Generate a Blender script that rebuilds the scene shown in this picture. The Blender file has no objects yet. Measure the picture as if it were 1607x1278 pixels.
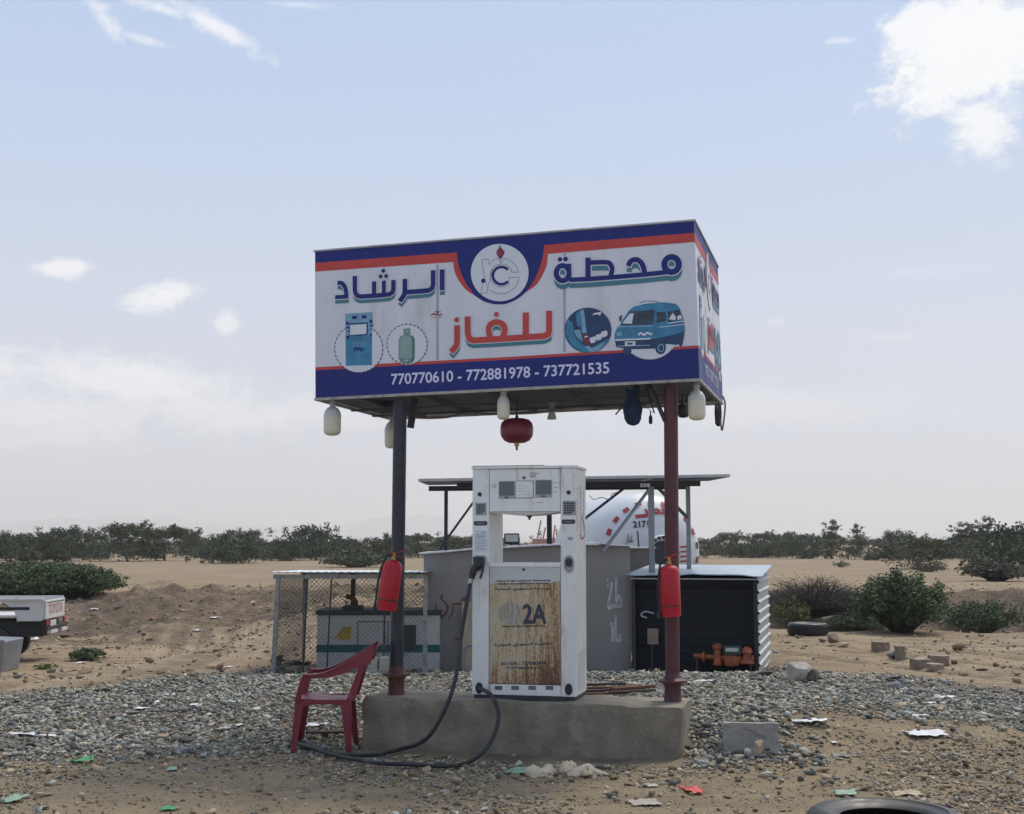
import bpy, bmesh, math, random
import numpy as np
from mathutils import Vector, Matrix, Euler
from mathutils.geometry import tessellate_polygon
R = math.radians
random.seed(7)
rng = np.random.default_rng(11)
scene = bpy.context.scene
COL = scene.collection

# ------------------------------------------------------------------ camera
F, CX, CY, EYE = 2050.0, 803.5, 639.0, 1.7
PITCH = math.atan(211 / F)
cam = bpy.data.objects.new('camera', bpy.data.cameras.new('camera'))
COL.objects.link(cam)
cam.location = (0, 0, EYE)
cam.rotation_euler = (R(90) + PITCH, 0, 0)
cam.data.sensor_fit = 'HORIZONTAL'
cam.data.sensor_width = 36
cam.data.lens = 36 * F / 1607
cam.data.clip_end = 20000
scene.camera = cam

# ------------------------------------------------------------------ light
SUN_AZ, SUN_EL = R(40), R(58)
sun = bpy.data.objects.new('sun', bpy.data.lights.new('sun', 'SUN'))
COL.objects.link(sun)
sun.data.energy = 1.9
sun.data.angle = R(10)
sun.data.color = (1, .93, .82)
sd = Vector((math.sin(SUN_AZ) * math.cos(SUN_EL), math.cos(SUN_AZ) * math.cos(SUN_EL), math.sin(SUN_EL)))
sun.rotation_euler = (-sd).to_track_quat('-Z', 'Y').to_euler()
scene.view_settings.view_transform = 'Standard'
scene.view_settings.look = 'None'
scene.view_settings.exposure = 0.07
scene.view_settings.gamma = 1
scene.cycles.max_bounces = 8
scene.cycles.volume_bounces = 1
scene.cycles.use_denoising = True
HAZE = 0.00031


def ray(x, y):
    dx, dz = (x - CX) / F, (CY - y) / F
    c, s = math.cos(PITCH), math.sin(PITCH)
    return Vector((dx, c - dz * s, s + dz * c))


def onz(x, y, z=0.0):
    d = ray(x, y)
    t = (z - EYE) / d.z
    return Vector((d.x * t, d.y * t, z))


def at(x, y, Y):
    d = ray(x, y)
    t = Y / d.y
    return Vector((d.x * t, Y, EYE + d.z * t))


# ------------------------------------------------------------------ world: hazy sky with a few clouds
world = bpy.data.worlds.new('World')
scene.world = world
world.use_nodes = True
wt = world.node_tree
for n in list(wt.nodes):
    wt.nodes.remove(n)


class NT:
    def __init__(s, t): s.t = t

    def n(s, typ, **kw):
        nd = s.t.nodes.new(typ)
        for k, v in kw.items():
            if k.startswith('i_'):
                k = k[2:]
                nd.inputs[int(k) if k.isdigit() else k.replace('_', ' ')].default_value = v
            else:
                setattr(nd, k, v)
        return nd

    def l(s, a, b): s.t.links.new(a, b)

    def math(s, op, a, b=None, clamp=False):
        nd = s.n('ShaderNodeMath', operation=op, use_clamp=clamp)
        for i, v in enumerate((a, b)):
            if v is None: continue
            if isinstance(v, (int, float)): nd.inputs[i].default_value = v
            else: s.l(v, nd.inputs[i])
        return nd.outputs[0]

    def mix(s, fac, a, b, blend='MIX'):
        nd = s.n('ShaderNodeMix', data_type='RGBA', blend_type=blend)
        for i, v in ((0, fac), (6, a), (7, b)):
            if isinstance(v, (int, float)): nd.inputs[i].default_value = v
            elif isinstance(v, (tuple, list)): nd.inputs[i].default_value = tuple(v[:3]) + (1,)
            else: s.l(v, nd.inputs[i])
        return nd.outputs[2]

    def ramp(s, fac, a, b, lo=0., hi=1., smooth=True):
        nd = s.n('ShaderNodeMapRange', interpolation_type='SMOOTHSTEP' if smooth else 'LINEAR')
        s.l(fac, nd.inputs[0])
        for i, v in ((1, a), (2, b), (3, lo), (4, hi)): nd.inputs[i].default_value = v
        return nd.outputs[0]


W = NT(wt)
out = W.n('ShaderNodeOutputWorld')
bg = W.n('ShaderNodeBackground', i_1=0.1)
sky = W.n('ShaderNodeTexSky', sky_type='NISHITA', sun_disc=False, sun_elevation=SUN_EL, sun_rotation=SUN_AZ,
          altitude=200, air_density=1.0, dust_density=3.0, ozone_density=1.0)
tc = W.n('ShaderNodeTexCoord')
dirv = tc.outputs['Generated']
sep = W.n('ShaderNodeSeparateXYZ'); W.l(dirv, sep.inputs[0])
el = sep.outputs[2]
# dusty air: the blue fades to pale grey near the horizon
f1 = W.ramp(el, 0.42, 0.02, 0.10, 0.97)
base = W.mix(0.85, sky.outputs[0], (4.45, 5.95, 8.7))
col = W.mix(f1, base, (6.6, 6.9, 7.7))
f0 = W.ramp(el, 0.075, 0.0, 0.0, 1.0)
col = W.mix(f0, col, (7.3, 7.3, 7.35))
mp = W.n('ShaderNodeMapping'); W.l(dirv, mp.inputs[0]); mp.inputs['Scale'].default_value = (1, 1, 1.5)
nsum = None
for sc_, amp in ((13.0, 1.9), (34.0, 1.7), (95.0, 1.1), (240.0, .55)):
    nz = W.n('ShaderNodeTexNoise', i_Scale=sc_, i_Detail=5.0, i_Roughness=0.6, i_Distortion=0.5)
    W.l(mp.outputs[0], nz.inputs['Vector'])
    v = W.math('MULTIPLY', W.math('SUBTRACT', nz.outputs[0], .5), amp)
    nsum = v if nsum is None else W.math('ADD', nsum, v)


def cloud(px, py, rx, ry, soft, strength, tilt=0):
    d = ray(px, py).normalized()
    right = Vector((d.y, -d.x, 0)).normalized()
    up = right.cross(d)
    ct, st = math.cos(R(tilt)), math.sin(R(tilt))
    right, up = right * ct + up * st, up * ct - right * st
    sb = W.n('ShaderNodeVectorMath', operation='SUBTRACT'); W.l(dirv, sb.inputs[0]); sb.inputs[1].default_value = d
    q = []
    for ax, r in ((right, rx), (up, ry)):
        dt = W.n('ShaderNodeVectorMath', operation='DOT_PRODUCT'); W.l(sb.outputs[0], dt.inputs[0]); dt.inputs[1].default_value = ax * (F / r)
        q.append(W.math('POWER', W.math('ABSOLUTE', dt.outputs['Value']), 2))
    dd = W.math('SQRT', W.math('ADD', q[0], q[1]))
    dd = W.math('SUBTRACT', dd, W.math('MULTIPLY', nsum, .62))
    return W.math('MULTIPLY', W.ramp(dd, 1.0, 1.0 - soft, 0, 1), strength)


cl = None
for c in [(1530, 75, 165, 105, .55, 1.0, 20), (1450, 50, 75, 60, .6, .95, 0), (1540, 195, 75, 62, .65, .9, -30), (1320, 64, 30, 8, .6, .45, 0),
          (330, 38, 105, 20, .9, .8, -25), (250, 12, 70, 16, .9, .7, -12), (165, 30, 55, 20, .9, .65, -50), (225, 62, 55, 9, .9, .5, -10), (470, 8, 60, 8, .9, .4, 0),
          (95, 421, 52, 20, .7, .85, 0), (255, 464, 82, 27, .7, .95, 8), (355, 505, 24, 26, .7, .7, 0),
          (1216, 505, 22, 8, .9, .3, 0), (200, 600, 260, 48, .8, .9, -6), (60, 650, 220, 75, .9, .75, 0), (20, 550, 60, 12, .8, .4, 0), (330, 645, 220, 60, .9, .7, -6),
          (1400, 530, 70, 14, 1, .2, 0), (1180, 640, 380, 45, .9, .35, 0), (500, 650, 160, 40, .9, .45, 0), (1450, 425, 120, 12, 1, .12, 0)]:
    v = cloud(*c)
    cl = v if cl is None else W.math('MAXIMUM', cl, v)
col = W.mix(cl, col, (9.4, 9.45, 9.55))
# brighter round the veiled sun, dimmer on the side away from it
sdot = W.n('ShaderNodeVectorMath', operation='DOT_PRODUCT'); W.l(dirv, sdot.inputs[0]); sdot.inputs[1].default_value = sd
col = W.mix(W.ramp(sdot.outputs['Value'], .80, .995), col, (26, 25, 23.5))
away = W.ramp(sep.outputs[1], -.9, .55, .84, 1.0)
vm = W.n('ShaderNodeVectorMath', operation='SCALE'); W.l(col, vm.inputs[0]); W.l(away, vm.inputs['Scale'])
W.l(vm.outputs[0], bg.inputs[0])
W.l(bg.outputs[0], out.inputs[0])

# ------------------------------------------------------------------ materials
MATS = {}


def mat(name, col, rough=.6, metal=0., var=.12, scale=6., bump=0., bscale=60., dirt=None, dscale=3., damt=.5, stretch=None, spec=.5, island=0.):
    m = bpy.data.materials.new(name)
    m.use_nodes = True
    t = NT(m.node_tree)
    b = m.node_tree.nodes['Principled BSDF']
    tcn = t.n('ShaderNodeTexCoord')
    vec = tcn.outputs['Object']
    if stretch:
        mpn = t.n('ShaderNodeMapping'); t.l(vec, mpn.inputs[0]); mpn.inputs['Scale'].default_value = stretch; vec = mpn.outputs[0]
    n1 = t.n('ShaderNodeTexNoise', i_Scale=scale, i_Detail=6., i_Roughness=.6); t.l(vec, n1.inputs['Vector'])
    lo = tuple(c * (1 - var) for c in col); hi = tuple(min(1, c * (1 + var)) for c in col)
    c = t.mix(t.ramp(n1.outputs[0], .3, .7), lo, hi)
    if dirt:
        n2 = t.n('ShaderNodeTexNoise', i_Scale=dscale, i_Detail=9., i_Roughness=.68); t.l(vec, n2.inputs['Vector'])
        c = t.mix(t.ramp(n2.outputs[0], .62 - damt * .3, .72, 0, .85), c, dirt)
    if island:
        g = t.n('ShaderNodeNewGeometry')
        hs = t.n('ShaderNodeHueSaturation'); t.l(c, hs.inputs['Color'])
        t.l(t.ramp(g.outputs['Random Per Island'], 0, 1, 1 - island, 1 + island, False), hs.inputs['Value'])
        c = hs.outputs[0]
    t.l(c, b.inputs['Base Color'])
    b.inputs['Metallic'].default_value = metal
    b.inputs['Specular IOR Level'].default_value = spec
    t.l(t.ramp(n1.outputs[0], .3, .7, max(0, rough - .08), min(1, rough + .08)), b.inputs['Roughness'])
    if bump:
        n3 = t.n('ShaderNodeTexNoise', i_Scale=bscale, i_Detail=5.); t.l(vec, n3.inputs['Vector'])
        bp = t.n('ShaderNodeBump', i_Strength=bump, i_Distance=.02); t.l(n3.outputs[0], bp.inputs['Height'])
        t.l(bp.outputs[0], b.inputs['Normal'])
    MATS[name] = m
    return m


mat('sign_white', (.60, .61, .67), .55, var=.05, scale=2, dirt=(.47, .46, .46), dscale=1.5, damt=.35, stretch=(2.2, 1, .5), bump=.5, bscale=1.6)
mat('sign_navy', (.013, .021, .155), .5, var=.1, scale=2, spec=.3)
mat('sign_red', (.47, .060, .052), .5, var=.08, scale=2, spec=.3)
mat('sign_teal', (.045, .17, .22), .5, var=.05)
mat('sign_ink', (.035, .04, .07), .5)
mat('sign_blue_pale', (.17, .33, .45), .5, var=.15, scale=9)
mat('sign_blue', (.035, .19, .33), .5, var=.2, scale=9)
mat('sign_blue_deep', (.012, .04, .11), .5, var=.3, scale=12)
mat('sign_glass', (.03, .045, .075), .5, var=.5, scale=14)
mat('sign_green', (.22, .33, .30), .5, var=.12, scale=8)
mat('sign_green_dark', (.08, .17, .17), .5)
mat('sign_digits', (.62, .62, .80), .5, var=.02)
mat('sign_disc', (.60, .62, .68), .5, var=.02)
mat('sign_grey', (.2, .23, .25), .5)
mat('sign_joint', (.30, .32, .41), .5)
mat('flame_red', (.22, .02, .035), .5)
mat('trim', (.36, .33, .29), .6, var=.2, scale=12, dirt=(.12, .07, .05), dscale=9, damt=.4)
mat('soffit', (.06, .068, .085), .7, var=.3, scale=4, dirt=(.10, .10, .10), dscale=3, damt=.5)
mat('roof_sheet', (.42, .44, .46), .5, metal=.3, var=.15, scale=3, dirt=(.3, .25, .2), dscale=2)
mat('post_black', (.022, .024, .038), .5, var=.3, scale=9, dirt=(.07, .03, .035), dscale=7, damt=.2)
mat('post_red', (.085, .02, .028), .55, var=.25, scale=9, dirt=(.045, .03, .035), dscale=6, damt=.4)
mat('post_rust', (.12, .045, .04), .7, var=.25, scale=14, dirt=(.05, .025, .025), dscale=10, damt=.5)
mat('concrete', (.225, .195, .148), .9, var=.22, scale=5, bump=.6, bscale=30, dirt=(.34, .30, .235), dscale=3.2, damt=.35)
mat('concrete_block', (.30, .285, .255), .9, var=.15, scale=7, bump=.5, bscale=70)
mat('block_brown', (.27, .21, .165), .9, var=.2, scale=7, bump=.5, bscale=60)
mat('pump_white', (.74, .75, .735), .45, var=.05, scale=3, dirt=(.46, .38, .28), dscale=5, damt=.30, stretch=(2.2, 2.2, .6))
mat('pump_cream', (.52, .50, .45), .5, var=.06, scale=3, dirt=(.36, .28, .2), dscale=4, damt=.3)
mat('pump_grey', (.33, .35, .36), .45, var=.06)
mat('lcd', (.10, .135, .14), .25, var=.08)
mat('seam', (.05, .05, .055), .7)
mat('black_rubber', (.014, .015, .018), .5, var=.2, scale=20, dirt=(.10, .085, .07), dscale=12, damt=.15)
mat('black_plastic', (.015, .016, .022), .4, var=.2)
mat('hose_dusty', (.022, .024, .028), .6, var=.3, scale=10, dirt=(.12, .10, .08), dscale=9, damt=.2)
mat('steel', (.42, .43, .44), .4, metal=.8, var=.15, scale=12)
mat('brass', (.35, .24, .09), .4, metal=.8)
mat('chair_red', (.20, .016, .034), .42, var=.1, scale=5, dirt=(.30, .12, .11), dscale=6, damt=.12)
mat('ext_red', (.44, .012, .028), .35, var=.06, scale=5, spec=.35)
mat('ball_red', (.17, .016, .035), .4, var=.08, scale=4)
mat('bulb_cream', (.62, .58, .46), .45, var=.04, spec=.4)
mat('bulb_white', (.50, .515, .49), .45, var=.04)
mat('blue_cloth', (.012, .03, .075), .85, var=.3, scale=14)
mat('cable', (.16, .145, .13), .6)
mat('gen_grey', (.46, .46, .44), .6, var=.08, scale=4, dirt=(.22, .19, .15), dscale=3, damt=.3)
mat('gen_green', (.012, .10, .09), .6)
mat('gen_dark', (.035, .05, .055), .6)
mat('rust', (.13, .05, .025), .85, var=.35, scale=14)
mat('yellow_faded', (.36, .27, .04), .7, var=.2)
mat('kiosk_grey', (.250, .238, .222), .85, var=.08, scale=2.5, bump=.15, bscale=30, dirt=(.29, .27, .25), dscale=1.6, damt=.35)
mat('kiosk_paint', (.42, .44, .46), .8, var=.3, scale=16)
mat('graffiti_red', (.20, .06, .06), .8, var=.2)
mat('foil', (.68, .70, .72), .35, metal=.5, var=.2, scale=18)
mat('shed_black', (.008, .011, .018), .85, var=.3, scale=3)
mat('shed_roof', (.36, .42, .50), .45, metal=.2, var=.15, scale=2, dirt=(.25, .24, .24), dscale=2, damt=.3)
mat('corrugated', (.46, .48, .50), .45, metal=.25, var=.12, scale=4, dirt=(.3, .22, .17), dscale=5, damt=.25)
mat('orange_paint', (.33, .085, .028), .6, var=.3, scale=18, dirt=(.08, .04, .03), dscale=14, damt=.4)
mat('solar_cell', (.012, .018, .038), .25, var=.1)
mat('solar_back', (.03, .04, .065), .6, var=.1)
mat('alu', (.40, .41, .43), .4, metal=.6)
mat('iron_dark', (.03, .032, .042), .6, var=.2)
mat('iron_grey', (.25, .26, .28), .5, metal=.4)
mat('tank_white', (.60, .62, .64), .38, var=.05, scale=1.5, dirt=(.42, .40, .37), dscale=1.2, damt=.25)
mat('tank_dark', (.03, .04, .05), .6)
mat('tank_red', (.33, .03, .04), .5, var=.15)
mat('tank_pink', (.45, .24, .20), .6, var=.15)
mat('screen_pale', (.5, .52, .47), .3)
mat('wire', (.05, .05, .05), .6, metal=.3)
mat('galv', (.30, .30, .30), .55, metal=.3, var=.2, scale=16, dirt=(.1, .07, .05), dscale=9)
mat('truck_white', (.60, .60, .58), .35, var=.05, scale=2, dirt=(.42, .34, .26), dscale=3, damt=.2)
mat('truck_black', (.012, .013, .016), .7)
mat('truck_glass', (.02, .025, .03), .1)
mat('lamp_red', (.3, .015, .015), .3)
mat('letter_red', (.36, .17, .155), .6)
mat('metal_blue_grey', (.27, .29, .33), .38, metal=.5, var=.12, scale=3, dirt=(.35, .29, .22), dscale=3, damt=.2)
mat('rock_pale', (.40, .38, .33), .9, var=.2, scale=6, bump=.7, bscale=25)
mat('rock_dark', (.10, .09, .085), .9, var=.3, scale=8, bump=.7, bscale=25)
mat('rock_tan', (.34, .27, .19), .9, var=.2, scale=8, bump=.6, bscale=25)
mat('rock_grey', (.20, .20, .195), .9, var=.25, scale=8, bump=.7, bscale=25)
mat('paper', (.66, .66, .68), .8, var=.06)
mat('cloth_beige', (.50, .43, .32), .9, var=.12, scale=12)
mat('plastic_green', (.02, .28, .07), .4)
mat('plastic_green_pale', (.21, .32, .23), .5, var=.25, scale=20)
mat('plastic_red', (.52, .06, .06), .5)
mat('card_tan', (.40, .33, .23), .9)
mat('faded_grey', (.34, .315, .25), .8, var=.35, scale=22, stretch=(3, 1, .5))
mat('card_grey', (.34, .31, .26), .9, var=.1)
mat('leaf_dark', (.075, .092, .056), .75, var=.25, scale=.7, island=.35, spec=.2)
mat('leaf_mid', (.092, .106, .062), .75, var=.25, scale=.8, island=.35, spec=.2)
mat('leaf_grey', (.12, .115, .085), .8, var=.2, scale=.8, island=.35, spec=.2)
mat('leaf_green', (.085, .120, .056), .7, var=.25, scale=1.2, island=.35, spec=.2)
mat('leaf_yellow', (.15, .165, .055), .7, var=.25, scale=2, island=.35, spec=.2)
mat('bark', (.10, .08, .062), .9, var=.25, scale=5)
mat('twig', (.062, .049, .047), .9, var=.3, scale=5, island=.4)
mat('wood_dark', (.06, .045, .04), .85, var=.3, scale=9)
mat('hill', (.30, .29, .28), 1)


def stone_mat():
    m = mat('gravel', (.275, .268, .240), .9, var=.2, scale=30, bump=.4, bscale=80, island=.72)
    t = NT(m.node_tree)
    b = m.node_tree.nodes['Principled BSDF']
    src = b.inputs['Base Color'].links[0].from_socket
    g = t.n('ShaderNodeNewGeometry')
    tint = t.n('ShaderNodeValToRGB')
    w2 = t.n('ShaderNodeTexWhiteNoise', noise_dimensions='1D'); t.l(g.outputs['Random Per Island'], w2.inputs['W'])
    t.l(w2.outputs['Value'], tint.inputs[0])
    e = tint.color_ramp.elements
    e[0].color = (.70, .78, .82, 1); e[1].color = (1.25, 1.02, .78, 1)
    x = e.new(.5); x.color = (.95, .98, .94, 1)
    x = e.new(.8); x.color = (1.08, .99, .86, 1)
    t.l(t.mix(1.0, src, tint.outputs[0], 'MULTIPLY'), b.inputs['Base Color'])


stone_mat()
mat('clod', (.30, .235, .158), .95, var=.2, scale=20, bump=.4, bscale=60, island=.45, spec=.1)


def rust_panel_mat():
    m = bpy.data.materials.new('rust_panel'); m.use_nodes = True
    t = NT(m.node_tree); b = m.node_tree.nodes['Principled BSDF']
    tcn = t.n('ShaderNodeTexCoord'); v = tcn.outputs['Object']
    s = t.n('ShaderNodeSeparateXYZ'); t.l(v, s.inputs[0])

    def noise(sc, scale, det=8, rough=.65, dist=0.):
        mpn = t.n('ShaderNodeMapping'); t.l(v, mpn.inputs[0]); mpn.inputs['Scale'].default_value = scale
        n = t.n('ShaderNodeTexNoise', i_Scale=sc, i_Detail=det, i_Roughness=rough, i_Distortion=dist); t.l(mpn.outputs[0], n.inputs['Vector'])
        return n.outputs[0]
    big, streak, fine = noise(3.2, (1, 1, .8)), noise(9, (3., 1, .35)), noise(60, (1.2, 1, .6), 6, .8)
    # x 0..0.59, z 0..0.90 in the panel's own coordinates; wear is heavier to the right and at the foot
    side = t.math('ADD', t.ramp(s.outputs[0], .10, .58, 0, .20), t.ramp(s.outputs[2], .22, .0, 0, .20))
    drip = noise(1.0, (60, 1, 4), 6, .7)
    w = t.math('ADD', t.math('MULTIPLY', t.math('SUBTRACT', big, .5), .55), t.math('ADD', t.math('MULTIPLY', t.math('SUBTRACT', drip, .5), 1.1),
               t.math('ADD', t.math('MULTIPLY', t.math('SUBTRACT', streak, .5), .7), t.math('ADD', t.math('MULTIPLY', t.math('SUBTRACT', fine, .5), 1.5), side))))
    base = t.mix(t.ramp(noise(5, (1, 1, 1)), .35, .65), (.50, .45, .345), (.52, .435, .275))
    c = t.mix(t.ramp(w, -.06, .20, 0, .8), base, (.40, .265, .125))
    c = t.mix(t.ramp(w, .13, .30, 0, .92), c, (.215, .105, .052))
    c = t.mix(t.ramp(w, .30, .48, 0, .9), c, (.085, .042, .030))
    # white paint still holds along the top edge with a ragged border
    top = t.math('ADD', s.outputs[2], t.math('MULTIPLY', t.math('SUBTRACT', noise(6, (1, 1, 1)), .5), .16))
    c = t.mix(t.ramp(top, .80, .825), c, (.55, .56, .55))
    t.l(c, b.inputs['Base Color']); b.inputs['Roughness'].default_value = .75
    bp = t.n('ShaderNodeBump', i_Strength=.3, i_Distance=.004); t.l(w, bp.inputs['Height']); t.l(bp.outputs[0], b.inputs['Normal'])
    MATS['rust_panel'] = m


rust_panel_mat()


# ------------------------------------------------------------------ mesh building
class MB:
    def __init__(s): s.v = []; s.f = []; s.m = []; s.mats = []; s.cur = 0; s.M = Matrix()

    def use(s, name):
        if name not in s.mats: s.mats.append(name)
        s.cur = s.mats.index(name); return s

    def add(s, vs, fs):
        o = len(s.v)
        s.v += [tuple(s.M @ Vector(p)) for p in vs]
        s.f += [tuple(i + o for i in f) for f in fs]
        s.m += [s.cur] * len(fs)
        return s

    def box(s, x0, y0, z0, x1, y1, z1):
        return s.hexa([(x0, y0, z0), (x1, y0, z0), (x1, y1, z0), (x0, y1, z0), (x0, y0, z1), (x1, y0, z1), (x1, y1, z1), (x0, y1, z1)])

    def hexa(s, p):
        return s.add(p, [(3, 2, 1, 0), (4, 5, 6, 7), (0, 1, 5, 4), (1, 2, 6, 5), (2, 3, 7, 6), (3, 0, 4, 7)])

    def bar(s, a, b, w, h=None, up=(0, 0, 1)):
        a, b = Vector(a), Vector(b); d = (b - a).normalized(); u = Vector(up)
        if abs(d.dot(u)) > .98: u = Vector((0, 1, 0))
        r = d.cross(u).normalized() * w / 2; u = r.normalized().cross(d) * (h or w) / 2
        return s.hexa([a - r - u, a + r - u, a + r + u, a - r + u, b - r - u, b + r - u, b + r + u, b - r + u])

    def tube(s, pts, r, n=10, cap=True):
        pts = [Vector(p) for p in pts]; rs = r if isinstance(r, (list, tuple)) else [r] * len(pts)
        vs, fs = [], []; prev = None
        for i, p in enumerate(pts):
            d = (pts[min(i + 1, len(pts) - 1)] - pts[max(i - 1, 0)])
            d = d.normalized() if d.length > 1e-9 else Vector((0, 0, 1))
            if prev is None:
                a = d.cross(Vector((0, 0, 1)) if abs(d.z) < .9 else Vector((1, 0, 0))).normalized()
            else:
                a = (prev - d * prev.dot(d)); a = a.normalized() if a.length > 1e-6 else d.orthogonal().normalized()
            prev = a; b = d.cross(a)
            for k in range(n):
                t = 2 * math.pi * k / n
                vs.append(p + (a * math.cos(t) + b * math.sin(t)) * rs[i])
        for i in range(len(pts) - 1):
            for k in range(n):
                k2 = (k + 1) % n
                fs.append((i * n + k, i * n + k2, (i + 1) * n + k2, (i + 1) * n + k))
        if cap:
            fs.append(tuple(range(n - 1, -1, -1))); e = (len(pts) - 1) * n; fs.append(tuple(range(e, e + n)))
        return s.add(vs, fs)

    def lathe(s, prof, n=24, c=(0, 0, 0)):
        vs, fs = [], []
        for r, z in prof:
            for k in range(n):
                t = 2 * math.pi * k / n
                vs.append((c[0] + r * math.cos(t), c[1] + r * math.sin(t), c[2] + z))
        for i in range(len(prof) - 1):
            for k in range(n):
                k2 = (k + 1) % n
                fs.append((i * n + k, i * n + k2, (i + 1) * n + k2, (i + 1) * n + k))
        fs.append(tuple(range(n - 1, -1, -1))); e = (len(prof) - 1) * n; fs.append(tuple(range(e, e + n)))
        return s.add(vs, fs)

    # flat shapes on an x/z plane facing -y, at depth y = -off
    def poly(s, pts, off):
        vs = [(p[0], -off, p[1]) for p in pts]
        tr = tessellate_polygon([[Vector((p[0], p[1], 0)) for p in pts]])
        fs = []
        for a, b, c in tr:
            ar = (pts[b][0] - pts[a][0]) * (pts[c][1] - pts[a][1]) - (pts[b][1] - pts[a][1]) * (pts[c][0] - pts[a][0])
            fs.append((a, b, c) if ar > 0 else (a, c, b))
        return s.add(vs, fs)

    def disc(s, c, rx, ry, off, n=40):
        return s.poly([(c[0] + rx * math.cos(2 * math.pi * k / n), c[1] + ry * math.sin(2 * math.pi * k / n)) for k in range(n)], off)

    def ribbon(s, pts, w, off, closed=False, round_=False):
        pts = [Vector(p) for p in pts]; n = len(pts); L = []
        for i in range(n):
            a = pts[i - 1] if (i > 0 or closed) else pts[i]
            b = pts[(i + 1) % n] if (i < n - 1 or closed) else pts[i]
            d1 = (pts[i] - a); d2 = (b - pts[i])
            d1 = d1.normalized() if d1.length > 1e-9 else d2.normalized()
            d2 = d2.normalized() if d2.length > 1e-9 else d1
            d = (d1 + d2); d = d.normalized() if d.length > 1e-6 else d1
            nn = Vector((-d.y, d.x)); k = 1 / max(.5, nn.dot(Vector((-d1.y, d1.x))))
            L.append((pts[i] + nn * w / 2 * k, pts[i] - nn * w / 2 * k))
        vs = []
        for a, b in L: vs += [(a.x, -off, a.y), (b.x, -off, b.y)]
        fs = []
        for i in range(n if closed else n - 1):
            j = (i + 1) % n
            fs.append((2 * i, 2 * i + 1, 2 * j + 1, 2 * j))
        return s.add(vs, fs)

    def build(s, name, mats=None, parent=None, smooth=False, bevel=0., seg=2, loc=None, rot=None):
        me = bpy.data.meshes.new(name)
        me.from_pydata([tuple(v) for v in s.v], [], s.f)
        names = [mats] if isinstance(mats, str) else (mats or s.mats)
        for m in names: me.materials.append(MATS[m])
        if mats is None: me.polygons.foreach_set('material_index', s.m)
        if smooth: me.polygons.foreach_set('use_smooth', [True] * len(me.polygons))
        me.update()
        o = bpy.data.objects.new(name, me); COL.objects.link(o)
        if parent: o.parent = parent
        if loc is not None: o.location = loc
        if rot is not None: o.rotation_euler = rot
        if bevel:
            b = o.modifiers.new('bevel', 'BEVEL'); b.width = bevel; b.segments = seg; b.limit_method = 'ANGLE'; b.angle_limit = R(40)
        if smooth:
            try:
                me.set_sharp_from_angle(angle=R(42))
            except Exception: pass
        return o


def spl(pts, k=6, closed=False):
    P = [Vector(p) for p in pts]; n = len(P); o = []
    for i in range(n if closed else n - 1):
        if closed: a, b, c, d = P[i - 1], P[i], P[(i + 1) % n], P[(i + 2) % n]
        else: a, b, c, d = P[max(i - 1, 0)], P[i], P[i + 1], P[min(i + 2, n - 1)]
        for j in range(k):
            t = j / k
            o.append(.5 * (2 * b + (c - a) * t + (2 * a - 5 * b + 4 * c - d) * t * t + (3 * b - a - 3 * c + d) * t ** 3))
    if not closed: o.append(P[-1])
    return o


def thing(name, label, cat, loc=(0, 0, 0), rotz=0., group=None):
    o = bpy.data.objects.new(name, None); COL.objects.link(o)
    o.empty_display_size = .2
    o.location = loc; o.rotation_euler = (0, 0, rotz)
    return tag(o, label, cat, group)


def tag(o, label, cat, group=None):
    o['label'] = label; o['category'] = cat
    if group: o['group'] = group
    return o


def kind(o, k):
    o['kind'] = k; return o


def dup(root, loc=None, rotz=None, scale=None, label=None):
    r = root.copy(); COL.objects.link(r)
    if loc is not None: r.location = loc
    if rotz is not None: r.rotation_euler = (0, 0, rotz)
    if scale is not None: r.scale = scale
    if label: r['label'] = label
    for ch in list(root.children):
        c = ch.copy(); COL.objects.link(c); c.parent = r
        for g in list(ch.children):
            d = g.copy(); COL.objects.link(d); d.parent = c
    return r


# Arabic shaping with presentation forms, laid out right to left
AR = {'ا': (0xFE8D, 0xFE8E, 0, 0), 'ل': (0xFEDD, 0xFEDE, 0xFEDF, 0xFEE0), 'م': (0xFEE1, 0xFEE2, 0xFEE3, 0xFEE4), 'ؤ': (0xFE85, 0xFE86, 0, 0),
      'س': (0xFEB1, 0xFEB2, 0xFEB3, 0xFEB4), 'ة': (0xFE93, 0xFE94, 0, 0), 'ع': (0xFEC9, 0xFECA, 0xFECB, 0xFECC), 'و': (0xFEED, 0xFEEE, 0, 0),
      'د': (0xFEA9, 0xFEAA, 0, 0), 'ي': (0xFEF1, 0xFEF2, 0xFEF3, 0xFEF4), 'ت': (0xFE95, 0xFE96, 0xFE97, 0xFE98), 'ج': (0xFE9D, 0xFE9E, 0xFE9F, 0xFEA0),
      'ر': (0xFEAD, 0xFEAE, 0, 0), 'ز': (0xFEAF, 0xFEB0, 0, 0), 'غ': (0xFECD, 0xFECE, 0xFECF, 0xFED0), 'ط': (0xFEC1, 0xFEC2, 0xFEC3, 0xFEC4),
      'خ': (0xFEA5, 0xFEA6, 0xFEA7, 0xFEA8), 'ب': (0xFE8F, 0xFE90, 0xFE91, 0xFE92)}


def arabic(w):
    o = []
    for i, c in enumerate(w):
        if c not in AR: o.append(c); continue
        pj = i > 0 and w[i - 1] in AR and AR[w[i - 1]][2] != 0
        nj = i < len(w) - 1 and w[i + 1] in AR and AR[c][2] != 0
        o.append(chr(AR[c][(3 if pj else 2) if nj else (1 if pj else 0)]))
    return ''.join(reversed(o))


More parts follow.
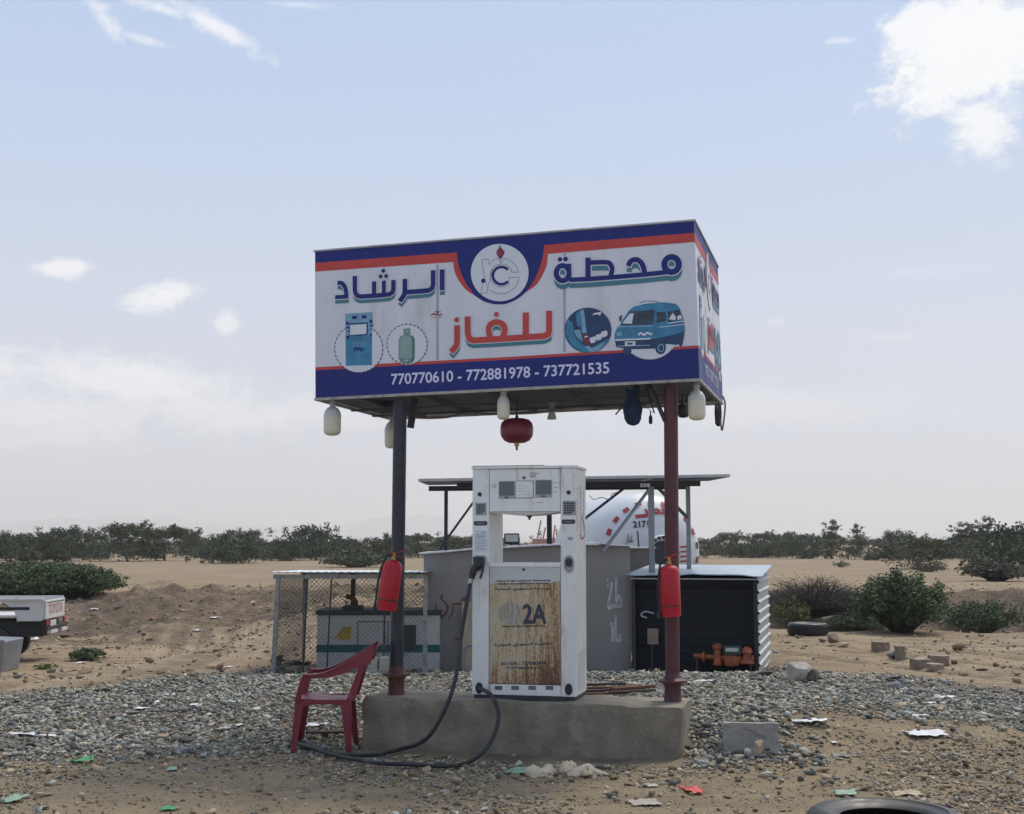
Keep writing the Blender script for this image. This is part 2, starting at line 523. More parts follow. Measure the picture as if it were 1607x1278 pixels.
def text_geo(body):
    c = bpy.data.curves.new('t', 'FONT'); c.body = body; c.resolution_u = 4
    o = bpy.data.objects.new('t', c); COL.objects.link(o)
    dg = bpy.context.evaluated_depsgraph_get(); dg.update()
    me = bpy.data.meshes.new_from_object(o.evaluated_get(dg))
    vs = [v.co.copy() for v in me.vertices]; fs = [tuple(p.vertices) for p in me.polygons]
    bpy.data.objects.remove(o); bpy.data.curves.remove(c); bpy.data.meshes.remove(me)
    return vs, fs


def put_text(mb, body, p0, p1, height, off, bold=0., shear=0.):
    """body between p0 (left baseline) and p1 (right baseline) on an x/z plane."""
    vs, fs = text_geo(body)
    if not vs: return
    x0, x1 = min(v.x for v in vs), max(v.x for v in vs); y0, y1 = min(v.y for v in vs), max(v.y for v in vs)
    p0, p1 = Vector(p0), Vector(p1); d = p1 - p0
    for k, (bx, by) in enumerate([(0, 0)] + ([(bold, 0), (-bold, 0), (0, bold), (0, -bold)] if bold else [])):
        q = []
        for v in vs:
            a = (v.x - x0) / (x1 - x0); h = (v.y - y0) / (y1 - y0) * height
            p = p0 + d * a
            q.append((p.x + bx + shear * h, -off - k * .0004, p.y + h + by))
        mb.add(q, fs)


class Plane:
    """upright plane: pixel of the photograph -> (x, z) on that face"""
    def __init__(s, origin, ang, tilt=0.):
        s.o = Vector(origin)
        u = Vector((math.cos(ang), -math.sin(ang), 0)); s.nrm = Vector((-math.sin(ang), -math.cos(ang), 0))
        up = Vector((0, 0, 1))
        s.e = u * math.cos(tilt) + up * math.sin(tilt); s.t = up * math.cos(tilt) - u * math.sin(tilt)

    def __call__(s, x, y):
        d = ray(x, y); e = Vector((0, 0, EYE))
        t = (s.o - e).dot(s.nrm) / d.dot(s.nrm)
        q = e + d * t - s.o
        return (q.dot(s.e), q.dot(s.t))


# ------------------------------------------------------------------ terrain
def vnoise(x, y, seed=0):
    x = np.asarray(x, float); y = np.asarray(y, float)
    xi = np.floor(x).astype(np.int64); yi = np.floor(y).astype(np.int64); fx = x - xi; fy = y - yi
    fx = fx * fx * (3 - 2 * fx); fy = fy * fy * (3 - 2 * fy)

    def hsh(a, b):
        h = (a * 374761393 + b * 668265263 + seed * 974711) & 0xFFFFFFFF
        h = ((h ^ (h >> 13)) * 1274126177) & 0xFFFFFFFF
        return ((h ^ (h >> 16)) & 0xFFFF) / 65535.0
    return (hsh(xi, yi) * (1 - fx) + hsh(xi + 1, yi) * fx) * (1 - fy) + (hsh(xi, yi + 1) * (1 - fx) + hsh(xi + 1, yi + 1) * fx) * fy


def fbm(x, y, seed=0, o=4):
    return sum((vnoise(x * 2 ** i, y * 2 ** i, seed + i) - .5) * .5 ** i for i in range(o))


def sst(v, a, b):
    t = np.clip((v - a) / (b - a), 0, 1); return t * t * (3 - 2 * t)


def rut(pts, dep, off=(0., 0.)):
    q = []
    for x, y in pts:
        p_ = onz(x, y); q.append((p_.x + off[0], p_.y + off[1]))
    return q, dep


RUTS = []
for pts, dep in (([(-80, 1100), (120, 1062), (205, 1030), (245, 995), (285, 955)], .05), ([(60, 1098), (240, 1060), (330, 1020), (380, 985)], .04),
                 ([(1225, 1010), (1400, 1032), (1640, 1062)], .035), ([(1225, 1032), (1390, 1050), (1640, 1085)], .035), ([(1400, 1002), (1640, 1022)], .03)):
    RUTS.append(rut(pts, dep)); RUTS.append(rut(pts, dep, (1.1, .35) if pts[0][0] > 1000 else (1.25, .1)))


def rut_dist(X, Y):
    best = np.full(np.shape(X), 9.)
    for pts, dep in RUTS:
        for (x0, y0), (x1, y1) in zip(pts[:-1], pts[1:]):
            ex, ey = x1 - x0, y1 - y0; t = np.clip(((X - x0) * ex + (Y - y0) * ey) / (ex * ex + ey * ey), 0, 1)
            best = np.minimum(best, np.hypot(X - x0 - t * ex, Y - y0 - t * ey))
    return best


def H(X, Y):
    X = np.asarray(X, float); Y = np.asarray(Y, float)
    h = fbm(X * .5, Y * .5, 1) * .05 * sst(Y, 12, 20) + fbm(X * 2.2, Y * 2.2, 5, 3) * .02
    # gravel bank heaped round the back of the plinth
    pad = np.exp(-((X - .6) / 4.6) ** 4) * sst(Y + .25 * X, 10.9, 12.4) * (1 - sst(Y, 14.6, 16.6))
    h = h + .20 * pad + .05 * sst(Y, 14, 16) * (1 - sst(Y, 20, 24))
    r = np.exp(-(((X - 2.15) / .75) ** 2 + ((Y - 11.0) / .8) ** 2)); h = h + .16 * r
    # low ground to the left
    h = h - .75 * sst(-X, 4.2, 7.5) * sst(Y, 15.5, 23) * (1 - sst(Y, 31, 44))
    # ditch with an eroded far bank
    jag = fbm(X * .45, Y * .12, 9) * 3.0
    h = h - 1.6 * sst(X, 2.6, 4.4) * sst(Y + jag * .4, 25.4, 28.5) * (1 - sst(Y + jag, 37.0, 42.5))
    for pts, dep in RUTS:
        d2 = np.full(X.shape, 9.); 
        for (x0, y0), (x1, y1) in zip(pts[:-1], pts[1:]):
            ex, ey = x1 - x0, y1 - y0; t = np.clip(((X - x0) * ex + (Y - y0) * ey) / (ex * ex + ey * ey), 0, 1)
            d2 = np.minimum(d2, np.hypot(X - x0 - t * ex, Y - y0 - t * ey))
        h = h - dep * np.exp(-(d2 / .13) ** 2) + dep * .55 * np.exp(-((d2 - .28) / .12) ** 2)
    # spoil heaps left and middle
    m = sst(-X, -2, 3) * sst(Y, 30, 36) * (1 - sst(Y, 44, 54))
    h = h + m * (np.maximum(0, fbm(X * .35, Y * .35, 21) + .18) * .34 + np.maximum(0, fbm(X * 1.1, Y * 1.1, 23)) * .42 + fbm(X * 3.1, Y * 3.1, 25, 3) * .16)
    m2 = sst(X, 3, 6) * sst(Y, 35, 40) * (1 - sst(Y, 42, 46))
    h = h + m2 * (fbm(X * .8, Y * .8, 31) * .3 + fbm(X * 2.6, Y * 2.6, 33, 3) * .25)
    return h


def Hs(x, y): return float(H(x, y))


def drop(px, py, lift=0.):
    """where the ray through this spot of the photo meets the ground"""
    d = ray(px, py); t = 4.0
    prev = t
    while t < 400:
        if EYE + d.z * t <= Hs(d.x * t, d.y * t): break
        prev = t; t *= 1.01
    a, b = prev, t
    for _ in range(14):
        c = (a + b) / 2
        if EYE + d.z * c <= Hs(d.x * c, d.y * c): b = c
        else: a = c
    X, Y = d.x * b, d.y * b
    return Vector((X, Y, Hs(X, Y) + lift))


GP = [(-200, 1122), (0, 1101), (200, 1083), (430, 1064), (700, 1056), (1000, 1056), (1215, 1056), (1300, 1064), (1450, 1083), (1607, 1098), (1850, 1118),
      (1850, 1168), (1607, 1160), (1400, 1162), (1250, 1162), (1225, 1185), (1120, 1198), (1056, 1197), (566, 1172), (520, 1172), (470, 1158), (430, 1152), (300, 1180), (150, 1186), (0, 1182), (-200, 1182)]
GPW = [onz(x, y)[:2] for x, y in GP]


def inpoly(x, y, P):
    r = np.zeros(x.shape, bool); n = len(P); j = n - 1
    for i in range(n):
        xi, yi = P[i]; xj, yj = P[j]
        c = ((yi > y) != (yj > y)) & (x < (xj - xi) * (y - yi) / (yj - yi + 1e-12) + xi)
        r ^= c; j = i
    return r


def gravel_mask(X, Y, rad=.22, k=6):
    a = np.zeros(X.shape)
    wx = fbm(X * 1.3, Y * 1.3, 41) * .8; wy = fbm(X * 1.3, Y * 1.3, 47) * .8
    for i in range(k):
        t = 2 * math.pi * i / k
        a += inpoly(X + wx + rad * math.cos(t), Y + wy + rad * math.sin(t), GPW)
    return a / k


def blob(X, Y, px, py, rx, ry, seed):
    c = drop(px, py); d = np.sqrt(((X - c.x) / rx) ** 2 + ((Y - c.y) / ry) ** 2) + fbm(X * .8, Y * .8, seed) * 1.2
    return 1 - sst(d, .55, 1.1)


def make_ground():
    ys = np.concatenate([np.linspace(5.5, 18, 210), np.linspace(18, 60, 330)[1:], np.geomspace(60, 9000, 70)[1:]])
    us = np.linspace(-1, 1, 430)
    us = np.sign(us) * (np.abs(us) ** 1.0)
    Yg, Ug = np.meshgrid(ys, us, indexing='ij')
    Xg = Ug * (Yg * .62 + 3.5)
    Z = H(Xg, Yg) * np.where(Yg > 200, 0, 1)
    nr, nc = Xg.shape
    v = np.stack([Xg, Yg, Z], -1).reshape(-1, 3)
    i = np.arange(nr * nc).reshape(nr, nc)
    f = np.stack([i[:-1, :-1], i[:-1, 1:], i[1:, 1:], i[1:, :-1]], -1).reshape(-1, 4)
    me = bpy.data.meshes.new('ground')
    me.from_pydata(v.tolist(), [], f.tolist())
    me.polygons.foreach_set('use_smooth', [True] * len(f))
    g = gravel_mask(Xg, Yg)
    dark = np.maximum.reduce([blob(Xg, Yg, 175, 968, 2.2, 3.5, 51), .7 * blob(Xg, Yg, 330, 962, 1.2, 1.6, 52), .8 * blob(Xg, Yg, 60, 1000, 2.5, 1.5, 53)])
    dark = np.maximum(dark, .95 * sst(Xg, 2.8, 4.5) * sst(Yg, 26.5, 30) * (1 - sst(Yg + fbm(Xg * .4, Yg * .4, 77) * 1.5, 43.5, 46)))
    dark = np.maximum(dark, .66 * sst(-Xg, -2, 3) * sst(Yg + fbm(Xg * .5, Yg * .5, 79) * 8, 29, 35) * (1 - sst(Yg + fbm(Xg * .4, Yg * .4, 78) * 6, 42, 50)))
    pale = sst(-Xg, 1.5, 4) * sst(Yg, 13.5, 15.5) * (1 - sst(Yg, 20, 26)) + sst(Yg, 44, 60)
    fore = 1 - sst(Yg, 9.5, 12.5)
    ca = me.color_attributes.new('ground_kind', 'FLOAT_COLOR', 'POINT')
    ca.data.foreach_set('color', np.stack([g, np.clip(dark, 0, 1), np.clip(pale, 0, 1), fore], -1).astype(np.float32).ravel())
    dr = rut_dist(Xg, Yg)
    cb = me.color_attributes.new('ruts', 'FLOAT_COLOR', 'POINT')
    cb.data.foreach_set('color', np.stack([np.exp(-(dr / .17) ** 2), np.exp(-((dr - .33) / .15) ** 2), dr * 0, dr * 0 + 1], -1).astype(np.float32).ravel())
    m = bpy.data.materials.new('ground'); m.use_nodes = True
    t = NT(m.node_tree); b = m.node_tree.nodes['Principled BSDF']
    tcn = t.n('ShaderNodeTexCoord'); vec = tcn.outputs['Object']
    at_ = t.n('ShaderNodeAttribute', attribute_name='ground_kind'); sc = t.n('ShaderNodeSeparateColor'); t.l(at_.outputs['Color'], sc.inputs[0])

    def noise(s_, det=8, rough=.62, stretch=(1, 1, 1), rot=0., dist=0.):
        mpn = t.n('ShaderNodeMapping'); t.l(vec, mpn.inputs[0]); mpn.inputs['Scale'].default_value = stretch; mpn.inputs['Rotation'].default_value = (0, 0, rot)
        n = t.n('ShaderNodeTexNoise', i_Scale=s_, i_Detail=det, i_Roughness=rough, i_Distortion=dist); t.l(mpn.outputs[0], n.inputs['Vector'])
        return n.outputs[0]
    n1, n2, n3, n4 = noise(.35), noise(2.2), noise(16, 9, .7), noise(55, 6, .7)
    tracks = noise(1.0, 7, .6, (.35, 2.6, 1), R(14), .6)
    sand = t.mix(t.ramp(n1, .35, .65), (.310, .238, .150), (.380, .298, .192))
    sand = t.mix(t.ramp(sc.outputs[2], 0, 1, 0, .65), sand, (.335, .258, .172))
    sand = t.mix(t.ramp(tracks, .45, .60, 0, .75), sand, (.215, .158, .112))
    sand = t.mix(t.ramp(n2, .5, .72, 0, .55), sand, (.215, .160, .112))
    lines = noise(1.0, 6, .65, (.05, 1.1, 1), R(2), .3)
    sand = t.mix(t.math('MULTIPLY', t.ramp(lines, .50, .60, 0, .7), sc.outputs[2]), sand, (.20, .15, .105))
    fore_c = t.mix(t.ramp(n2, .35, .7), (.350, .278, .182), (.262, .210, .142))
    sand = t.mix(t.ramp(at_.outputs['Alpha'], 0, 1, 0, .8), sand, fore_c)
    sand = t.mix(t.ramp(n3, .52, .70, 0, .55), sand, (.155, .125, .098))
    sand = t.mix(t.ramp(n3, .47, .33, 0, .4), sand, (.43, .345, .25))
    sand = t.mix(t.ramp(n4, .58, .70, 0, .5), sand, (.12, .10, .085))
    sand = t.mix(t.ramp(n4, .40, .30, 0, .45), sand, (.42, .37, .30))
    dk = t.math('ADD', sc.outputs[1], t.math('MULTIPLY', t.math('SUBTRACT', n2, .5), .9))
    sand = t.mix(t.ramp(dk, .35, .75, 0, .85), sand, t.mix(t.ramp(n3, .4, .6), (.075, .058, .044), (.165, .125, .090)))
    ra = t.n('ShaderNodeAttribute', attribute_name='ruts'); rs_ = t.n('ShaderNodeSeparateColor'); t.l(ra.outputs['Color'], rs_.inputs[0])
    brk = t.ramp(n2, .35, .55)
    sand = t.mix(t.math('MULTIPLY', t.math('MULTIPLY', rs_.outputs[0], brk), .65), sand, (.185, .138, .092))
    sand = t.mix(t.math('MULTIPLY', t.math('MULTIPLY', rs_.outputs[1], brk), .5), sand, (.44, .35, .235))
    grav = t.mix(t.ramp(n4, .38, .62), (.13, .115, .095), (.25, .21, .165))
    c = t.mix(t.ramp(sc.outputs[0], .2, .9), sand, grav)
    t.l(c, b.inputs['Base Color']); b.inputs['Roughness'].default_value = .95; b.inputs['Specular IOR Level'].default_value = .15
    hsum = t.math('ADD', t.math('MULTIPLY', n3, .6), t.math('ADD', t.math('MULTIPLY', n4, .25), t.math('MULTIPLY', tracks, 1.2)))
    bp = t.n('ShaderNodeBump', i_Strength=1.0, i_Distance=.07); t.l(hsum, bp.inputs['Height']); t.l(bp.outputs[0], b.inputs['Normal'])
    me.materials.append(m); me.update()
    o = bpy.data.objects.new('ground', me); COL.objects.link(o)
    kind(o, 'structure')


make_ground()

# unit icosahedron
_t = (1 + 5 ** .5) / 2
ICO_V = np.array([(-1, _t, 0), (1, _t, 0), (-1, -_t, 0), (1, -_t, 0), (0, -1, _t), (0, 1, _t), (0, -1, -_t), (0, 1, -_t), (_t, 0, -1), (_t, 0, 1), (-_t, 0, -1), (-_t, 0, 1)], float)
ICO_V /= np.linalg.norm(ICO_V[0])
ICO_F = np.array([(0, 11, 5), (0, 5, 1), (0, 1, 7), (0, 7, 10), (0, 10, 11), (1, 5, 9), (5, 11, 4), (11, 10, 2), (10, 7, 6), (7, 1, 8), (3, 9, 4), (3, 4, 2), (3, 2, 6), (3, 6, 8), (3, 8, 9), (4, 9, 5), (2, 4, 11), (6, 2, 10), (8, 6, 7), (9, 8, 1)])


def stones(name, X, Y, rad, material, sink=.35):
    n = len(X)
    s = rad[:, None] * rng.uniform(.5, 1.55, (n, 3)); s[:, 2] *= .46
    V = ICO_V[None] * (1 + rng.uniform(-.36, .36, (n, 12, 1))) * s[:, None, :]
    for _ in range(5):   # broken facets
        pn = rng.normal(0, 1, (n, 1, 3)); pn /= np.linalg.norm(pn, axis=2, keepdims=True)
        ex = np.abs(pn * s[:, None, :]).sum(2, keepdims=True) * rng.uniform(.22, .55, (n, 1, 1))
        V = V - pn * np.maximum((V * pn).sum(2, keepdims=True) - ex, 0)
    a = rng.uniform(0, 2 * math.pi, n); b = rng.normal(0, .35, n)
    y, z = V[..., 1] * np.cos(b)[:, None] - V[..., 2] * np.sin(b)[:, None], V[..., 1] * np.sin(b)[:, None] + V[..., 2] * np.cos(b)[:, None]
    x = V[..., 0]
    xr = x * np.cos(a)[:, None] - y * np.sin(a)[:, None]; yr = x * np.sin(a)[:, None] + y * np.cos(a)[:, None]
    Z = H(X, Y) + s[:, 2] * (1 - sink * 2 * rng.uniform(0, 1, n))
    P = np.stack([xr + X[:, None], yr + Y[:, None], z + Z[:, None]], -1).reshape(-1, 3)
    Fc = (ICO_F[None] + (np.arange(n) * 12)[:, None, None]).reshape(-1, 3)
    me = bpy.data.meshes.new(name)
    me.vertices.add(len(P)); me.vertices.foreach_set('co', P.astype(np.float32).ravel())
    me.loops.add(len(Fc) * 3); me.loops.foreach_set('vertex_index', Fc.astype(np.int32).ravel())
    me.polygons.add(len(Fc)); me.polygons.foreach_set('loop_start', np.arange(0, len(Fc) * 3, 3, dtype=np.int32))
    me.materials.append(MATS[material]); me.update(calc_edges=True); me.validate()
    o = bpy.data.objects.new(name, me); COL.objects.link(o)
    return kind(o, 'stuff')


TH = R(14.7)
U2, W2 = (math.cos(TH), -math.sin(TH)), (math.sin(TH), math.cos(TH))
PL0 = Vector((1.325, 10.345, 0))   # plinth, front right corner
PLW, PLD, PLH = 2.655, .62, .42


def near_plinth(X, Y, m=.0):
    x, y = X - PL0.x, Y - PL0.y
    a = x * U2[0] + y * U2[1]; b = x * W2[0] + y * W2[1]
    return (a > -PLW - m) & (a < m) & (b > -m) & (b < PLD + m)


def before_plinth(X, Y, w):
    x, y = X - PL0.x, Y - PL0.y
    a = x * U2[0] + y * U2[1]; b = x * W2[0] + y * W2[1] + fbm(X * 3, Y * 3, 69) * .3
    return (a > -PLW - .15) & (a < .02) & (b > -w) & (b <= .1)


def make_gravel():
    n = 185000
    Y = 10.0 + (18 - 10.0) * rng.uniform(0, 1, n) ** 1.15; X = rng.uniform(-1, 1, n) * (Y * .47 + 1)
    g = gravel_mask(X, Y, .5, 7)
    keep = (rng.uniform(0, 1, n) < g ** 1.2 * np.clip(.80 + 1.5 * fbm(X * 1.1, Y * 1.1, 66), .25, 1)) & ~near_plinth(X, Y, .0) & ~before_plinth(X, Y, .5)
    X, Y = X[keep], Y[keep]
    rad = np.clip(rng.lognormal(math.log(.0155), .45, len(X)), .008, .046)
    n2 = 105000
    Y2 = rng.uniform(7.8, 12.5, n2); X2 = rng.uniform(-1, 1, n2) * (Y2 * .45 + .6)
    cl_ = fbm(X2 * .9, Y2 * .9, 61) + .18
    k2 = (rng.uniform(0, 1, n2) < np.clip(cl_ * 2.4, .12, 1)) & ~near_plinth(X2, Y2) & ~before_plinth(X2, Y2, .28)
    X2, Y2 = X2[k2], Y2[k2]; r2 = np.clip(rng.lognormal(math.log(.0072), .60, len(X2)), .003, .040)
    n3 = 2600
    Y3 = rng.uniform(13, 34, n3); X3 = rng.uniform(-1, 1, n3) * (Y3 * .45 + .6)
    r3 = np.clip(rng.lognormal(math.log(.014), .5, n3), .006, .06)
    # dry clods of earth on the tracks, spoil heaps and ditch bank
    n5 = 42000
    Y5 = 12.5 + (52 - 12.5) * rng.uniform(0, 1, n5) ** .9; X5 = rng.uniform(-1, 1, n5) * (Y5 * .45 + .6)
    w5 = np.clip((fbm(X5 * .6, Y5 * .6, 88) + .07) * 2.0, .09, 1) + .8 * sst(-X5, -2, 3) * sst(Y5, 29, 33) * (1 - sst(Y5, 44, 50)) + .8 * sst(X5, 3, 5) * sst(Y5, 36, 39) * (1 - sst(Y5, 43, 46))
    k5 = rng.uniform(0, 1, n5) < w5 * (1 - gravel_mask(X5, Y5, .2, 3))
    X5, Y5 = X5[k5], Y5[k5]
    stones('clods', X5, Y5, np.clip(rng.lognormal(math.log(.022), .55, len(X5)), .008, .13), 'clod', .5)
    # coarser heap of stones at the right end of the plinth
    n4 = 1300
    X4 = rng.normal(1.75, .30, n4); Y4 = rng.normal(10.75, .40, n4); k4 = ~near_plinth(X4, Y4, .03) & (X4 > 1.3)
    X4, Y4 = X4[k4], Y4[k4]; r4 = np.clip(rng.lognormal(math.log(.022), .42, len(X4)), .010, .05)
    half = rng.uniform(0, 1, len(X2)) < .6
    stones('dirt_crumbs', X2[half], Y2[half], r2[half] * 1.15, 'clod', .5)
    X2, Y2, r2 = X2[~half], Y2[~half], r2[~half]
    stones('gravel', np.concatenate([X, X2, X3, X4]), np.concatenate([Y, Y2, Y3, Y4]), np.concatenate([rad, r2, r3, r4]), 'gravel')


make_gravel()

# ------------------------------------------------------------------ plinth
def make_plinth():
    bm = bmesh.new()
    nx, ny, nzz = 44, 10, 8
    sgn = {}

    def vert(i, j, k):
        key = (i, j, k)
        if key not in sgn:
            x = -PLW * (1 - i / nx); y = PLD * j / ny; z = -.12 + (PLH + .12) * k / nzz
            p = Vector((x, y, z))
            # worn rounded edges and a slight batter
            rr = .02
            for ax, lo, hi in ((0, -PLW, 0), (1, 0, PLD), (2, -9, PLH)):
                pass
            c = Vector((min(max(x, -PLW + rr), -rr), min(max(y, rr), PLD - rr), min(z, PLH - rr)))
            d = p - c
            if d.length > rr: p = c + d.normalized() * rr
            nn = fbm(x * 5 + 3, z * 5 + y * 5, 71, 3)
            p += Vector((nn * .02 + (-.05 * (1 - k / nzz) if i == nx else 0), nn * .018, fbm(x * 4, y * 4, 73) * .02 if k == nzz else 0))
            if k == nzz and j == 0: p.z += min(0, fbm(x * 7, 1, 75, 3) + .05) * .10
            sgn[key] = bm.verts.new(p)
        return sgn[key]
    for i in range(nx):
        for j in range(ny):
            bm.faces.new([vert(i, j, nzz), vert(i + 1, j, nzz), vert(i + 1, j + 1, nzz), vert(i, j + 1, nzz)])
    for k in range(nzz):
        for i in range(nx):
            bm.faces.new([vert(i, 0, k), vert(i + 1, 0, k), vert(i + 1, 0, k + 1), vert(i, 0, k + 1)])
            bm.faces.new([vert(i + 1, ny, k), vert(i, ny, k), vert(i, ny, k + 1), vert(i + 1, ny, k + 1)])
        for j in range(ny):
            bm.faces.new([vert(nx, j, k), vert(nx, j + 1, k), vert(nx, j + 1, k + 1), vert(nx, j, k + 1)])
            bm.faces.new([vert(0, j + 1, k), vert(0, j, k), vert(0, j, k + 1), vert(0, j + 1, k + 1)])
    me = bpy.data.meshes.new('concrete_plinth'); bm.to_mesh(me); bm.free()
    me.materials.append(MATS['concrete']); me.polygons.foreach_set('use_smooth', [True] * len(me.polygons)); me.set_sharp_from_angle(angle=R(28))
    o = bpy.data.objects.new('concrete_plinth', me); COL.objects.link(o)
    o.location = PL0; o.rotation_euler = (0, 0, -TH)
    tag(o, 'long low concrete plinth with worn edges under the fuel dispenser and sign posts', 'plinth')


make_plinth()

# ------------------------------------------------------------------ billboard on two posts
PR = onz(1056, 1101, .42); PLt = onz(622, 1089, .42)
Q = Vector((PR.x - W2[0] * .2, PR.y - W2[1] * .2, 0))
TILT = math.atan2(.066, 3.32)
pl0 = Plane(Q, TH)
a, b = pl0(495, 625), pl0(1098, 595)
Q2 = Vector((Q.x + U2[0] * a[0], Q.y + U2[1] * a[0], a[1]))   # lower left corner of the front panel
SG = Plane(Q2, TH, TILT)
SW = SG(1098, 595)[0]; SH = .5 * (SG(495, 396)[1] + SG(1097, 346)[1]); SD = 1.88


def fr(x0, y0, sc, P=SG):
    return lambda x, y: Vector(P(x0 + x / sc, y0 + y / sc))


fA, fB = fr(480, 340, 3.994), fr(800, 340, 3.994)
fM, fR_, fG, fL = fr(860, 360, 6.428), fr(510, 400, 7.652), fr(690, 470, 8.035), fr(700, 370, 9.453)
fP, fV = fr(500, 470, 8.035), fr(870, 460, 6.987)
PXM = SW / 603.0  # metres per photo pixel on the panel


def ell(f, cx, cy, rx, ry, a0=0, a1=360, n=36):
    return [f(cx + rx * math.cos(R(a0 + (a1 - a0) * k / n)), cy + ry * math.sin(R(a0 + (a1 - a0) * k / n))) for k in range(n + (0 if a1 - a0 == 360 else 1))]


def sign_graphics(par):
    # blue and red bands with the scooped middle
    mb = MB().use('sign_navy')
    inL = [fL(160, 250), fL(166, 320), fL(185, 430), fL(230, 570), fL(285, 690), fL(340, 770), fL(400, 850)]
    outL = [fL(110, 392), fL(122, 510), fL(155, 600), fL(200, 680), fL(260, 765), fL(330, 830), fL(420, 885)]
    bot = spl([fL(420, 885), fL(560, 975), fL(700, 1015), fL(790, 1021), fL(900, 1010), fL(1060, 940), fL(1180, 845)], 5)
    inR = [fL(1455, 140), fL(1450, 230), fL(1430, 340), fL(1380, 500), fL(1310, 660), fL(1250, 755), fL(1180, 845)]
    outR = [fL(1510, 272), fL(1500, 400), fL(1475, 490), fL(1440, 570), fL(1370, 690), fL(1310, 755), fL(1240, 805)]
    inL, outL, inR, outR = spl(inL, 4), spl(outL, 4), spl(inR, 4), spl(outR, 4)
    eps = .002
    tl, trr = Vector((eps, SH - eps)), Vector((SW - eps, SH - eps))
    lu, ll = fA(65, 291), fA(65, 345); lu.x = ll.x = eps
    ru, rl = fB(1182, 101), fB(1182, 158); ru.x = rl.x = SW - eps
    mb.poly([lu] + inL + bot + inR[::-1][1:] + [ru, trr, tl], .002)
    bl = fA(65, 965); bl.x = eps; bm_ = fB(0, 897); br = fB(1182, 825); br.x = SW - eps
    mb.poly([Vector((eps, eps)), Vector((SW - eps, eps)), br, bm_, bl], .002)
    mb.build('blue_band', None, par)
    mb = MB().use('sign_red')
    mb.poly([ll] + outL + inL[::-1] + [lu], .0026)
    mb.poly([rl] + outR + inR[::-1] + [ru], .0026)
    b2 = fA(65, 945); b2.x = eps; m2 = fB(0, 880); r2 = fB(1182, 808); r2.x = SW - eps
    mb.poly([bl, bm_, br, r2, m2, b2], .0026)
    mb.build('red_band', None, par)
    # faint panel joints
    for f, x in ((fA, 825), (fB, 343)):
        MB().use('sign_joint').ribbon([f(x, 302 if f is fA else 222), f(x, 900 if f is fA else 850)], .016, .0032).build('panel_joint', None, par)

    def word(name, f, sc, strokes, dots, main, dy, rings=()):
        px = PXM / sc
        out_ = []
        for pts, w, smooth in strokes:
            P = [f(*p) for p in pts]
            out_.append((spl(P, 5) if smooth else P, w * px, False))
        for cx, cy, rx, ry, w in rings:
            out_.append((ell(f, cx, cy, rx, ry), w * px, True))
        mb = MB()
        sh = Vector((0, -dy * px))
        k = 0
        for mname, off, ex, mv in (('sign_teal', .0040, 0, sh), ('sign_white', .0052, 20, Vector((0, 0))), (main, .0070, 0, Vector((0, 0)))):
            mb.use(mname)
            for P, w, c in out_:
                k += 1
                PP = [p + mv for p in P]
                if ex and not c:
                    d0 = (PP[0] - PP[1]).normalized() * ex * .5 * px; d1 = (PP[-1] - PP[-2]).normalized() * ex * .5 * px
                    PP = [PP[0] + d0] + PP[1:-1] + [PP[-1] + d1]
                mb.ribbon(PP, w + ex * px, off + .00004 * k, c)
            for (x, y, r) in dots:
                if mname == 'sign_teal': continue
                k += 1
                mb.disc(f(x, y) + mv, (r + ex / 2) * px, (r + ex / 2) * px, off + .00004 * k, 18)
        mb.build(name, None, par)

    word('lettering', fM, 6.428, [([(1215, 432), (1150, 440), (960, 460), (640, 487), (400, 505), (235, 512), (205, 490)], 46, False),
                                  ([(812, 374), (835, 326), (890, 308), (940, 338), (968, 400), (974, 455)], 50, True),
                                  ([(405, 288), (405, 490)], 52, False),
                                  ([(425, 338), (585, 335), (628, 352), (648, 395), (645, 430), (632, 475)], 46, True),
                                  ([(213, 350), (213, 500)], 46, False)],
         [(123, 305, 23), (178, 302, 24)], 'sign_navy', 57, [(1248, 358, 73, 76, 58), (150, 445, 64, 76, 52)])
    word('lettering', fR_, 7.652, [([(1410, 178), (1410, 430)], 60, False),
                                   ([(1302, 188), (1302, 360), (1290, 405), (1250, 430), (1180, 438), (980, 452)], 58, False),
                                   ([(962, 292), (962, 440), (948, 495), (900, 560)], 60, True),
                                   ([(825, 305), (825, 420), (812, 455), (775, 478), (700, 487), (590, 495), (430, 505), (390, 492), (368, 460), (362, 410), (362, 258)], 56, False),
                                   ([(710, 312), (710, 480)], 50, False), ([(593, 322), (593, 490)], 54, False),
                                   ([(155, 338), (205, 345), (240, 385), (256, 440), (260, 500)], 52, True), ([(126, 512), (285, 505)], 50, False)],
         [(703, 195, 25), (672, 262, 25), (738, 258, 25)], 'sign_navy', 52)
    word('lettering', fG, 8.035, [([(1382, 145), (1382, 400), (1370, 440), (1320, 465), (1090, 480), (830, 497), (430, 520), (385, 505), (360, 450), (355, 390), (355, 218)], 76, False),
                                  ([(1088, 168), (1088, 475)], 80, False),
                                  ([(650, 500), (620, 400), (640, 325), (718, 288), (800, 322), (822, 395), (790, 495)], 74, True),
                                  ([(222, 328), (222, 520), (205, 595), (145, 665)], 76, True)],
         [(718, 192, 32), (218, 260, 32)], 'sign_red', 56)
    # telephone numbers
    mb = MB().use('sign_digits')
    y0, y1 = Vector(SG(614.5, 604)), Vector(SG(956, 586))
    put_text(mb, '770770610 - 772881978 - 737721535', y0, y1, 16.5 * PXM, .0036, .0022)
    mb.build('phone_number', None, par)
    # round emblem
    mb = MB().use('sign_disc'); mb.poly(ell(fL, 798, 550, 428, 425, n=56), .0042)
    px = PXM / 9.453
    mb.use('sign_grey'); w = 9 * px; o = .0050
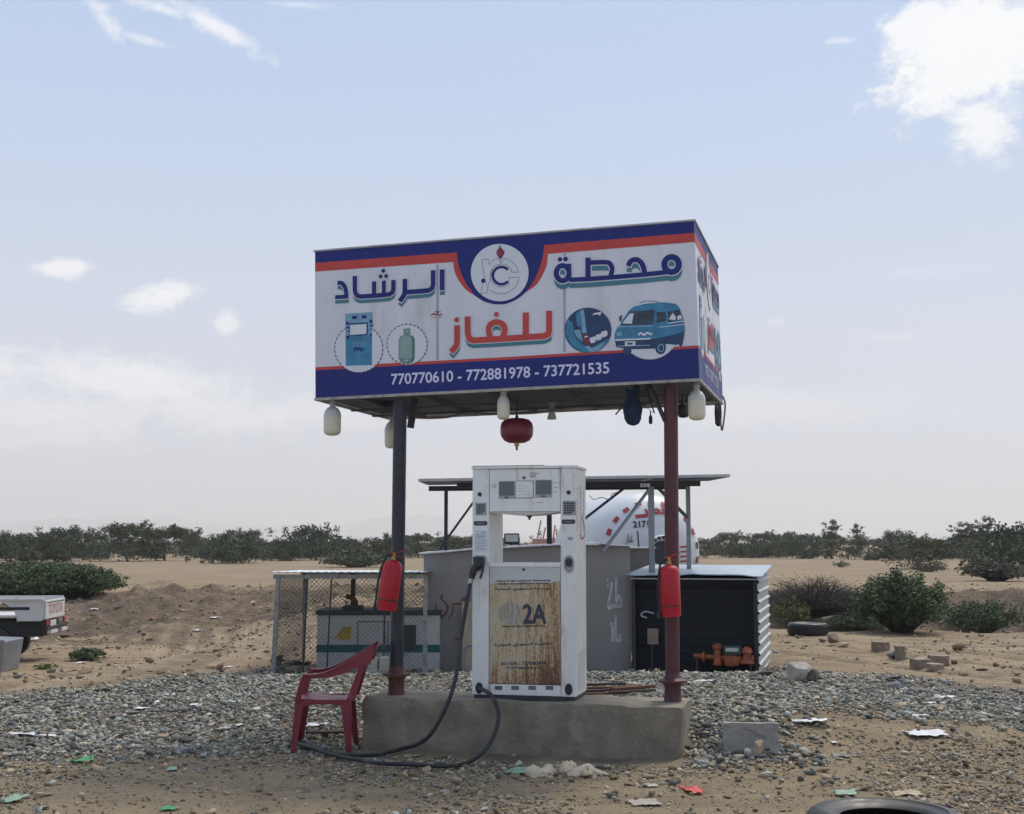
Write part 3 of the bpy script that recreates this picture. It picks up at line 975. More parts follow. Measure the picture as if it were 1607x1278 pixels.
    mb.ribbon(ell(fL, 820, 600, 265, 265, -12, -78, 20), w, o)
    mb.ribbon([fL(870, 336), fL(850, 362), fL(815, 388), fL(780, 352), fL(752, 345)], w, o + .0001)
    mb.ribbon(spl([fL(752, 345), fL(700, 370), fL(640, 432)], 5), w, o + .0002)
    mb.ribbon([fL(640, 432), fL(630, 355), fL(540, 355), fL(532, 368), fL(565, 560), fL(575, 640), fL(622, 780), fL(655, 650), fL(690, 500)], w, o + .0003)
    mb.ribbon([fL(550, 700), fL(515, 862), fL(605, 855), fL(625, 760)], w, o + .0004)
    mb.ribbon(ell(fL, 820, 600, 265, 265, 132, 4, 26), w, o + .0005)
    mb.ribbon([fL(1085, 617), fL(940, 626), fL(932, 700)], w, o + .0006)
    mb.ribbon([fL(1085, 545), fL(980, 545), fL(960, 500)], w, o + .0007)
    mb.ribbon(ell(fL, 825, 592, 168, 168, -30, -318, 36), w, o + .0008)
    mb.ribbon([fL(815, 388), fL(815, 424)], w, o + .0009)
    mb.use('sign_navy'); mb.ribbon(ell(fL, 825, 595, 128, 128, -42, -318, 36), 40 * px, o + .001)
    mb.ribbon([fL(525, 672), fL(585, 672)], 42 * px, o + .0011); mb.ribbon([fL(555, 640), fL(555, 705)], 40 * px, o + .0012)
    mb.use('flame_red'); fl = spl([fL(800, 148), fL(818, 185), fL(866, 245), fL(845, 300), fL(808, 348), fL(768, 295), fL(755, 243), fL(790, 190)], 4, True)
    mb.poly(fl, o + .0013); mb.use('sign_navy'); mb.ribbon(fl, 7 * px, o + .0014, True)
    mb.use('sign_red'); mb.ribbon([fL(800, 225), fL(795, 300)], 12 * px, o + .0016)
    mb.build('emblem', None, par)

    def dashed(mb, f, cx, cy, rx, ry, w, off, n=30, a0=0, a1=360):
        for k in range(n):
            s0 = a0 + (a1 - a0) * k / n
            mb.ribbon(ell(f, cx, cy, rx, ry, s0, s0 + (a1 - a0) / n * .62, 3), w, off)
    # dispenser picture
    px = PXM / 8.035
    mb = MB().use('sign_disc'); mb.poly(ell(fP, 508, 622, 302, 302), .0042)
    mb.use('sign_ink'); dashed(mb, fP, 508, 622, 302, 302, 12 * px, .0047, 34)
    mb.use('sign_blue'); mb.poly([fP(340, 186), fP(678, 164), fP(675, 830), fP(345, 838)], .0052)
    mb.use('sign_blue_pale'); mb.poly([fP(345, 190), fP(674, 168), fP(674, 295), fP(345, 315)], .0057)
    mb.poly([fP(345, 316), fP(392, 313), fP(392, 470), fP(345, 473)], .0057); mb.poly([fP(628, 298), fP(674, 296), fP(674, 455), fP(628, 458)], .0057)
    mb.use('sign_disc'); mb.poly([fP(397, 326), fP(608, 312), fP(604, 435), fP(400, 452)], .0057)
    mb.use('sign_navy')
    for q in ((425, 210, 485, 250), (548, 203, 608, 245), (350, 285, 385, 322), (350, 347, 395, 370), (355, 458, 385, 505), (645, 258, 680, 300), (645, 322, 690, 342), (648, 432, 674, 465),
              (352, 400, 388, 412), (640, 375, 672, 385)):
        mb.poly([fP(q[0], q[1]), fP(q[2], q[1]), fP(q[2], q[3]), fP(q[0], q[3])], .0062)
    mb.ribbon([fP(385, 312), fP(625, 297)], 14 * px, .0063); mb.ribbon([fP(385, 464), fP(612, 447)], 12 * px, .0064)
    mb.ribbon([fP(618, 300), fP(610, 440)], 14 * px, .0065); mb.ribbon([fP(392, 318), fP(397, 455)], 10 * px, .0066)
    mb.ribbon(spl([fP(455, 655), fP(470, 612), fP(500, 640), fP(520, 612), fP(545, 650), fP(568, 612)], 4), 22 * px, .0063)
    mb.use('sign_blue_pale')
    for yy in (542, 565, 588): mb.ribbon([fP(430, yy), fP(590, yy - 6)], 7 * px, .0062)
    mb.ribbon([fP(480, 686), fP(545, 682)], 6 * px, .0062)
    mb.build('dispenser_picture', None, par)
    # cylinder picture
    mb = MB().use('sign_disc'); mb.poly(ell(fP, 1118, 570, 252, 255), .0042)
    mb.use('sign_ink'); dashed(mb, fP, 1118, 570, 252, 255, 12 * px, .0047, 30)
    mb.use('sign_green_dark')
    mb.poly([fP(1012, 520), fP(1030, 470), fP(1075, 450), fP(1150, 450), (fP(1195, 465)), fP(1215, 500), fP(1215, 740), fP(1195, 790), fP(1150, 812), fP(1070, 812), fP(1030, 790), fP(1012, 740)], .0052)
    mb.use('sign_green')
    mb.poly([fP(1020, 520), fP(1036, 475), fP(1078, 456), fP(1140, 456), fP(1172, 480), fP(1180, 520), fP(1180, 730), fP(1160, 780), fP(1075, 790), fP(1036, 772), fP(1020, 735)], .0057)
    mb.poly([fP(1068, 380), fP(1160, 374), fP(1165, 448), fP(1075, 452)], .0056)
    mb.use('sign_green_dark'); mb.poly([fP(1092, 405), fP(1140, 402), fP(1140, 442), fP(1092, 445)], .0060)
    mb.ribbon([fP(1075, 380), fP(1158, 374)], 12 * px, .0061); mb.ribbon(spl([fP(1030, 742), fP(1075, 765), fP(1150, 765), fP(1190, 742)], 4), 14 * px, .0062)
    mb.use('sign_disc'); mb.ribbon([fP(1075, 785), fP(1130, 770)], 10 * px, .0064); mb.ribbon([fP(1110, 425), fP(1125, 405)], 12 * px, .0064)
    mb.build('cylinder_picture', None, par)
    # small printer's mark
    mb = MB().use('flame_red'); mb.ribbon(spl([fP(1420, 205), fP(1450, 180), fP(1475, 200), fP(1500, 165), (fP(1520, 200)), fP(1560, 185)], 3), 14 * px, .004)
    mb.ribbon(spl([fP(1460, 160), fP(1490, 150), fP(1545, 160)], 3), 8 * px, .0042)
    mb.use('card_tan'); mb.ribbon([fP(1425, 232), fP(1560, 226)], 11 * px, .004)
    mb.build('printer_mark', None, par)
    # round scene with cylinders in a boot
    px = PXM / 6.987
    mb = MB().use('sign_blue_deep'); mb.poly(ell(fV, 370, 410, 257, 248), .0045)
    mb.use('sign_blue')
    mb.poly([fV(118, 440), fV(150, 290), fV(200, 330), fV(215, 420), fV(240, 500), fV(330, 580), fV(400, 655), fV(300, 645), fV(190, 570)], .0050)
    mb.poly([fV(235, 230), fV(285, 195), fV(290, 380), fV(250, 360)], .0050)
    mb.poly([fV(400, 605), fV(600, 500), fV(615, 480), fV(595, 540), (fV(500, 630)), fV(410, 655)], .0050)
    mb.use('sign_blue_pale'); mb.poly([fV(285, 190), fV(325, 185), fV(355, 440), fV(305, 440)], .0055)
    mb.poly([fV(215, 410), fV(285, 405), fV(318, 540), fV(250, 490)], .0055)
    mb.poly([fV(330, 585), fV(385, 580), fV(410, 610), fV(560, 540), fV(480, 640), fV(400, 652)], .0055)
    mb.use('flame_red'); mb.poly([fV(318, 450), fV(365, 445), fV(385, 570), fV(340, 575)], .0060)
    mb.use('sign_disc')
    for x, y in ((425, 515), (490, 485), (550, 450)):
        mb.poly([fV(x - 35, y - 22), fV(x + 22, y - 38), fV(x + 36, y - 12), fV(x + 28, y + 24), fV(x - 20, y + 40), fV(x - 36, y + 10)], .0061)
    mb.poly([fV(410, 243), fV(440, 222), fV(520, 208), fV(500, 255), fV(485, 235)], .0060)
    mb.ribbon([fV(330, 485), fV(370, 478)], 12 * px, .0066)
    mb.build('boot_picture', None, par)
    # minibus picture
    mb = MB().use('sign_disc'); mb.poly(ell(fV, 1045, 412, 322, 322), .0042)
    mb.use('sign_ink'); dashed(mb, fV, 1045, 412, 322, 322, 11 * px, .0047, 12, -110, -45); dashed(mb, fV, 1045, 412, 322, 322, 13 * px, .0047, 18, 40, 135)
    mb.use('sign_blue_deep')
    for cx, cy, rx, ry in ((1165, 600, 60, 74), (1385, 525, 26, 62), (800, 635, 48, 44)): mb.poly(ell(fV, cx, cy, rx, ry), .0050)
    mb.poly([fV(665, 520), fV(1100, 480), fV(1430, 420), fV(1415, 520), fV(1340, 570), fV(1225, 560), fV(1110, 612), fV(860, 618), fV(680, 595)], .0053)
    mb.use('sign_blue')
    mb.poly([fV(665, 440), fV(690, 385), fV(720, 360), fV(745, 300), fV(820, 195), fV(870, 152), fV(1000, 118), fV(1200, 104), fV(1330, 120), fV(1370, 160), fV(1412, 275), fV(1435, 420), (fV(1300, 460)), fV(1090, 505), fV(660, 512)], .0058)
    mb.use('sign_glass'); mb.poly([fV(722, 358), fV(830, 205), fV(1098, 186), fV(1085, 350)], .0063)
    mb.poly([fV(1122, 212), fV(1218, 205), fV(1232, 308), fV(1122, 332)], .0063); mb.poly([fV(1240, 208), fV(1372, 182), fV(1408, 290), fV(1250, 322)], .0063)
    mb.poly([fV(712, 262), fV(745, 240), (fV(735, 310)), fV(718, 318)], .0063)
    mb.use('sign_disc'); mb.poly([fV(745, 335), fV(830, 225), fV(872, 225), fV(850, 340)], .0067)
    mb.poly([fV(1255, 290), fV(1300, 220), fV(1330, 260), fV(1330, 300)], .0067); mb.poly([fV(1345, 260), fV(1385, 240), fV(1402, 285), fV(1350, 296)], .0067)
    mb.poly([fV(775, 535), fV(890, 530), fV(890, 578), fV(775, 582)], .0067)
    mb.ribbon([fV(670, 518), fV(1055, 502)], 16 * px, .0066); mb.ribbon([fV(1250, 335), fV(1420, 310)], 9 * px, .0067)
    mb.ribbon(spl([fV(920, 465), fV(950, 440), fV(985, 462), fV(1020, 438), fV(1070, 458)], 3), 20 * px, .0067)
    mb.ribbon([fV(1150, 378), fV(1420, 345)], 7 * px, .0068)
    mb.use('sign_blue_pale'); mb.poly([fV(684, 432), fV(740, 430), fV(740, 470), fV(684, 472)], .0066); mb.ribbon([fV(690, 372), fV(1080, 362)], 12 * px, .0064)
    mb.ribbon(ell(fV, 1170, 605, 30, 40), 10 * px, .0066, True); mb.ribbon([fV(690, 585), fV(1050, 575)], 9 * px, .0066)
    mb.use('sign_glass'); mb.ribbon([fV(1250, 350), fV(1420, 330)], 6 * px, .0069); mb.ribbon([fV(1106, 190), fV(1104, 480)], 4 * px, .0069)
    mb.poly([fV(800, 547), fV(860, 545), fV(860, 568), fV(800, 570)], .0070)
    mb.build('minibus_picture', None, par)


def make_billboard():
    base = (PR + PLt) / 2; base.z = PLH - .02
    root = thing('billboard', 'large box billboard with Arabic lettering and pictures on two painted posts', 'billboard', base, -TH)
    inv = (Matrix.Translation(base) @ Matrix.Rotation(-TH, 4, 'Z')).inverted()
    q = inv @ Q2
    rot = (0, -TILT, 0)
    # front panel
    mb = MB().use('sign_white').box(0, 0, 0, SW, .02, SH)
    front = mb.build('front_panel', None, root, loc=q, rot=rot)
    sign_graphics(front)
    M = Matrix.Translation(q) @ Matrix.Rotation(-TILT, 4, 'Y')
    # right panel carries the same print, squeezed
    mb = MB().use('sign_white').box(0, 0, 0, SW, .02, SH)
    side = mb.build('side_panel', None, root)
    k = SD / SW
    side.matrix_local = M @ Matrix.Translation((SW, .002, 0)) @ Matrix.Rotation(R(90), 4, 'Z') @ Matrix.Diagonal((k, 1, 1, 1))
    for ch in list(front.children):
        c = ch.copy(); COL.objects.link(c); c.parent = side
    left = MB().use('sign_white').box(0, 0, 0, SD - .02, .02, SH).build('side_panel', None, root)
    left.matrix_local = M @ Matrix.Translation((0, SD, 0)) @ Matrix.Rotation(R(-90), 4, 'Z')
    back = MB().use('sign_white').box(.022, SD - .02, 0, SW - .022, SD, SH).build('back_panel', None, root)
    back.matrix_local = M
    rf = MB().use('roof_sheet').box(-.012, -.012, SH + .001, SW + .012, SD + .012, SH + .014).build('roof', None, root)
    rf.matrix_local = M
    mb = MB().use('trim')
    for x0, y0, x1, y1 in ((-.008, -.010, SW + .008, .012), (-.008, SD - .012, SW + .008, SD + .010), (-.008, .013, .014, SD - .013), (SW - .014, .013, SW + .008, SD - .013)):
        mb.box(x0, y0, -.022, x1, y1, -.001)
    mb.build('frame', None, root).matrix_local = M
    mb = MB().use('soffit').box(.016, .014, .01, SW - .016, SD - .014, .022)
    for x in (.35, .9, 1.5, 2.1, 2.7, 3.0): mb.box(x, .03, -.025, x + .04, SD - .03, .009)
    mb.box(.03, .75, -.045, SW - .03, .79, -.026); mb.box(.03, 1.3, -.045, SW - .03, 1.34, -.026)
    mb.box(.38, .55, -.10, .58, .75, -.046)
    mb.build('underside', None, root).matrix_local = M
    # posts
    for P, m1, m2, x in ((PLt, 'post_black', 'post_rust', 628), (PR, 'post_red', 'post_red', 1053)):
        p = inv @ P; p.z = 0
        topz = 2.52 if P is PLt else 2.58
        sx = Plane(P, TH)(x, 640)[0] if True else 0
        rr = .058
        mb = MB().use(m1)
        mb.tube([p + Vector((0, 0, .20)), p + Vector((sx * 1.0, 0, topz))], rr, 20)
        mb.build('post', None, root, smooth=True)
        mb = MB().use(m2)
        mb.lathe([(.082, 0), (.082, .015), (.072, .03), (.066, .13), (.078, .165), (.118, .172), (.118, .190), (.085, .194), (.066, .215), (.0585, .25)], 24, p)
        mb.build('post_foot', None, root, smooth=True)
    # braces from the right post up to the box
    pr = inv @ PR
    mb = MB().use('post_black')
    mb.bar((pr.x - .03, .0, 2.28), (pr.x - .17, .05, 2.60), .028)
    mb.build('brace', None, root)
    return root, inv


BB, BBI = make_billboard()


def under(px, py, depth):
    """point on the billboard's underside plane, `depth` metres behind its front face"""
    o = Q2 + Vector((W2[0] * depth, W2[1] * depth, 0))
    s, t = Plane(o, TH, TILT)(px, py)
    P = Plane(o, TH, TILT)
    return P.o + P.e * s + P.t * t


# ------------------------------------------------------------------ lamps and other things hanging under the box
def bulb(px, py_top, py_bot, half, depth, label):
    top = under(px, py_top, depth); bot = under(px, py_bot, depth)
    hgt = top.z - bot.z
    f = (top.y) / F
    r = half * f
    root = thing('light_bulb', label, 'light bulb', top, 0, 'bulbs under the billboard')
    s = hgt * .14
    MB().use('pump_grey').lathe([(.011, .04), (.03, .0), (.030, -.015), (.024, -.02), (.024, -s)], 16).build('socket', None, root, smooth=True)
    MB().use('bulb_white').lathe([(.026, -s), (.032, -s - .006), (r * .62, -s - hgt * .05), (r * .88, -s - hgt * .15), (r * .98, -s - hgt * .24), (r * 1.0, -s - hgt * .31)], 24).build('housing', None, root, smooth=True)
    MB().use('bulb_cream').lathe([(r * .985, -s - hgt * .312), (r * .985, -hgt * .82), (r * .93, -hgt * .90), (r * .78, -hgt * .96), (r * .5, -hgt * .99), (r * .2, -hgt)], 24).build('diffuser', None, root, smooth=True)


bulb(522, 631, 684, 14.0, .12, 'big cream bulb hanging at the billboard corner left of the black post')
bulb(615, 655, 704, 11.5, 1.6, 'bulb half hidden behind the black post')
bulb(790, 615, 659, 10.0, .10, 'small bulb next to the red ball under the billboard')
bulb(1093, 605, 660, 14.0, .18, 'big cream bulb hanging right of the dark red post')

# ball extinguisher
c = under(811, 676, .55); k = c.y / F
b_ = thing('fire_extinguisher_ball', 'flattened dark red extinguisher ball hanging on a chain under the billboard', 'fire extinguisher', c)
rx, rz = 26 * k, 19.5 * k
MB().use('ball_red').lathe([(rx * .05, -rz), (rx * .5, -rz * .98), (rx * .78, -rz * .80), (rx * .95, -rz * .48), (rx, -rz * .15), (rx, rz * .25), (rx * .94, rz * .6), (rx * .75, rz * .87), (rx * .45, rz * .98), (rx * .05, rz)], 32).build('tank', None, b_, smooth=True)
MB().use('brass').lathe([(.022, -rz + .005), (.022, -rz - .025), (.012, -rz - .03), (.010, -rz - .06), (.004, -rz - .066)], 14).build('valve', None, b_, smooth=True)
mb = MB().use('black_plastic').lathe([(.014, rz - .003), (.014, rz + .02), (.007, rz + .03), (.007, rz + .05)], 12)
topz = under(811, 626, .55).z - c.z
for i in range(6):
    z = rz + .055 + i * .024
    if z + .02 > topz: break
    pts = [(math.cos(a_) * .009 * (i % 2), math.cos(a_) * .009 * ((i + 1) % 2), z + math.sin(a_) * .014) for a_ in np.linspace(0, 2 * math.pi, 9)]
    mb.tube(pts, .003, 6)
mb.bar((-.006, 0, rz + .05), (-.006, 0, topz + .03), .004); mb.bar((.012, 0, rz + .05), (.012, 0, topz + .03), .004)
mb.build('chain', None, b_)

# blue cloth bundle
c = under(993, 604, .35); k = c.y / F
prof = [(.062, .03), (.066, -.05), (.060, -.12), (.075, -.16), (.094, -.20), (.090, -.24), (.078, -.29), (.055, -.33), (.02, -.345)]
mb = MB().use('blue_cloth'); vs = []
n = 22
for i, (r_, z) in enumerate(prof):
    for q in range(n):
        t_ = 2 * math.pi * q / n
        rr = r_ * .82 * (1 + .12 * math.sin(5 * t_ + i) + .07 * math.sin(9 * t_))
        vs.append((rr * math.cos(t_), rr * math.sin(t_), z))
fs = [(i * n + q, i * n + (q + 1) % n, (i + 1) * n + (q + 1) % n, (i + 1) * n + q) for i in range(len(prof) - 1) for q in range(n)]
fs += [tuple(range(n - 1, -1, -1)), tuple(range((len(prof) - 1) * n, len(prof) * n))]
mb.add(vs, fs)
o = mb.build('cloth_bundle', None, None, smooth=True, loc=c)
tag(o, 'dark blue cloth bundle tied under the billboard left of the red post', 'bundle')
# arms sticking out beside it
for (x0, y0, x1, y1, lab) in ((966, 651, 982, 632, 'thin black arm sticking out left of the blue cloth bundle'), (1004, 632, 1027, 649, 'thin black arm between the blue bundle and the red post')):
    o = MB().use('iron_dark').tube([under(x0, y0, .5), under(x1, y1, .5), under(x1 + (8 if x1 < 990 else -14), 604, .5)], .007, 8).build('wire_hook')
    tag(o, lab, 'bracket')
o = MB().use('iron_dark').lathe([(.004, .06), (.006, .02), (.016, 0), (.016, -.05), (.006, -.06)], 12).build('pull_switch', None, None, True, loc=under(1021, 655, .5))
tag(o, 'tiny black pendant hanging from the wire arm beside the red post', 'switch')
# small empty lamp holder
c = under(866, 632, 1.2)
s_ = thing('lamp_holder', 'small empty lamp holder under the billboard right of the red ball', 'lamp holder', c)
MB().use('iron_grey').lathe([(.05, .04), (.05, .0), (.028, -.012), (.028, -.08)], 16).build('cap', None, s_, True)
MB().use('bulb_white').lathe([(.026, -.081), (.03, -.10), (.045, -.15), (.038, -.156)], 16).build('socket', None, s_, True)
# bracket right of the black post
a_ = under(648, 628, .4)
o = MB().use('iron_dark').bar(under(651, 626, .4), under(644, 672, .4), .06, .05).build('angle_bracket', None, None, False, .004)
tag(o, 'short dark angle bracket hanging right of the black post', 'bracket')
# dark round lamp right of red post
c = under(1072, 632, .5)
s_ = thing('sensor_lamp', 'dark round lamp hanging between the red post and the big bulb', 'lamp', c)
MB().use('black_plastic').lathe([(.012, .06), (.012, -.02), (.045, -.03), (.052, -.06), (.052, -.10), (.035, -.125), (.01, -.13)], 18).build('body', None, s_, True)
MB().use('rust').tube([(0, 0, .0), (-.03, 0, -.02), (-.07, .02, -.10), (-.13, .02, -.16)], .010, 8).build('conduit', None, s_, True)
# dangling wire end at far right corner
pts = [under(1124, 628, 1.55), under(1127, 645, 1.6), under(1131, 665, 1.6), under(1133, 676, 1.6), under(1136, 660, 1.6), under(1138, 634, 1.6), under(1134, 622, 1.55)]
mb = MB().use('cable').tube(spl(pts, 5), .008, 8)
o = mb.build('loose_wire', None, None, True); tag(o, 'loose grey wire looped down at the billboard corner far right', 'wire')
o = MB().use('iron_dark').lathe([(.012, .09), (.03, .075), (.034, 0), (.03, -.10), (.014, -.125)], 14).build('wire_connector', None, None, True, loc=under(1127, 648, 1.62))
tag(o, 'dark cylindrical connector dangling beside the loose wire at the corner', 'connector')
# sagging supply cable
pts = [under(640, 652, .9), under(660, 656, .95), under(700, 655, 1.0), under(730, 649, 1.05), under(770, 650, 1.1), under(840, 648, 1.1), under(900, 640, 1.15), under(960, 640, 1.15), under(1020, 634, 1.1), under(1046, 628, 1.0)]
o = MB().use('cable').tube(spl(pts, 6), .011, 8).build('supply_cable', None, None, True)
tag(o, 'grey cable sagging under the billboard from post to post', 'cable')


# ------------------------------------------------------------------ fuel dispenser
def make_pump():
    p0 = onz(740.5, 1097, .42)
    TP = R(13.2)
    base = Vector((p0.x, p0.y, PLH))
    P = Plane(base, TP)
    root = thing('fuel_dispenser', 'white fuel dispenser with a rusty lower panel and twin keypads', 'fuel dispenser', base, -TP)
    PW = P(904, 1099)[0]; D = .50
    top = .5 * (P(744, 738)[1] + P(905, 733)[1])
    cl, cr = P(767, 900)[0], P(880, 900)[0]
    headb = P(822, 803)[1]; sill = P(822, 884)[1]
    z0 = .035
    MB().use('iron_dark').box(.015, .015, 0, PW - .012, D - .01, z0).build('base_frame', None, root)
    for x0, x1 in ((0, cl), (cr, PW)):
        mb = MB().use('pump_white').box(x0, 0, z0 + .001, x1, D, top)
        mb.build('column', None, root, bevel=.006)
    hb = headb
    mb = MB().use('pump_white').box(cl + .003, .006, hb, cr - .003, D - .006, top - .002)
    head = mb.build('head', None, root, bevel=.005)
    mb = MB().use('pump_white').box(cl + .003, .008, z0 + .002, cr - .003, D - .008, sill)
    cab = mb.build('cabinet', None, root, bevel=.005)
    mb = MB().use('pump_white').box(-.008, -.010, top + .001, PW + .008, D + .01, top + .022)
    mb.use('iron_dark').box(-.002, -.004, top + .0225, PW * .7, D, top + .027)
    mb.build('top_cover', None, root, bevel=.004)
    # curved lower lip of the head and sill ledge
    mb = MB().use('pump_cream')
    n = 12; vs = []; fs = []
    for i in range(n + 1):
        x = cl + .004 + (cr - cl - .008) * i / n; dz = .028 * math.sin(math.pi * i / n)
        vs += [(x, .008, hb - .001), (x, .008, hb - .004 - dz), (x, .30, hb - .001), (x, .30, hb - .004 - dz)]
    for i in range(n):
        a_, b_ = 4 * i, 4 * i + 4
        fs += [(a_, a_ + 1, b_ + 1, b_), (a_ + 1, a_ + 3, b_ + 3, b_ + 1), (a_ + 2, b_ + 2, b_ + 3, a_ + 3)]
    mb.add(vs, fs); mb.build('lower_lip', None, root)
    MB().use('black_plastic').lathe([(.025, 0), (.025, -.012), (.012, -.02), (.008, -.04)], 12, ((cl + cr) / 2 + .02, .1, hb - .028)).build('call_button', None, root)
    MB().use('pump_white').box(cl - .0, -.006, sill - .03, cr, .007, sill + .004).build('sill', None, root, bevel=.003)

    def rect(mb, x0, y0, x1, y1, off=.003, yface=0.):
        a_, b_ = P(x0, y1), P(x1, y0)
        mb.box(a_[0], yface - off, a_[1], b_[0], yface + .001, b_[1])
    # displays
    for q in ((783.5, 756, 806.5, 778), (841, 754, 865, 776)):
        mb = MB().use('pump_grey'); rect(mb, q[0] - 1, q[1] - 1, q[2] + 1, q[3] + 5, .003, .005)
        fr_ = mb.build('display', None, root)
        mb = MB().use('lcd'); rect(mb, q[0], q[1], q[2], q[3], .006, .005); mb.build('screen', None, fr_)
        mb = MB().use('gen_dark'); rect(mb, (q[0] + q[2]) / 2 - 3, q[3] + 2, (q[0] + q[2]) / 2 + 3, q[3] + 4, .0065, .005); mb.build('caption', None, fr_)
    mb = MB().use('seam'); rect(mb, 808.5, 754.5, 837, 782, .003, .005); mb.use('pump_white'); rect(mb, 809.3, 755.3, 836.2, 781.2, .006, .005)
    mb.use('pump_grey')
    for yy, x1 in ((761, 824), (763.5, 828), (767, 822), (771, 826), (776.5, 834)): rect(mb, 811, yy, x1, yy + .7, .0065, .005)
    mb.build('price_board', None, root)
    mb = MB().use('seam'); c = P(822, 750); mb.M = Matrix.Translation((c[0], .004, c[1])) @ Matrix.Rotation(R(90), 4, 'X'); mb.lathe([(.011, 0), (.011, .008), (.006, .012)], 12); mb.build('lock', None, root)
    mb = MB().use('letter_red'); f = lambda x, y: Vector(P(x, y))
    mb.ribbon([f(838, 742), f(832, 743), f(832, 748.5), f(838, 748), f(838, 745.5), f(835, 745.5)], .006, -.004); mb.ribbon([f(839, 742.5), f(848, 743.5)], .004, -.0042); mb.ribbon([f(841, 743), f(840, 748)], .004, -.0044)
    mb.use('pump_grey')
    for x0, x1, yy in ((769, 779, 762), (771, 778, 765), (866, 877, 758), (868, 875, 765), (869, 874, 772), (842, 853, 789)): mb.ribbon([f(x0, yy), f(x1, yy)], .005, -.004)
    mb.build('marking', None, root)
    # per-column fittings: lock, keypad, oval badge
    for (lx, ly), (kx0, ky0, kx1, ky1), (bx0, by0, bx1, by1), hasbox in (((753, 776), (746, 789, 763.5, 809), (743.5, 818, 765, 825), True), ((892.5, 773), (883, 786, 904, 809), (881.5, 815.5, 903, 822.5), False)):
        mb = MB().use('black_plastic'); c = P(lx, ly); mb.M = Matrix.Translation((c[0], .0, c[1])) @ Matrix.Rotation(R(90), 4, 'X'); mb.lathe([(.017, 0), (.017, .008), (.010, .012)], 16); mb.build('lock', None, root)
        mb = MB().use('pump_grey'); rect(mb, kx0, ky0, kx1, ky1, .004)
        kp = mb.build('keypad', None, root, bevel=.002)
        mb = MB().use('gen_dark')
        nx_, ny_ = 4, 5
        for i in range(nx_):
            for j in range(ny_):
                w_, h_ = (kx1 - kx0 - 4) / nx_, (ky1 - ky0 - 4) / ny_
                if j == 4 and i == 3: continue
                rect(mb, kx0 + 2 + i * w_ + .5, ky0 + 2 + j * h_ + .6, kx0 + 2 + (i + 1) * w_ - .5, ky0 + 2 + (j + 1) * h_ - .5, .008)
        mb.build('keys', None, kp)
        mb = MB().use('gen_dark')
        a_, b_ = P(bx0, by1), P(bx1, by0); hw, hh = (b_[0] - a_[0]) / 2, (b_[1] - a_[1]) / 2; cx_, cz_ = (a_[0] + b_[0]) / 2, (a_[1] + b_[1]) / 2
        pts = [Vector((cx_ + sx * (hw - hh * .7) + hh * .7 * math.cos(t_), cz_ + hh * math.sin(t_))) for sx, ts in ((1, np.linspace(-math.pi / 2, math.pi / 2, 7)), (-1, np.linspace(math.pi / 2, 1.5 * math.pi, 7))) for t_ in ts]
        mb.poly(pts, .003); mb.use('pump_grey'); mb.ribbon([Vector((cx_ - hw * .6, cz_)), Vector((cx_ + hw * .6, cz_))], .004, .0036)
        mb.build('badge', None, root)
    # notice sheet on the left column
    mb = MB().use('paper'); rect(mb, 744.5, 832, 766, 866, .0015); mb.use('sign_blue')
    for j, (x0, x1) in enumerate(((755, 763), (746, 763), (746, 764), (746, 760), (751, 764), (746, 764), (746, 762), (748, 764), (746, 758), (746, 764))):
        yy = 836 + j * 2.9
        mb.ribbon([f(x0, yy), f(x1, yy)], .005 if j in (0, 2) else .003, .002)
    mb.build('notice', None, root)
    mb = MB().use('pump_grey'); rect(mb, 891, 843, 899, 848, .001); mb.build('sticker', None, root)
    # nozzle boots
    mb = MB().use('pump_grey'); c = P(893, 885)
    mb.M = Matrix.Translation((c[0], 0, c[1])) @ Matrix.Rotation(R(90), 4, 'X') @ Matrix.Diagonal((.042, .072, 1, 1)); mb.lathe([(1, 0), (1, .010), (.8, .014), (.78, .004), (.7, .003)], 24)
    nb = mb.build('nozzle_boot', None, root, smooth=True)
    mb = MB().use('black_plastic'); c = P(893, 883); mb.M = Matrix.Translation((c[0], 0, c[1])) @ Matrix.Rotation(R(90), 4, 'X') @ Matrix.Diagonal((.027, .034, 1, 1)); mb.lathe([(1, .002), (1, .0155)], 20); mb.build('opening', None, nb)
    mb = MB().use('pump_grey'); c = P(753, 885); mb.box(c[0] - .045, -.016, c[1] - .06, c[0] + .045, .001, c[1] + .07); nb = mb.build('nozzle_boot', None, root, bevel=.008)
    # nozzle hanging in the left boot
    c0 = P(755, 879); c1 = P(744, 908)
    mb = MB().use('black_plastic')
    mb.tube(spl([(c0[0], -.03, c0[1]), (c0[0] - .01, -.06, c0[1] - .04), (c1[0] + .015, -.075, c1[1] + .07), (c1[0], -.08, c1[1])], 5), [.045] * 4 + [.040] * 4 + [.032] * 5 + [.026] * 3, 14)
    mb.box(c0[0] - .05, -.07, c0[1] - .03, c0[0] + .04, -.014, c0[1] + .025)
    nzl = mb.build('nozzle', None, root, smooth=True)
    MB().use('black_plastic').tube(spl([(c0[0] + .03, -.06, c0[1] - .02), (c0[0] + .035, -.09, c0[1] - .09), (c0[0] + .015, -.09, c0[1] - .15)], 5), .010, 8).build('trigger', None, nzl)
    MB().use('steel').tube([(c1[0] + .004, -.08, c1[1] + .015), (c1[0] - .012, -.08, c1[1] - .04)], .021, 14).build('coupling', None, nzl, smooth=True)
    # rusty lower panel
    a_, b_ = P(768, 1072), P(879, 890)
    mb = MB().use('rust_panel').box(0, 0, 0, b_[0] - a_[0], .006, b_[1] - a_[1])
    rp = mb.build('rusty_panel', None, root, loc=(a_[0], .003, a_[1]))
    L = lambda x, y: Vector(P(760 + x / 6.085, 880 + y / 6.085)) - Vector(a_)
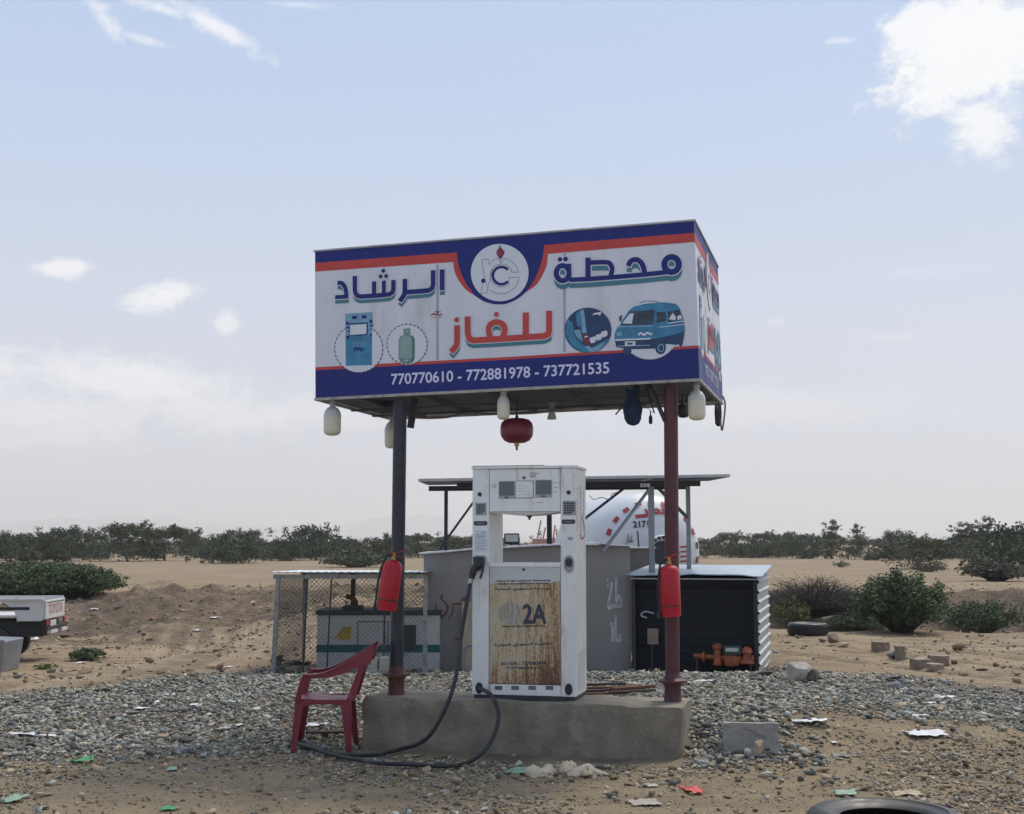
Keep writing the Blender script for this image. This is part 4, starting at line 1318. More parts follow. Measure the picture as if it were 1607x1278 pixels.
    mb = MB().use('sign_ink')
    put_text(mb, '2A', L(372, 598), L(588, 598), .150, .0012, .006)
    for y_, x0, x1, h_, txt in ((205, 120, 630, .010, 'Natural gas and fuel dispensing'), (232, 130, 610, .009, 'station equipment for vehicles'), (640, 175, 580, .011, 'Natural Gas Dispenser 2A'), ):
        put_text(mb, txt, L(x0, y_), L(x1, y_ - 6), h_ * 1.6, .0012, .0012)
    put_text(mb, arabic('مؤسسة السعودي التجارية'), L(95, 830), L(650, 815), .034, .0012, .0012)
    put_text(mb, arabic('السعودي التجارية') + ' ' + arabic('مؤسسة'), L(100, 290), L(640, 285), .026, .0013, .0015)
    put_text(mb, '011434 - 777000414', L(160, 1000), L(590, 992), .026, .0012, .0012)
    put_text(mb, '777000414', L(215, 1036), L(540, 1032), .016, .0012, .0012)
    mb.build('lettering', None, rp)
    mb = MB().use('faded_grey')
    mb.poly(spl([L(130, 500), L(165, 430), L(230, 400), L(330, 410), L(356, 470), L(356, 560), L(340, 600), L(230, 608), L(160, 585)], 4, True), .0008)
    mb.use('pump_cream'); mb.ribbon([L(295, 380), L(285, 600)], .006, .0014); mb.ribbon([L(300, 60), L(295, 110)], .005, .0014); mb.ribbon([L(325, 55), L(315, 125)], .005, .0014)
    mb.build('faded_print', None, rp)
    MB().use('pump_cream').disc(L(408, 305), .018, .018, .0016, 16).build('spot', None, rp)
    mb = MB().use('seam'); c = P(822, 894); mb.M = Matrix.Translation((c[0], .003, c[1])) @ Matrix.Rotation(R(90), 4, 'X'); mb.lathe([(.011, 0), (.011, .006), (.006, .010)], 12); mb.build('lock', None, root)
    mb = MB().use('seam')
    rect(mb, 767, 886.2, 880, 887.2, .0068, .006); mb.build('seam', None, root)
    mb = MB().use('seam'); rect(mb, 767, 1072.6, 880, 1073.4, .0008, .008); mb.build('seam', None, root)
    # vents along the foot
    for x in (776, 802, 829, 856):
        mb = MB().use('lcd'); rect(mb, x, 1077, x + 12, 1083, .001, .008); mb.build('vent', None, root)
    # hose glands
    for x, y in ((752, 1080), (892.5, 1082)):
        mb = MB().use('black_plastic'); c = P(x, y); mb.M = Matrix.Translation((c[0], 0, c[1])) @ Matrix.Rotation(R(90), 4, 'X') @ Matrix.Diagonal((.031, .047, 1, 1)); mb.lathe([(1, 0), (1, .004), (.8, .006)], 24); mb.build('hose_gland', None, root)
    # right flank: vent holes and vertical lettering (built on the flank)
    mb = MB().use('seam')
    for i in range(9):
        for j in range(16):
            y = .09 + i * .036 + (.018 if j % 2 else 0); z = .09 + j * .019
            mb.add([(PW + .0012, y - .006, z - .004), (PW + .0012, y + .006, z - .004), (PW + .0012, y + .006, z + .004), (PW + .0012, y - .006, z + .004)], [(0, 1, 2, 3)])
    mb.build('vent_holes', None, root)
    mb = MB().use('sign_ink')
    MM = Matrix.Translation((PW, 0, 0)) @ Matrix.Rotation(R(90), 4, 'Z')
    mb.M = MM
    for xx, z0_, z1_, w_ in ((.10, 1.36, 1.74, .02), (.22, 1.52, 1.76, .03), (.36, 1.38, 1.72, .03)):
        for q in range(14):
            z = z0_ + (z1_ - z0_) * q / 14
            mb.ribbon([Vector((xx, z)), Vector((xx + w_, z + random.uniform(-.006, .012)))], random.uniform(.006, .013), .0015 + q * .00002)
    mb.use('letter_red'); mb.ribbon(spl([Vector((.25, 1.50)), Vector((.40, 1.42)), Vector((.44, 1.34)), Vector((.30, 1.30)), Vector((.2, 1.34))], 5), .02, .002)
    mb.ribbon([Vector((.24, 1.31)), Vector((.24, 1.47))], .014, .0024)
    mb.build('flank_lettering', None, root)
    # hose: nozzle -> ground loop -> gland
    inv = (Matrix.Translation(base) @ Matrix.Rotation(-TP, 4, 'Z')).inverted()
    z_ = lambda x, y: (430 + x / 4.289, 980 + y / 4.289)
    yf = lambda X: PL0.y + (PL0.x - X) * math.tan(TH)
    pts = [Vector((c1[0] - .008, -.08, c1[1] - .02))]
    for x, y, Yv in ((1262, 60, 10.68), (1245, 230, 10.60), (1215, 390, 10.52), (1165, 540, 10.46), (1065, 725, 10.45), (980, 800, 10.52)):
        pts.append(inv @ at(*z_(x, y), Yv))
    for x, y in ((890, 843), (720, 885), (560, 893), (400, 885), (250, 842), (150, 812), (105, 790), (130, 775), (200, 800), (300, 858), (430, 900), (560, 925), (720, 950), (900, 957), (1100, 970), (1200, 966)):
        px_, py_ = z_(x, y); pts.append(inv @ drop(px_, py_ + 5, .04))
    for x, y, Yv in ((1290, 935, 10.15), (1390, 875, 10.2), (1470, 770, 10.3), (1510, 640, 10.42), (1500, 555, 10.5), (1455, 470, 10.62)):
        pts.append(inv @ at(*z_(x, y), Yv))
    pts.append(Vector((P(752, 1080)[0], -.004, P(752, 1080)[1])))
    MB().use('hose_dusty').tube(spl(pts, 6), .0165, 10).build('hose', None, root, smooth=True)
    return root


PUMP = make_pump()


# ------------------------------------------------------------------ fire extinguishers on the posts
def extinguisher(px, py_bot, py_top, half, tiltdeg, Y, label, valve=True):
    bot = at(px, py_bot, Y); k = Y / F; hgt = (py_bot - py_top) * k; r = half * k
    root = thing('fire_extinguisher', label, 'fire extinguisher', bot, 0, 'fire extinguishers tied to the sign posts')
    root.rotation_euler = (0, R(tiltdeg), 0)
    MB().use('ext_red').lathe([(r * .55, .012), (r * .86, .0), (r * .97, .004), (r * .97, .03), (r, .036), (r, hgt * .84), (r * .95, hgt * .90), (r * .75, hgt * .96), (r * .35, hgt), (.022, hgt + .004)], 32).build('cylinder', None, root, smooth=True)
    MB().use('black_plastic').lathe([(r * 1.008, hgt * .20), (r * 1.015, hgt * .202), (r * 1.015, hgt * .225), (r * 1.008, hgt * .227)], 32).build('strap', None, root, smooth=True)
    mb = MB().use('brass').lathe([(.02, hgt + .003), (.02, hgt + .03), (.014, hgt + .035), (.014, hgt + .06)], 14)
    mb.build('valve', None, root, smooth=True)
    mb = MB().use('ext_red'); mb.bar((-.03, 0, hgt + .055), (.07, 0, hgt + .085), .018, .008); mb.bar((-.03, 0, hgt + .045), (.06, 0, hgt + .035), .018, .006)
    mb.build('handle', None, root)
    mb = MB().use('black_rubber').tube(spl([(-.015, -.0, hgt + .04), (-.06, -.01, hgt + .03), (-r * 1.05, -.02, hgt * .82), (-r * 1.18, -.02, hgt * .5), (-r * 1.14, -.02, hgt * .2), (-r * 1.16, -.02, hgt * .06)], 6), .010, 8)
    mb.tube([(-r * 1.16, -.02, hgt * .10), (-r * 1.16, -.02, -.01)], [.013, .019], 10)
    mb.build('hose', None, root, smooth=True)
    return root


extinguisher(606.5, 958, 880, 16, 7.5, PLt.y - .13, 'red extinguisher with black hose tilted against the black post')
extinguisher(1053, 968, 888, 16, -1.5, PR.y - .145, 'red extinguisher strapped upright to the front of the dark red post')


# ------------------------------------------------------------------ red plastic chair
def make_chair():
    fl = drop(459, 1182); rl = drop(541, 1178)
    root = thing('plastic_chair', 'dark red plastic armchair facing left beside the concrete plinth', 'chair', (fl.x, fl.y, min(fl.z, rl.z)), R(2))
    wd = .42; sh = .43
    # local: +x to the back, y across
    xs = .43

    def strip(mb, pts, wid, thick):
        """ribbon sheet: pts list of (x,z); spans y range wid=(y0,y1)"""
        n = len(pts); vs = []; fs = []
        for i, (x, z) in enumerate(pts):
            d = Vector(pts[min(i + 1, n - 1)]) - Vector(pts[max(i - 1, 0)]); d.normalize(); nn = Vector((-d.y, d.x)) * thick / 2
            w0, w1 = wid if not callable(wid) else wid(i / (n - 1))
            for y in (w0, w1): vs += [(x + nn.x, y, z + nn.y), (x - nn.x, y, z - nn.y)]
        for i in range(n - 1):
            a_, b_ = 4 * i, 4 * i + 4
            fs += [(a_, b_, b_ + 2, a_ + 2), (a_ + 1, a_ + 3, b_ + 3, b_ + 1), (a_, a_ + 1, b_ + 1, b_), (a_ + 2, b_ + 2, b_ + 3, a_ + 3)]
        fs += [(0, 2, 3, 1), (4 * n - 4, 4 * n - 3, 4 * n - 1, 4 * n - 2)]
        mb.add(vs, fs)
    # seat: dished sheet with turned-down front lip and aprons
    mb = MB().use('chair_red')
    strip(mb, [(.015, sh - .055), (.02, sh - .015), (.04, sh + .004), (.10, sh + .006), (.25, sh - .008), (.38, sh - .012), (.46, sh + .004)], (.0, wd), .008)
    for y0, y1 in ((-.006, .002), (wd - .002, wd + .006)):
        n = 14; vs = []; fs = []
        for i in range(n + 1):
            t_ = i / n; x = .02 + .44 * t_; lo = sh - .035 - .06 * (abs(2 * t_ - 1) ** 3)
            for y in (y0, y1): vs += [(x, y, sh + .002), (x, y, lo)]
        for i in range(n):
            a_, b_ = 4 * i, 4 * i + 4
            fs += [(a_, b_, b_ + 1, a_ + 1), (a_ + 2, a_ + 3, b_ + 3, b_ + 2), (a_, a_ + 2, b_ + 2, b_), (a_ + 1, b_ + 1, b_ + 3, a_ + 3)]
        mb.add(vs, fs)
    mb.build('seat', None, root, smooth=True, bevel=.002)
    # legs: L-section, tapering
    def leg(x_top, x_bot, y_top, y_bot, wt_, wb, ztop, sgn_x, sgn_y):
        mb = MB().use('chair_red')
        t_ = .007
        def plate(ax):
            vs = []
            for (x, y, z, w_) in ((x_bot, y_bot, 0, wb), (x_top, y_top, ztop, wt_)):
                if ax == 0: q = [(x, y), (x + sgn_x * w_, y), (x + sgn_x * w_, y + sgn_y * t_), (x, y + sgn_y * t_)]
                else: q = [(x, y + sgn_y * t_ * 1.02), (x + sgn_x * t_, y + sgn_y * t_ * 1.02), (x + sgn_x * t_, y + sgn_y * w_), (x, y + sgn_y * w_)]
                vs += [(a_, b_, z) for a_, b_ in q]
            mb.hexa(vs if sgn_x * sgn_y > 0 else vs)
        plate(0); plate(1)
        return mb.build('leg', None, root, bevel=.002)
    leg(.015, -.012, -.008, -.03, .075, .038, sh - .005, 1, 1)
    leg(.015, -.012, wd + .008, wd + .03, .075, .038, sh - .005, 1, -1)
    leg(.465, .475, -.008, -.02, .085, .04, sh - .005, -1, 1)
    leg(.465, .500, wd + .008, wd + .02, .085, .04, sh - .005, -1, -1)
    # arms: front post, sweeping top strip that climbs into the back
    for y0, y1, sg in ((-.045, .012, -1), (wd - .012, wd + .045, 1)):
        mb = MB().use('chair_red')
        strip(mb, spl([(.035, sh - .02), (.055, sh + .08), (.085, sh + .17), (.10, sh + .20)], 4), (lambda t_, a=y0, b=y1, s=sg: (a + (.02 if s < 0 else 0) * (1 - t_), b - (.02 if s > 0 else 0) * (1 - t_))), .042)
        top_ = spl([(.085, sh + .205), (.16, sh + .202), (.26, sh + .222), (.38, sh + .275), (.50, sh + .345), (.60, sh + .405), (.655, sh + .435)], 4)
        strip(mb, top_, (lambda t_, a=y0, b=y1, s=sg: ((a + .0 * t_, b - .0 * t_) if t_ < .5 else (a + (.03 if s < 0 else .005) * (t_ - .5) * 2, b - (.03 if s > 0 else .005) * (t_ - .5) * 2))), .012)
        # deep web under the climbing part
        vs = []; fs = []; m_ = len(top_)
        yy = (y0 + .012, y0 + .020) if sg < 0 else (y1 - .020, y1 - .012)
        for i, p in enumerate(top_):
            t_ = i / (m_ - 1); dp = .03 + .16 * max(0, t_ - .22) ** 1.1
            if t_ > .88: dp *= (1 - t_) / .12 * .9 + .1
            for y in yy: vs += [(p.x, y, p.y - .004), (p.x, y, p.y - dp)]
        for i in range(m_ - 1):
            a_, b_ = 4 * i, 4 * i + 4
            fs += [(a_, b_, b_ + 1, a_ + 1), (a_ + 2, a_ + 3, b_ + 3, b_ + 2), (a_ + 1, b_ + 1, b_ + 3, a_ + 3)]
        mb.add(vs, fs)
        mb.build('armrest', None, root, smooth=True, bevel=.002)
    # back: raked sheet made of rails and slats
    mb = MB().use('chair_red')
    prof = lambda z: .452 + (z - sh) * .44 + max(0, z - sh - .2) * .12
    for i in range(7):
        y = .012 + i * (wd - .064) / 6
        w_ = .040 if i not in (0, 6) else .055
        strip(mb, [(prof(sh + .0 + .42 * q / 8), sh + .42 * q / 8) for q in range(9)], (y, y + w_), .010)
    strip(mb, [(prof(sh + .36 + .075 * q / 3) + .006, sh + .36 + .075 * q / 3) for q in range(4)], (-.01, wd + .01), .012)
    strip(mb, [(prof(sh + .02 * q) + .006, sh + .02 * q) for q in range(4)], (0, wd), .012)
    for y in (-.014, wd + .004):
        mb.hexa([(.425, y, sh - .01), (.495, y, sh - .01), (.495, y + .01, sh - .01), (.425, y + .01, sh - .01), (.545, y, sh + .31), (.60, y, sh + .35), (.60, y + .01, sh + .35), (.545, y + .01, sh + .31)])
    mb.build('backrest', None, root, smooth=True, bevel=.002)


make_chair()

# ------------------------------------------------------------------ wire cage with the generator
def make_cage():
    Y0 = 16.35
    a_ = at(428, 1069, Y0); gz = Hs(a_.x, Y0)
    x0 = at(437, 900, Y0).x; x1 = at(668, 900, Y0).x; D = 2.1
    zt = at(437, 902, Y0).z
    root = thing('wire_cage', 'low cage of wire netting with a tin roof around the grey generator', 'cage', (x0, Y0, gz))
    Wd = x1 - x0; h = zt - gz
    lx = a_.x - x0
    def post(xb, xt, y, r, mname='galv'):
        MB().use(mname).bar((xb, y, -.03), (xt, y, h), r, r).build('post', None, root)
    post(lx, 0, 0, .05); post(Wd, Wd, 0, .05)
    post(.0, .0, D, .045); post(Wd, Wd, D, .045); post(.67, .68, D, .06, 'iron_dark')
    for xt, xb in ((481, 476), (519, 513), (604, 602)):
        MB().use('iron_dark').bar((at(xb, 1000, Y0).x - x0, .012, 0), (at(xt, 1000, Y0).x - x0, .012, h - .03), .018).build('rod', None, root)
    MB().use('galv').bar((-.06, .0, h - .025), (Wd + .0, .0, h - .025), .045, .05).build('beam', None, root)
    MB().use('galv').bar((-.06, D, h - .025), (Wd + .0, D, h - .025), .045, .05).build('beam', None, root)
    # roof of low corrugated tin
    mb = MB(); mb.use('foil'); n = 80; vs = []; fs = []
    for i in range(n + 1):
        x = -.09 + (Wd + .12) * i / n; dz = .004 * math.sin(i * 1.6)
        for y, z in ((-.12, h + .03), (D + .1, h + .0)):
            vs += [(x, y, z + dz + .006), (x, y, z + dz)]
    for i in range(n):
        p, q = 4 * i, 4 * i + 4
        fs += [(p, p + 2, q + 2, q), (p + 1, q + 1, q + 3, p + 3), (p, q, q + 1, p + 1), (p + 2, p + 3, q + 3, q + 2)]
    mb.add(vs, fs); mb.build('roof', None, root)
    # netting
    def net(fn, w, hh, name='netting'):
        mb = MB().use('wire'); s = .06
        k = int((w + hh) / s)
        for i in range(-int(hh / s) - 1, k + 1):
            for sg in (1, -1):
                # line x = i*s + z (sg=1), x = i*s + (hh - z) (sg=-1)
                z0_ = 0; z1_ = hh
                xa, xb = (i * s, i * s + hh) if sg == 1 else (i * s + hh, i * s)
                za, zb = 0., hh
                # clip to 0..w
                def clip(xa, za, xb, zb):
                    if xa > xb: xa, za, xb, zb = xb, zb, xa, za
                    if xb <= 0 or xa >= w: return None
                    if xa < 0: za += (zb - za) * (0 - xa) / (xb - xa); xa = 0
                    if xb > w: zb = za + (zb - za) * (w - xa) / (xb - xa); xb = w
                    return xa, za, xb, zb
                c_ = clip(xa, za, xb, zb)
                if c_ and abs(c_[2] - c_[0]) > .01:
                    mb.tube([fn(c_[0], c_[1], sg), fn(c_[2], c_[3], sg)], .0016, 4, False)
        mb.build(name, None, root)
    net(lambda x, z, sg: (x + lx * (1 - z / h) * (1 - x / Wd), .028 + sg * .002, z + .02), Wd, h - .06)
    net(lambda x, z, sg: (.0 + sg * .002, x, z + .02), D, h - .06)
    net(lambda x, z, sg: (x, D - .03 + sg * .002, z + .02), Wd, h - .06)


make_cage()


def make_generator():
    Y0 = 17.0
    gz = Hs(-2.0, Y0)
    x0 = at(497, 1000, Y0).x; x1 = at(690, 1000, Y0).x; top = at(560, 958, Y0).z
    root = thing('generator', 'grey box generator with a green stripe inside the wire cage', 'generator', (x0, Y0, gz))
    h = top - gz; Wd = x1 - x0; D = .8
    f = lambda x, y: Vector((at(x, y, Y0).x - x0, at(x, y, Y0).z - gz))
    MB().use('gen_grey').box(0, 0, .0, Wd, D, h - .06).build('housing', None, root, bevel=.01)
    MB().use('gen_dark').box(-.02, -.03, h - .058, Wd + .02, D + .03, h).build('lid', None, root, bevel=.012)
    a_, b_ = f(497, 1024), f(690, 1012); MB().use('gen_green').box(-.003, -.006, a_.y, Wd + .003, .0, b_.y).build('stripe', None, root)
    mb = MB().use('seam')
    p, q = f(561, 1031), f(609, 976)
    for s in ((p, (q.x, p.y)), ((q.x, p.y), q), (q, (p.x, q.y)), ((p.x, q.y), p)): mb.ribbon([Vector(s[0]), Vector(s[1])], .012, .0025)
    dr = mb.build('door', None, root)
    MB().use('black_plastic').box(q.x - .06, -.016, (p.y + q.y) / 2 - .05, q.x - .03, -.003, (p.y + q.y) / 2 + .05).build('latch', None, dr)
    p, q = f(632, 1020), f(653, 981)
    MB().use('gen_dark').box(p.x, -.012, p.y, q.x, .001, q.y).build('window', None, root, bevel=.03, seg=3)
    mb = MB().use('yellow_faded'); mb.poly([f(526, 1000), f(540, 984), f(551, 984), f(551, 1003), f(538, 1006)], .002); mb.build('sticker', None, root)
    c = f(548, 958)
    mb = MB().use('gen_dark').box(c.x - .10, .1, h, c.x + .14, .4, h + .05); mb.build('filter_box', None, root, bevel=.01)
    MB().use('rust').tube(spl([(c.x + .05, .25, h + .04), (c.x + .05, .25, h + .10), (c.x, .22, h + .15), (c.x - .07, .2, h + .17)], 5), .032, 14).build('exhaust', None, root, smooth=True)


make_generator()

# chain hanging in the cage
c = at(603, 965, 16.55)
mb = MB().use('iron_grey')
for i in range(14):
    z = -.045 * i
    mb.tube([(math.cos(t_) * .014 * (i % 2), math.cos(t_) * .014 * ((i + 1) % 2), z + math.sin(t_) * .026) for t_ in np.linspace(0, 2 * math.pi, 9)], .006, 6)
mb.bar((0, 0, .02), (0, 0, at(603, 906, 16.55).z - c.z), .008)
o = mb.build('hanging_chain', None, None, True, loc=c); tag(o, 'grey chain hanging inside the wire cage beside the black post', 'chain')

# pale blocks before the generator
for (x0, y0, x1, y1, m_, lab, n_) in ((579, 1032, 594, 1053, 'concrete_block', 'pale block standing at the foot of the generator, the left one', 'concrete_block'), (595, 1031, 611, 1054, 'concrete_block', 'pale block at the foot of the generator, half behind the black post', 'concrete_block')):
    p, q = at(x0, y1, 16.15), at(x1, y0, 16.15); g = Hs(p.x, 16.2)
    o = MB().use('paper' if False else 'rock_pale').box(0, 0, 0, q.x - p.x - .004, .2, q.z - p.z).build(n_, None, None, False, .012, loc=(p.x, 16.1, p.z)); tag(o, lab, 'concrete block')
for (x0, y0, x1, y1, lab) in ((568, 1053, 591, 1066, 'grey slab stone lying under the left pale block'), (592, 1052, 616, 1064, 'brown slab stone under the pale block beside the black post')):
    p, q = at(x0, y1, 15.95), at(x1, y0, 15.95)
    o = MB().use('concrete_block' if x0 < 580 else 'block_brown').box(0, 0, 0, q.x - p.x, .38, q.z - p.z).build('slab_stone', None, None, False, .015, loc=(p.x, 15.95, p.z)); tag(o, lab, 'stone')


# ------------------------------------------------------------------ grey kiosk
def make_kiosk():
    Y0 = 17.15
    P = lambda x, y, Y=Y0: at(x, y, Y)
    x0, x1 = P(665, 900).x, P(989, 900).x; gz = Hs(0, Y0) - .05
    root = thing('utility_hut', 'low grey plastered hut with white and red painted Arabic words behind the dispenser', 'hut', (x0, Y0, gz))
    tops = [(P(665, 870).x - x0, P(665, 870).z - gz), (P(745, 863.5).x - x0, P(745, 863.5).z - gz), (P(900, 855).x - x0, P(900, 855).z - gz), (P(975, 857).x - x0, P(975, 857).z - gz), (x1 - x0, P(989, 858).z - gz)]
    D = 1.9; vs = []; fs = []
    n = len(tops)
    for x, z in tops: vs += [(x, 0, 0), (x, 0, z), (x, D, z), (x, D, 0)]
    for i in range(n - 1):
        a_, b_ = 4 * i, 4 * i + 4
        fs += [(a_, b_, b_ + 1, a_ + 1), (a_ + 1, b_ + 1, b_ + 2, a_ + 2), (a_ + 2, b_ + 2, b_ + 3, a_ + 3)]
    fs += [(0, 1, 2, 3), (4 * n - 4, 4 * n - 1, 4 * n - 2, 4 * n - 3)]
    wl = MB().use('kiosk_grey').add(vs, fs).build('wall', None, root)
    Yb = 19.75; b0, b1 = P(950, 900, Yb), P(1025, 861, Yb)
    an = MB().use('kiosk_grey').box(b0.x - x0, Yb - Y0, 0, b1.x - x0, Yb - Y0 + .9, b1.z - gz).build('annex', None, root)
    MB().use('foil').box(b0.x - x0 - .04, Yb - Y0 - .05, b1.z - gz + .002, b1.x - x0 + .04, Yb - Y0 + .95, b1.z - gz + .02).build('roof_sheet', None, an)
    # thin crumpled sheet roof
    vs = []; fs = []; m_ = 60
    for i in range(m_ + 1):
        x = -.06 + (x1 - x0 + .1) * i / m_
        z = float(np.interp(x, [t_[0] for t_ in tops], [t_[1] for t_ in tops])) + .004
        w_ = fbm(x * 6, 3., 91, 3) * .03 if x > 1.9 else fbm(x * 3, 3., 92, 2) * .006
        for y in (-.07, D + .05): vs += [(x, y, z + .02 + max(w_, -.01)), (x, y, z + max(w_, -.01) * .6)]
    for i in range(m_):
        p, q = 4 * i, 4 * i + 4
        fs += [(p, p + 2, q + 2, q), (p + 1, q + 1, q + 3, p + 3), (p, q, q + 1, p + 1), (p + 2, p + 3, q + 3, q + 2)]
    MB().use('foil').add(vs, fs).build('roof', None, root)
    f = lambda x, y: Vector((P(x, y).x - x0, P(x, y).z - gz))
    z = lambda x, y: f(920 + x / 5.81, 850 + y / 5.81)
    mb = MB().use('kiosk_paint'); w_ = .032
    mb.ribbon(spl([z(232, 370), z(222, 470), z(200, 560), z(205, 610), z(225, 600), z(232, 560)], 5), w_, .003)
    mb.ribbon([z(232, 590), z(318, 588)], w_ * 1.3, .0032); mb.ribbon([z(272, 330), z(275, 590)], w_, .0034)
    mb.ribbon(spl([z(280, 585), z(285, 520), z(300, 490), z(315, 530), z(318, 590)], 4), w_ * .8, .0036)
    mb.ribbon([z(195, 325), z(196, 365)], w_ * .6, .003); mb.ribbon([z(197, 385), z(197, 430)], w_ * .6, .003)
    mb.ribbon(spl([z(228, 740), z(238, 800), z(238, 915)], 4), w_ * 1.1, .0031); mb.ribbon([z(268, 670), z(266, 800), z(272, 900), z(322, 895)], w_, .0033)
    mb.ribbon([z(305, 850), z(310, 912)], w_, .0036); mb.ribbon([z(285, 880), z(286, 915)], w_, .0038)
    mb.build('painted_word', None, wl)
    z = lambda x, y: f(410 + x / 4.591, 850 + y / 4.591)
    mb = MB().use('graffiti_red'); w_ = .024
    mb.ribbon(spl([z(1310, 385), z(1295, 410), z(1325, 440), z(1345, 480), z(1320, 530), z(1290, 535), z(1265, 505), z(1255, 450)], 5), w_, .003)
    mb.ribbon(spl([z(1375, 465), z(1385, 450), z(1420, 450), z(1460, 440), z(1468, 405), z(1440, 430)], 5), w_, .0032)
    mb.ribbon(spl([z(1382, 470), z(1378, 510), z(1350, 560)], 4), w_ * .8, .0034); mb.ribbon([z(1280, 558), z(1310, 550)], w_ * .7, .003); mb.ribbon([z(1395, 705), z(1425, 700)], w_, .003)
    mb.build('graffiti', None, wl)
    return root


make_kiosk()
# beige board leaning between hut and dispenser
p, q = at(724, 1054, 16.9), at(739, 945, 16.9)
o = MB().use('card_tan').box(0, 0, 0, q.x - p.x + .15, .03, q.z - p.z).build('board', None, None, False, .004, loc=(p.x, 16.95, p.z), rot=(R(-4), 0, 0)); tag(o, 'tan board leaning on the hut left of the dispenser', 'board')
o = MB().use('iron_grey').tube(spl([at(727, 1056, 16.6), at(728, 1030, 16.6), at(731, 1016, 16.6), at(742, 1012, 16.6)], 5), .02, 10).build('bent_pipe', None, None, True); tag(o, 'grey bent pipe rising beside the dispenser in front of the hut', 'pipe')

# solar floodlight on the hut roof
c = at(803, 858.5, 17.3)
fl_ = thing('floodlight', 'small black floodlight with a pale glass standing on the hut roof', 'floodlight', c, R(4))
k = 17.3 / F
MB().use('black_plastic').box(-11.5 * k, 0, .03, 12 * k, .06, 21 * k).build('housing', None, fl_, bevel=.01)
MB().use('screen_pale').box(-9.5 * k, -.004, 8 * k, 10 * k, -.0005, 19 * k).build('glass', None, fl_)
MB().use('iron_grey').tube([(-.10, .03, .0), (-.10, .03, .12)], .012, 8).tube([(.10, .03, .0), (.10, .03, .12)], .012, 8).bar((-.12, .03, .0), (.12, .03, 0.), .02).build('bracket', None, fl_)


# ------------------------------------------------------------------ solar array
def make_solar():
    Yf, D = 17.0, 1.75
    zf = at(900, 756, Yf).z
    xl, xr = at(655, 757, Yf).x, at(1147, 750, Yf).x
    root = thing('solar_array', 'flat rack of solar panels on thin steel posts above the hut', 'solar panels', (xl, Yf, Hs(0, 17)))
    gz = Hs(0, 17); h = zf - gz; L = xr - xl
    n = 4
    for i in range(n):
        a_, b_ = L * i / n + .01, L * (i + 1) / n - .01
        t0, t1 = .02 * (a_ / L) * 3, .02 * (b_ / L) * 3
        mb = MB().use('alu')
        mb.hexa([(a_, 0, h + t0), (b_, 0, h + t1), (b_, D, h + .03 + t1), (a_, D, h + .03 + t0), (a_, 0, h + .035 + t0), (b_, 0, h + .035 + t1), (b_, D, h + .065 + t1), (a_, D, h + .065 + t0)])
        pn = mb.build('solar_panel', None, root)
        MB().use('solar_cell').hexa([(a_ + .03, .03, h + .0361 + t0), (b_ - .03, .03, h + .0361 + t1), (b_ - .03, D - .03, h + .0661 + t1), (a_ + .03, D - .03, h + .0661 + t0), (a_ + .03, .03, h + .038 + t0), (b_ - .03, .03, h + .038 + t1), (b_ - .03, D - .03, h + .068 + t1), (a_ + .03, D - .03, h + .068 + t0)]).build('cells', None, pn)
        MB().use('solar_back').hexa([(a_ + .03, .03, h - .004 + t0), (b_ - .03, .03, h - .004 + t1), (b_ - .03, D - .03, h + .026 + t1), (a_ + .03, D - .03, h + .026 + t0), (a_ + .03, .03, h - .001 + t0), (b_ - .03, .03, h - .001 + t1), (b_ - .03, D - .03, h + .029 + t1), (a_ + .03, D - .03, h + .029 + t0)]).build('back_sheet', None, pn)
    X = lambda x, Y: at(x, 800, Y).x - xl
    for y_ in (.35, D - .35):
        MB().use('iron_dark').bar((.06 if y_ > 1 else .5, y_, h - .035), (L - .35, y_, h - .01), .05, .07).build('rail', None, root)
    for x, y_, w_ in ((1022, .40, .075), (1080, .9, .055), (862, 1.3, .07), (700, 1.35, .05)):
        MB().use('iron_grey' if x > 1000 else 'iron_dark').bar((X(x, Yf + y_), y_, .0), (X(x, Yf + y_), y_, h - .03), w_).build('post', None, root)
    G = lambda x, y, dy: at(x, y, Yf + dy) - Vector((xl, Yf, gz))
    for p, q, m_, w_ in ((G(690, 862, .5), G(746, 784, .5), 'iron_dark', .03), (G(918, 814, .42), G(980, 766, .42), 'iron_dark', .035), (G(946, 866, .0), G(1019, 768, .36), 'iron_grey', .032), (G(1034, 767, .36), G(1078, 812, .85), 'iron_dark', .035)):
        MB().use(m_).bar(p, q, w_).build('brace', None, root)
    p = G(1012, 763, .30); mb = MB().use('paper')
    for i in range(3): mb.box(p.x - .06 + i * .045, p.y - .02, p.z - .012, p.x - .025 + i * .045, p.y + .02, p.z + .035)
    mb.build('junction_box', None, root)
    mb = MB().use('cable'); mb.tube(spl([G(925, 778, .35), G(932, 784, .35), G(945, 781, .35), G(958, 785, .35), G(960, 776, .35), G(972, 772, .35)], 5), .006, 6); mb.build('wiring', None, root)


make_solar()


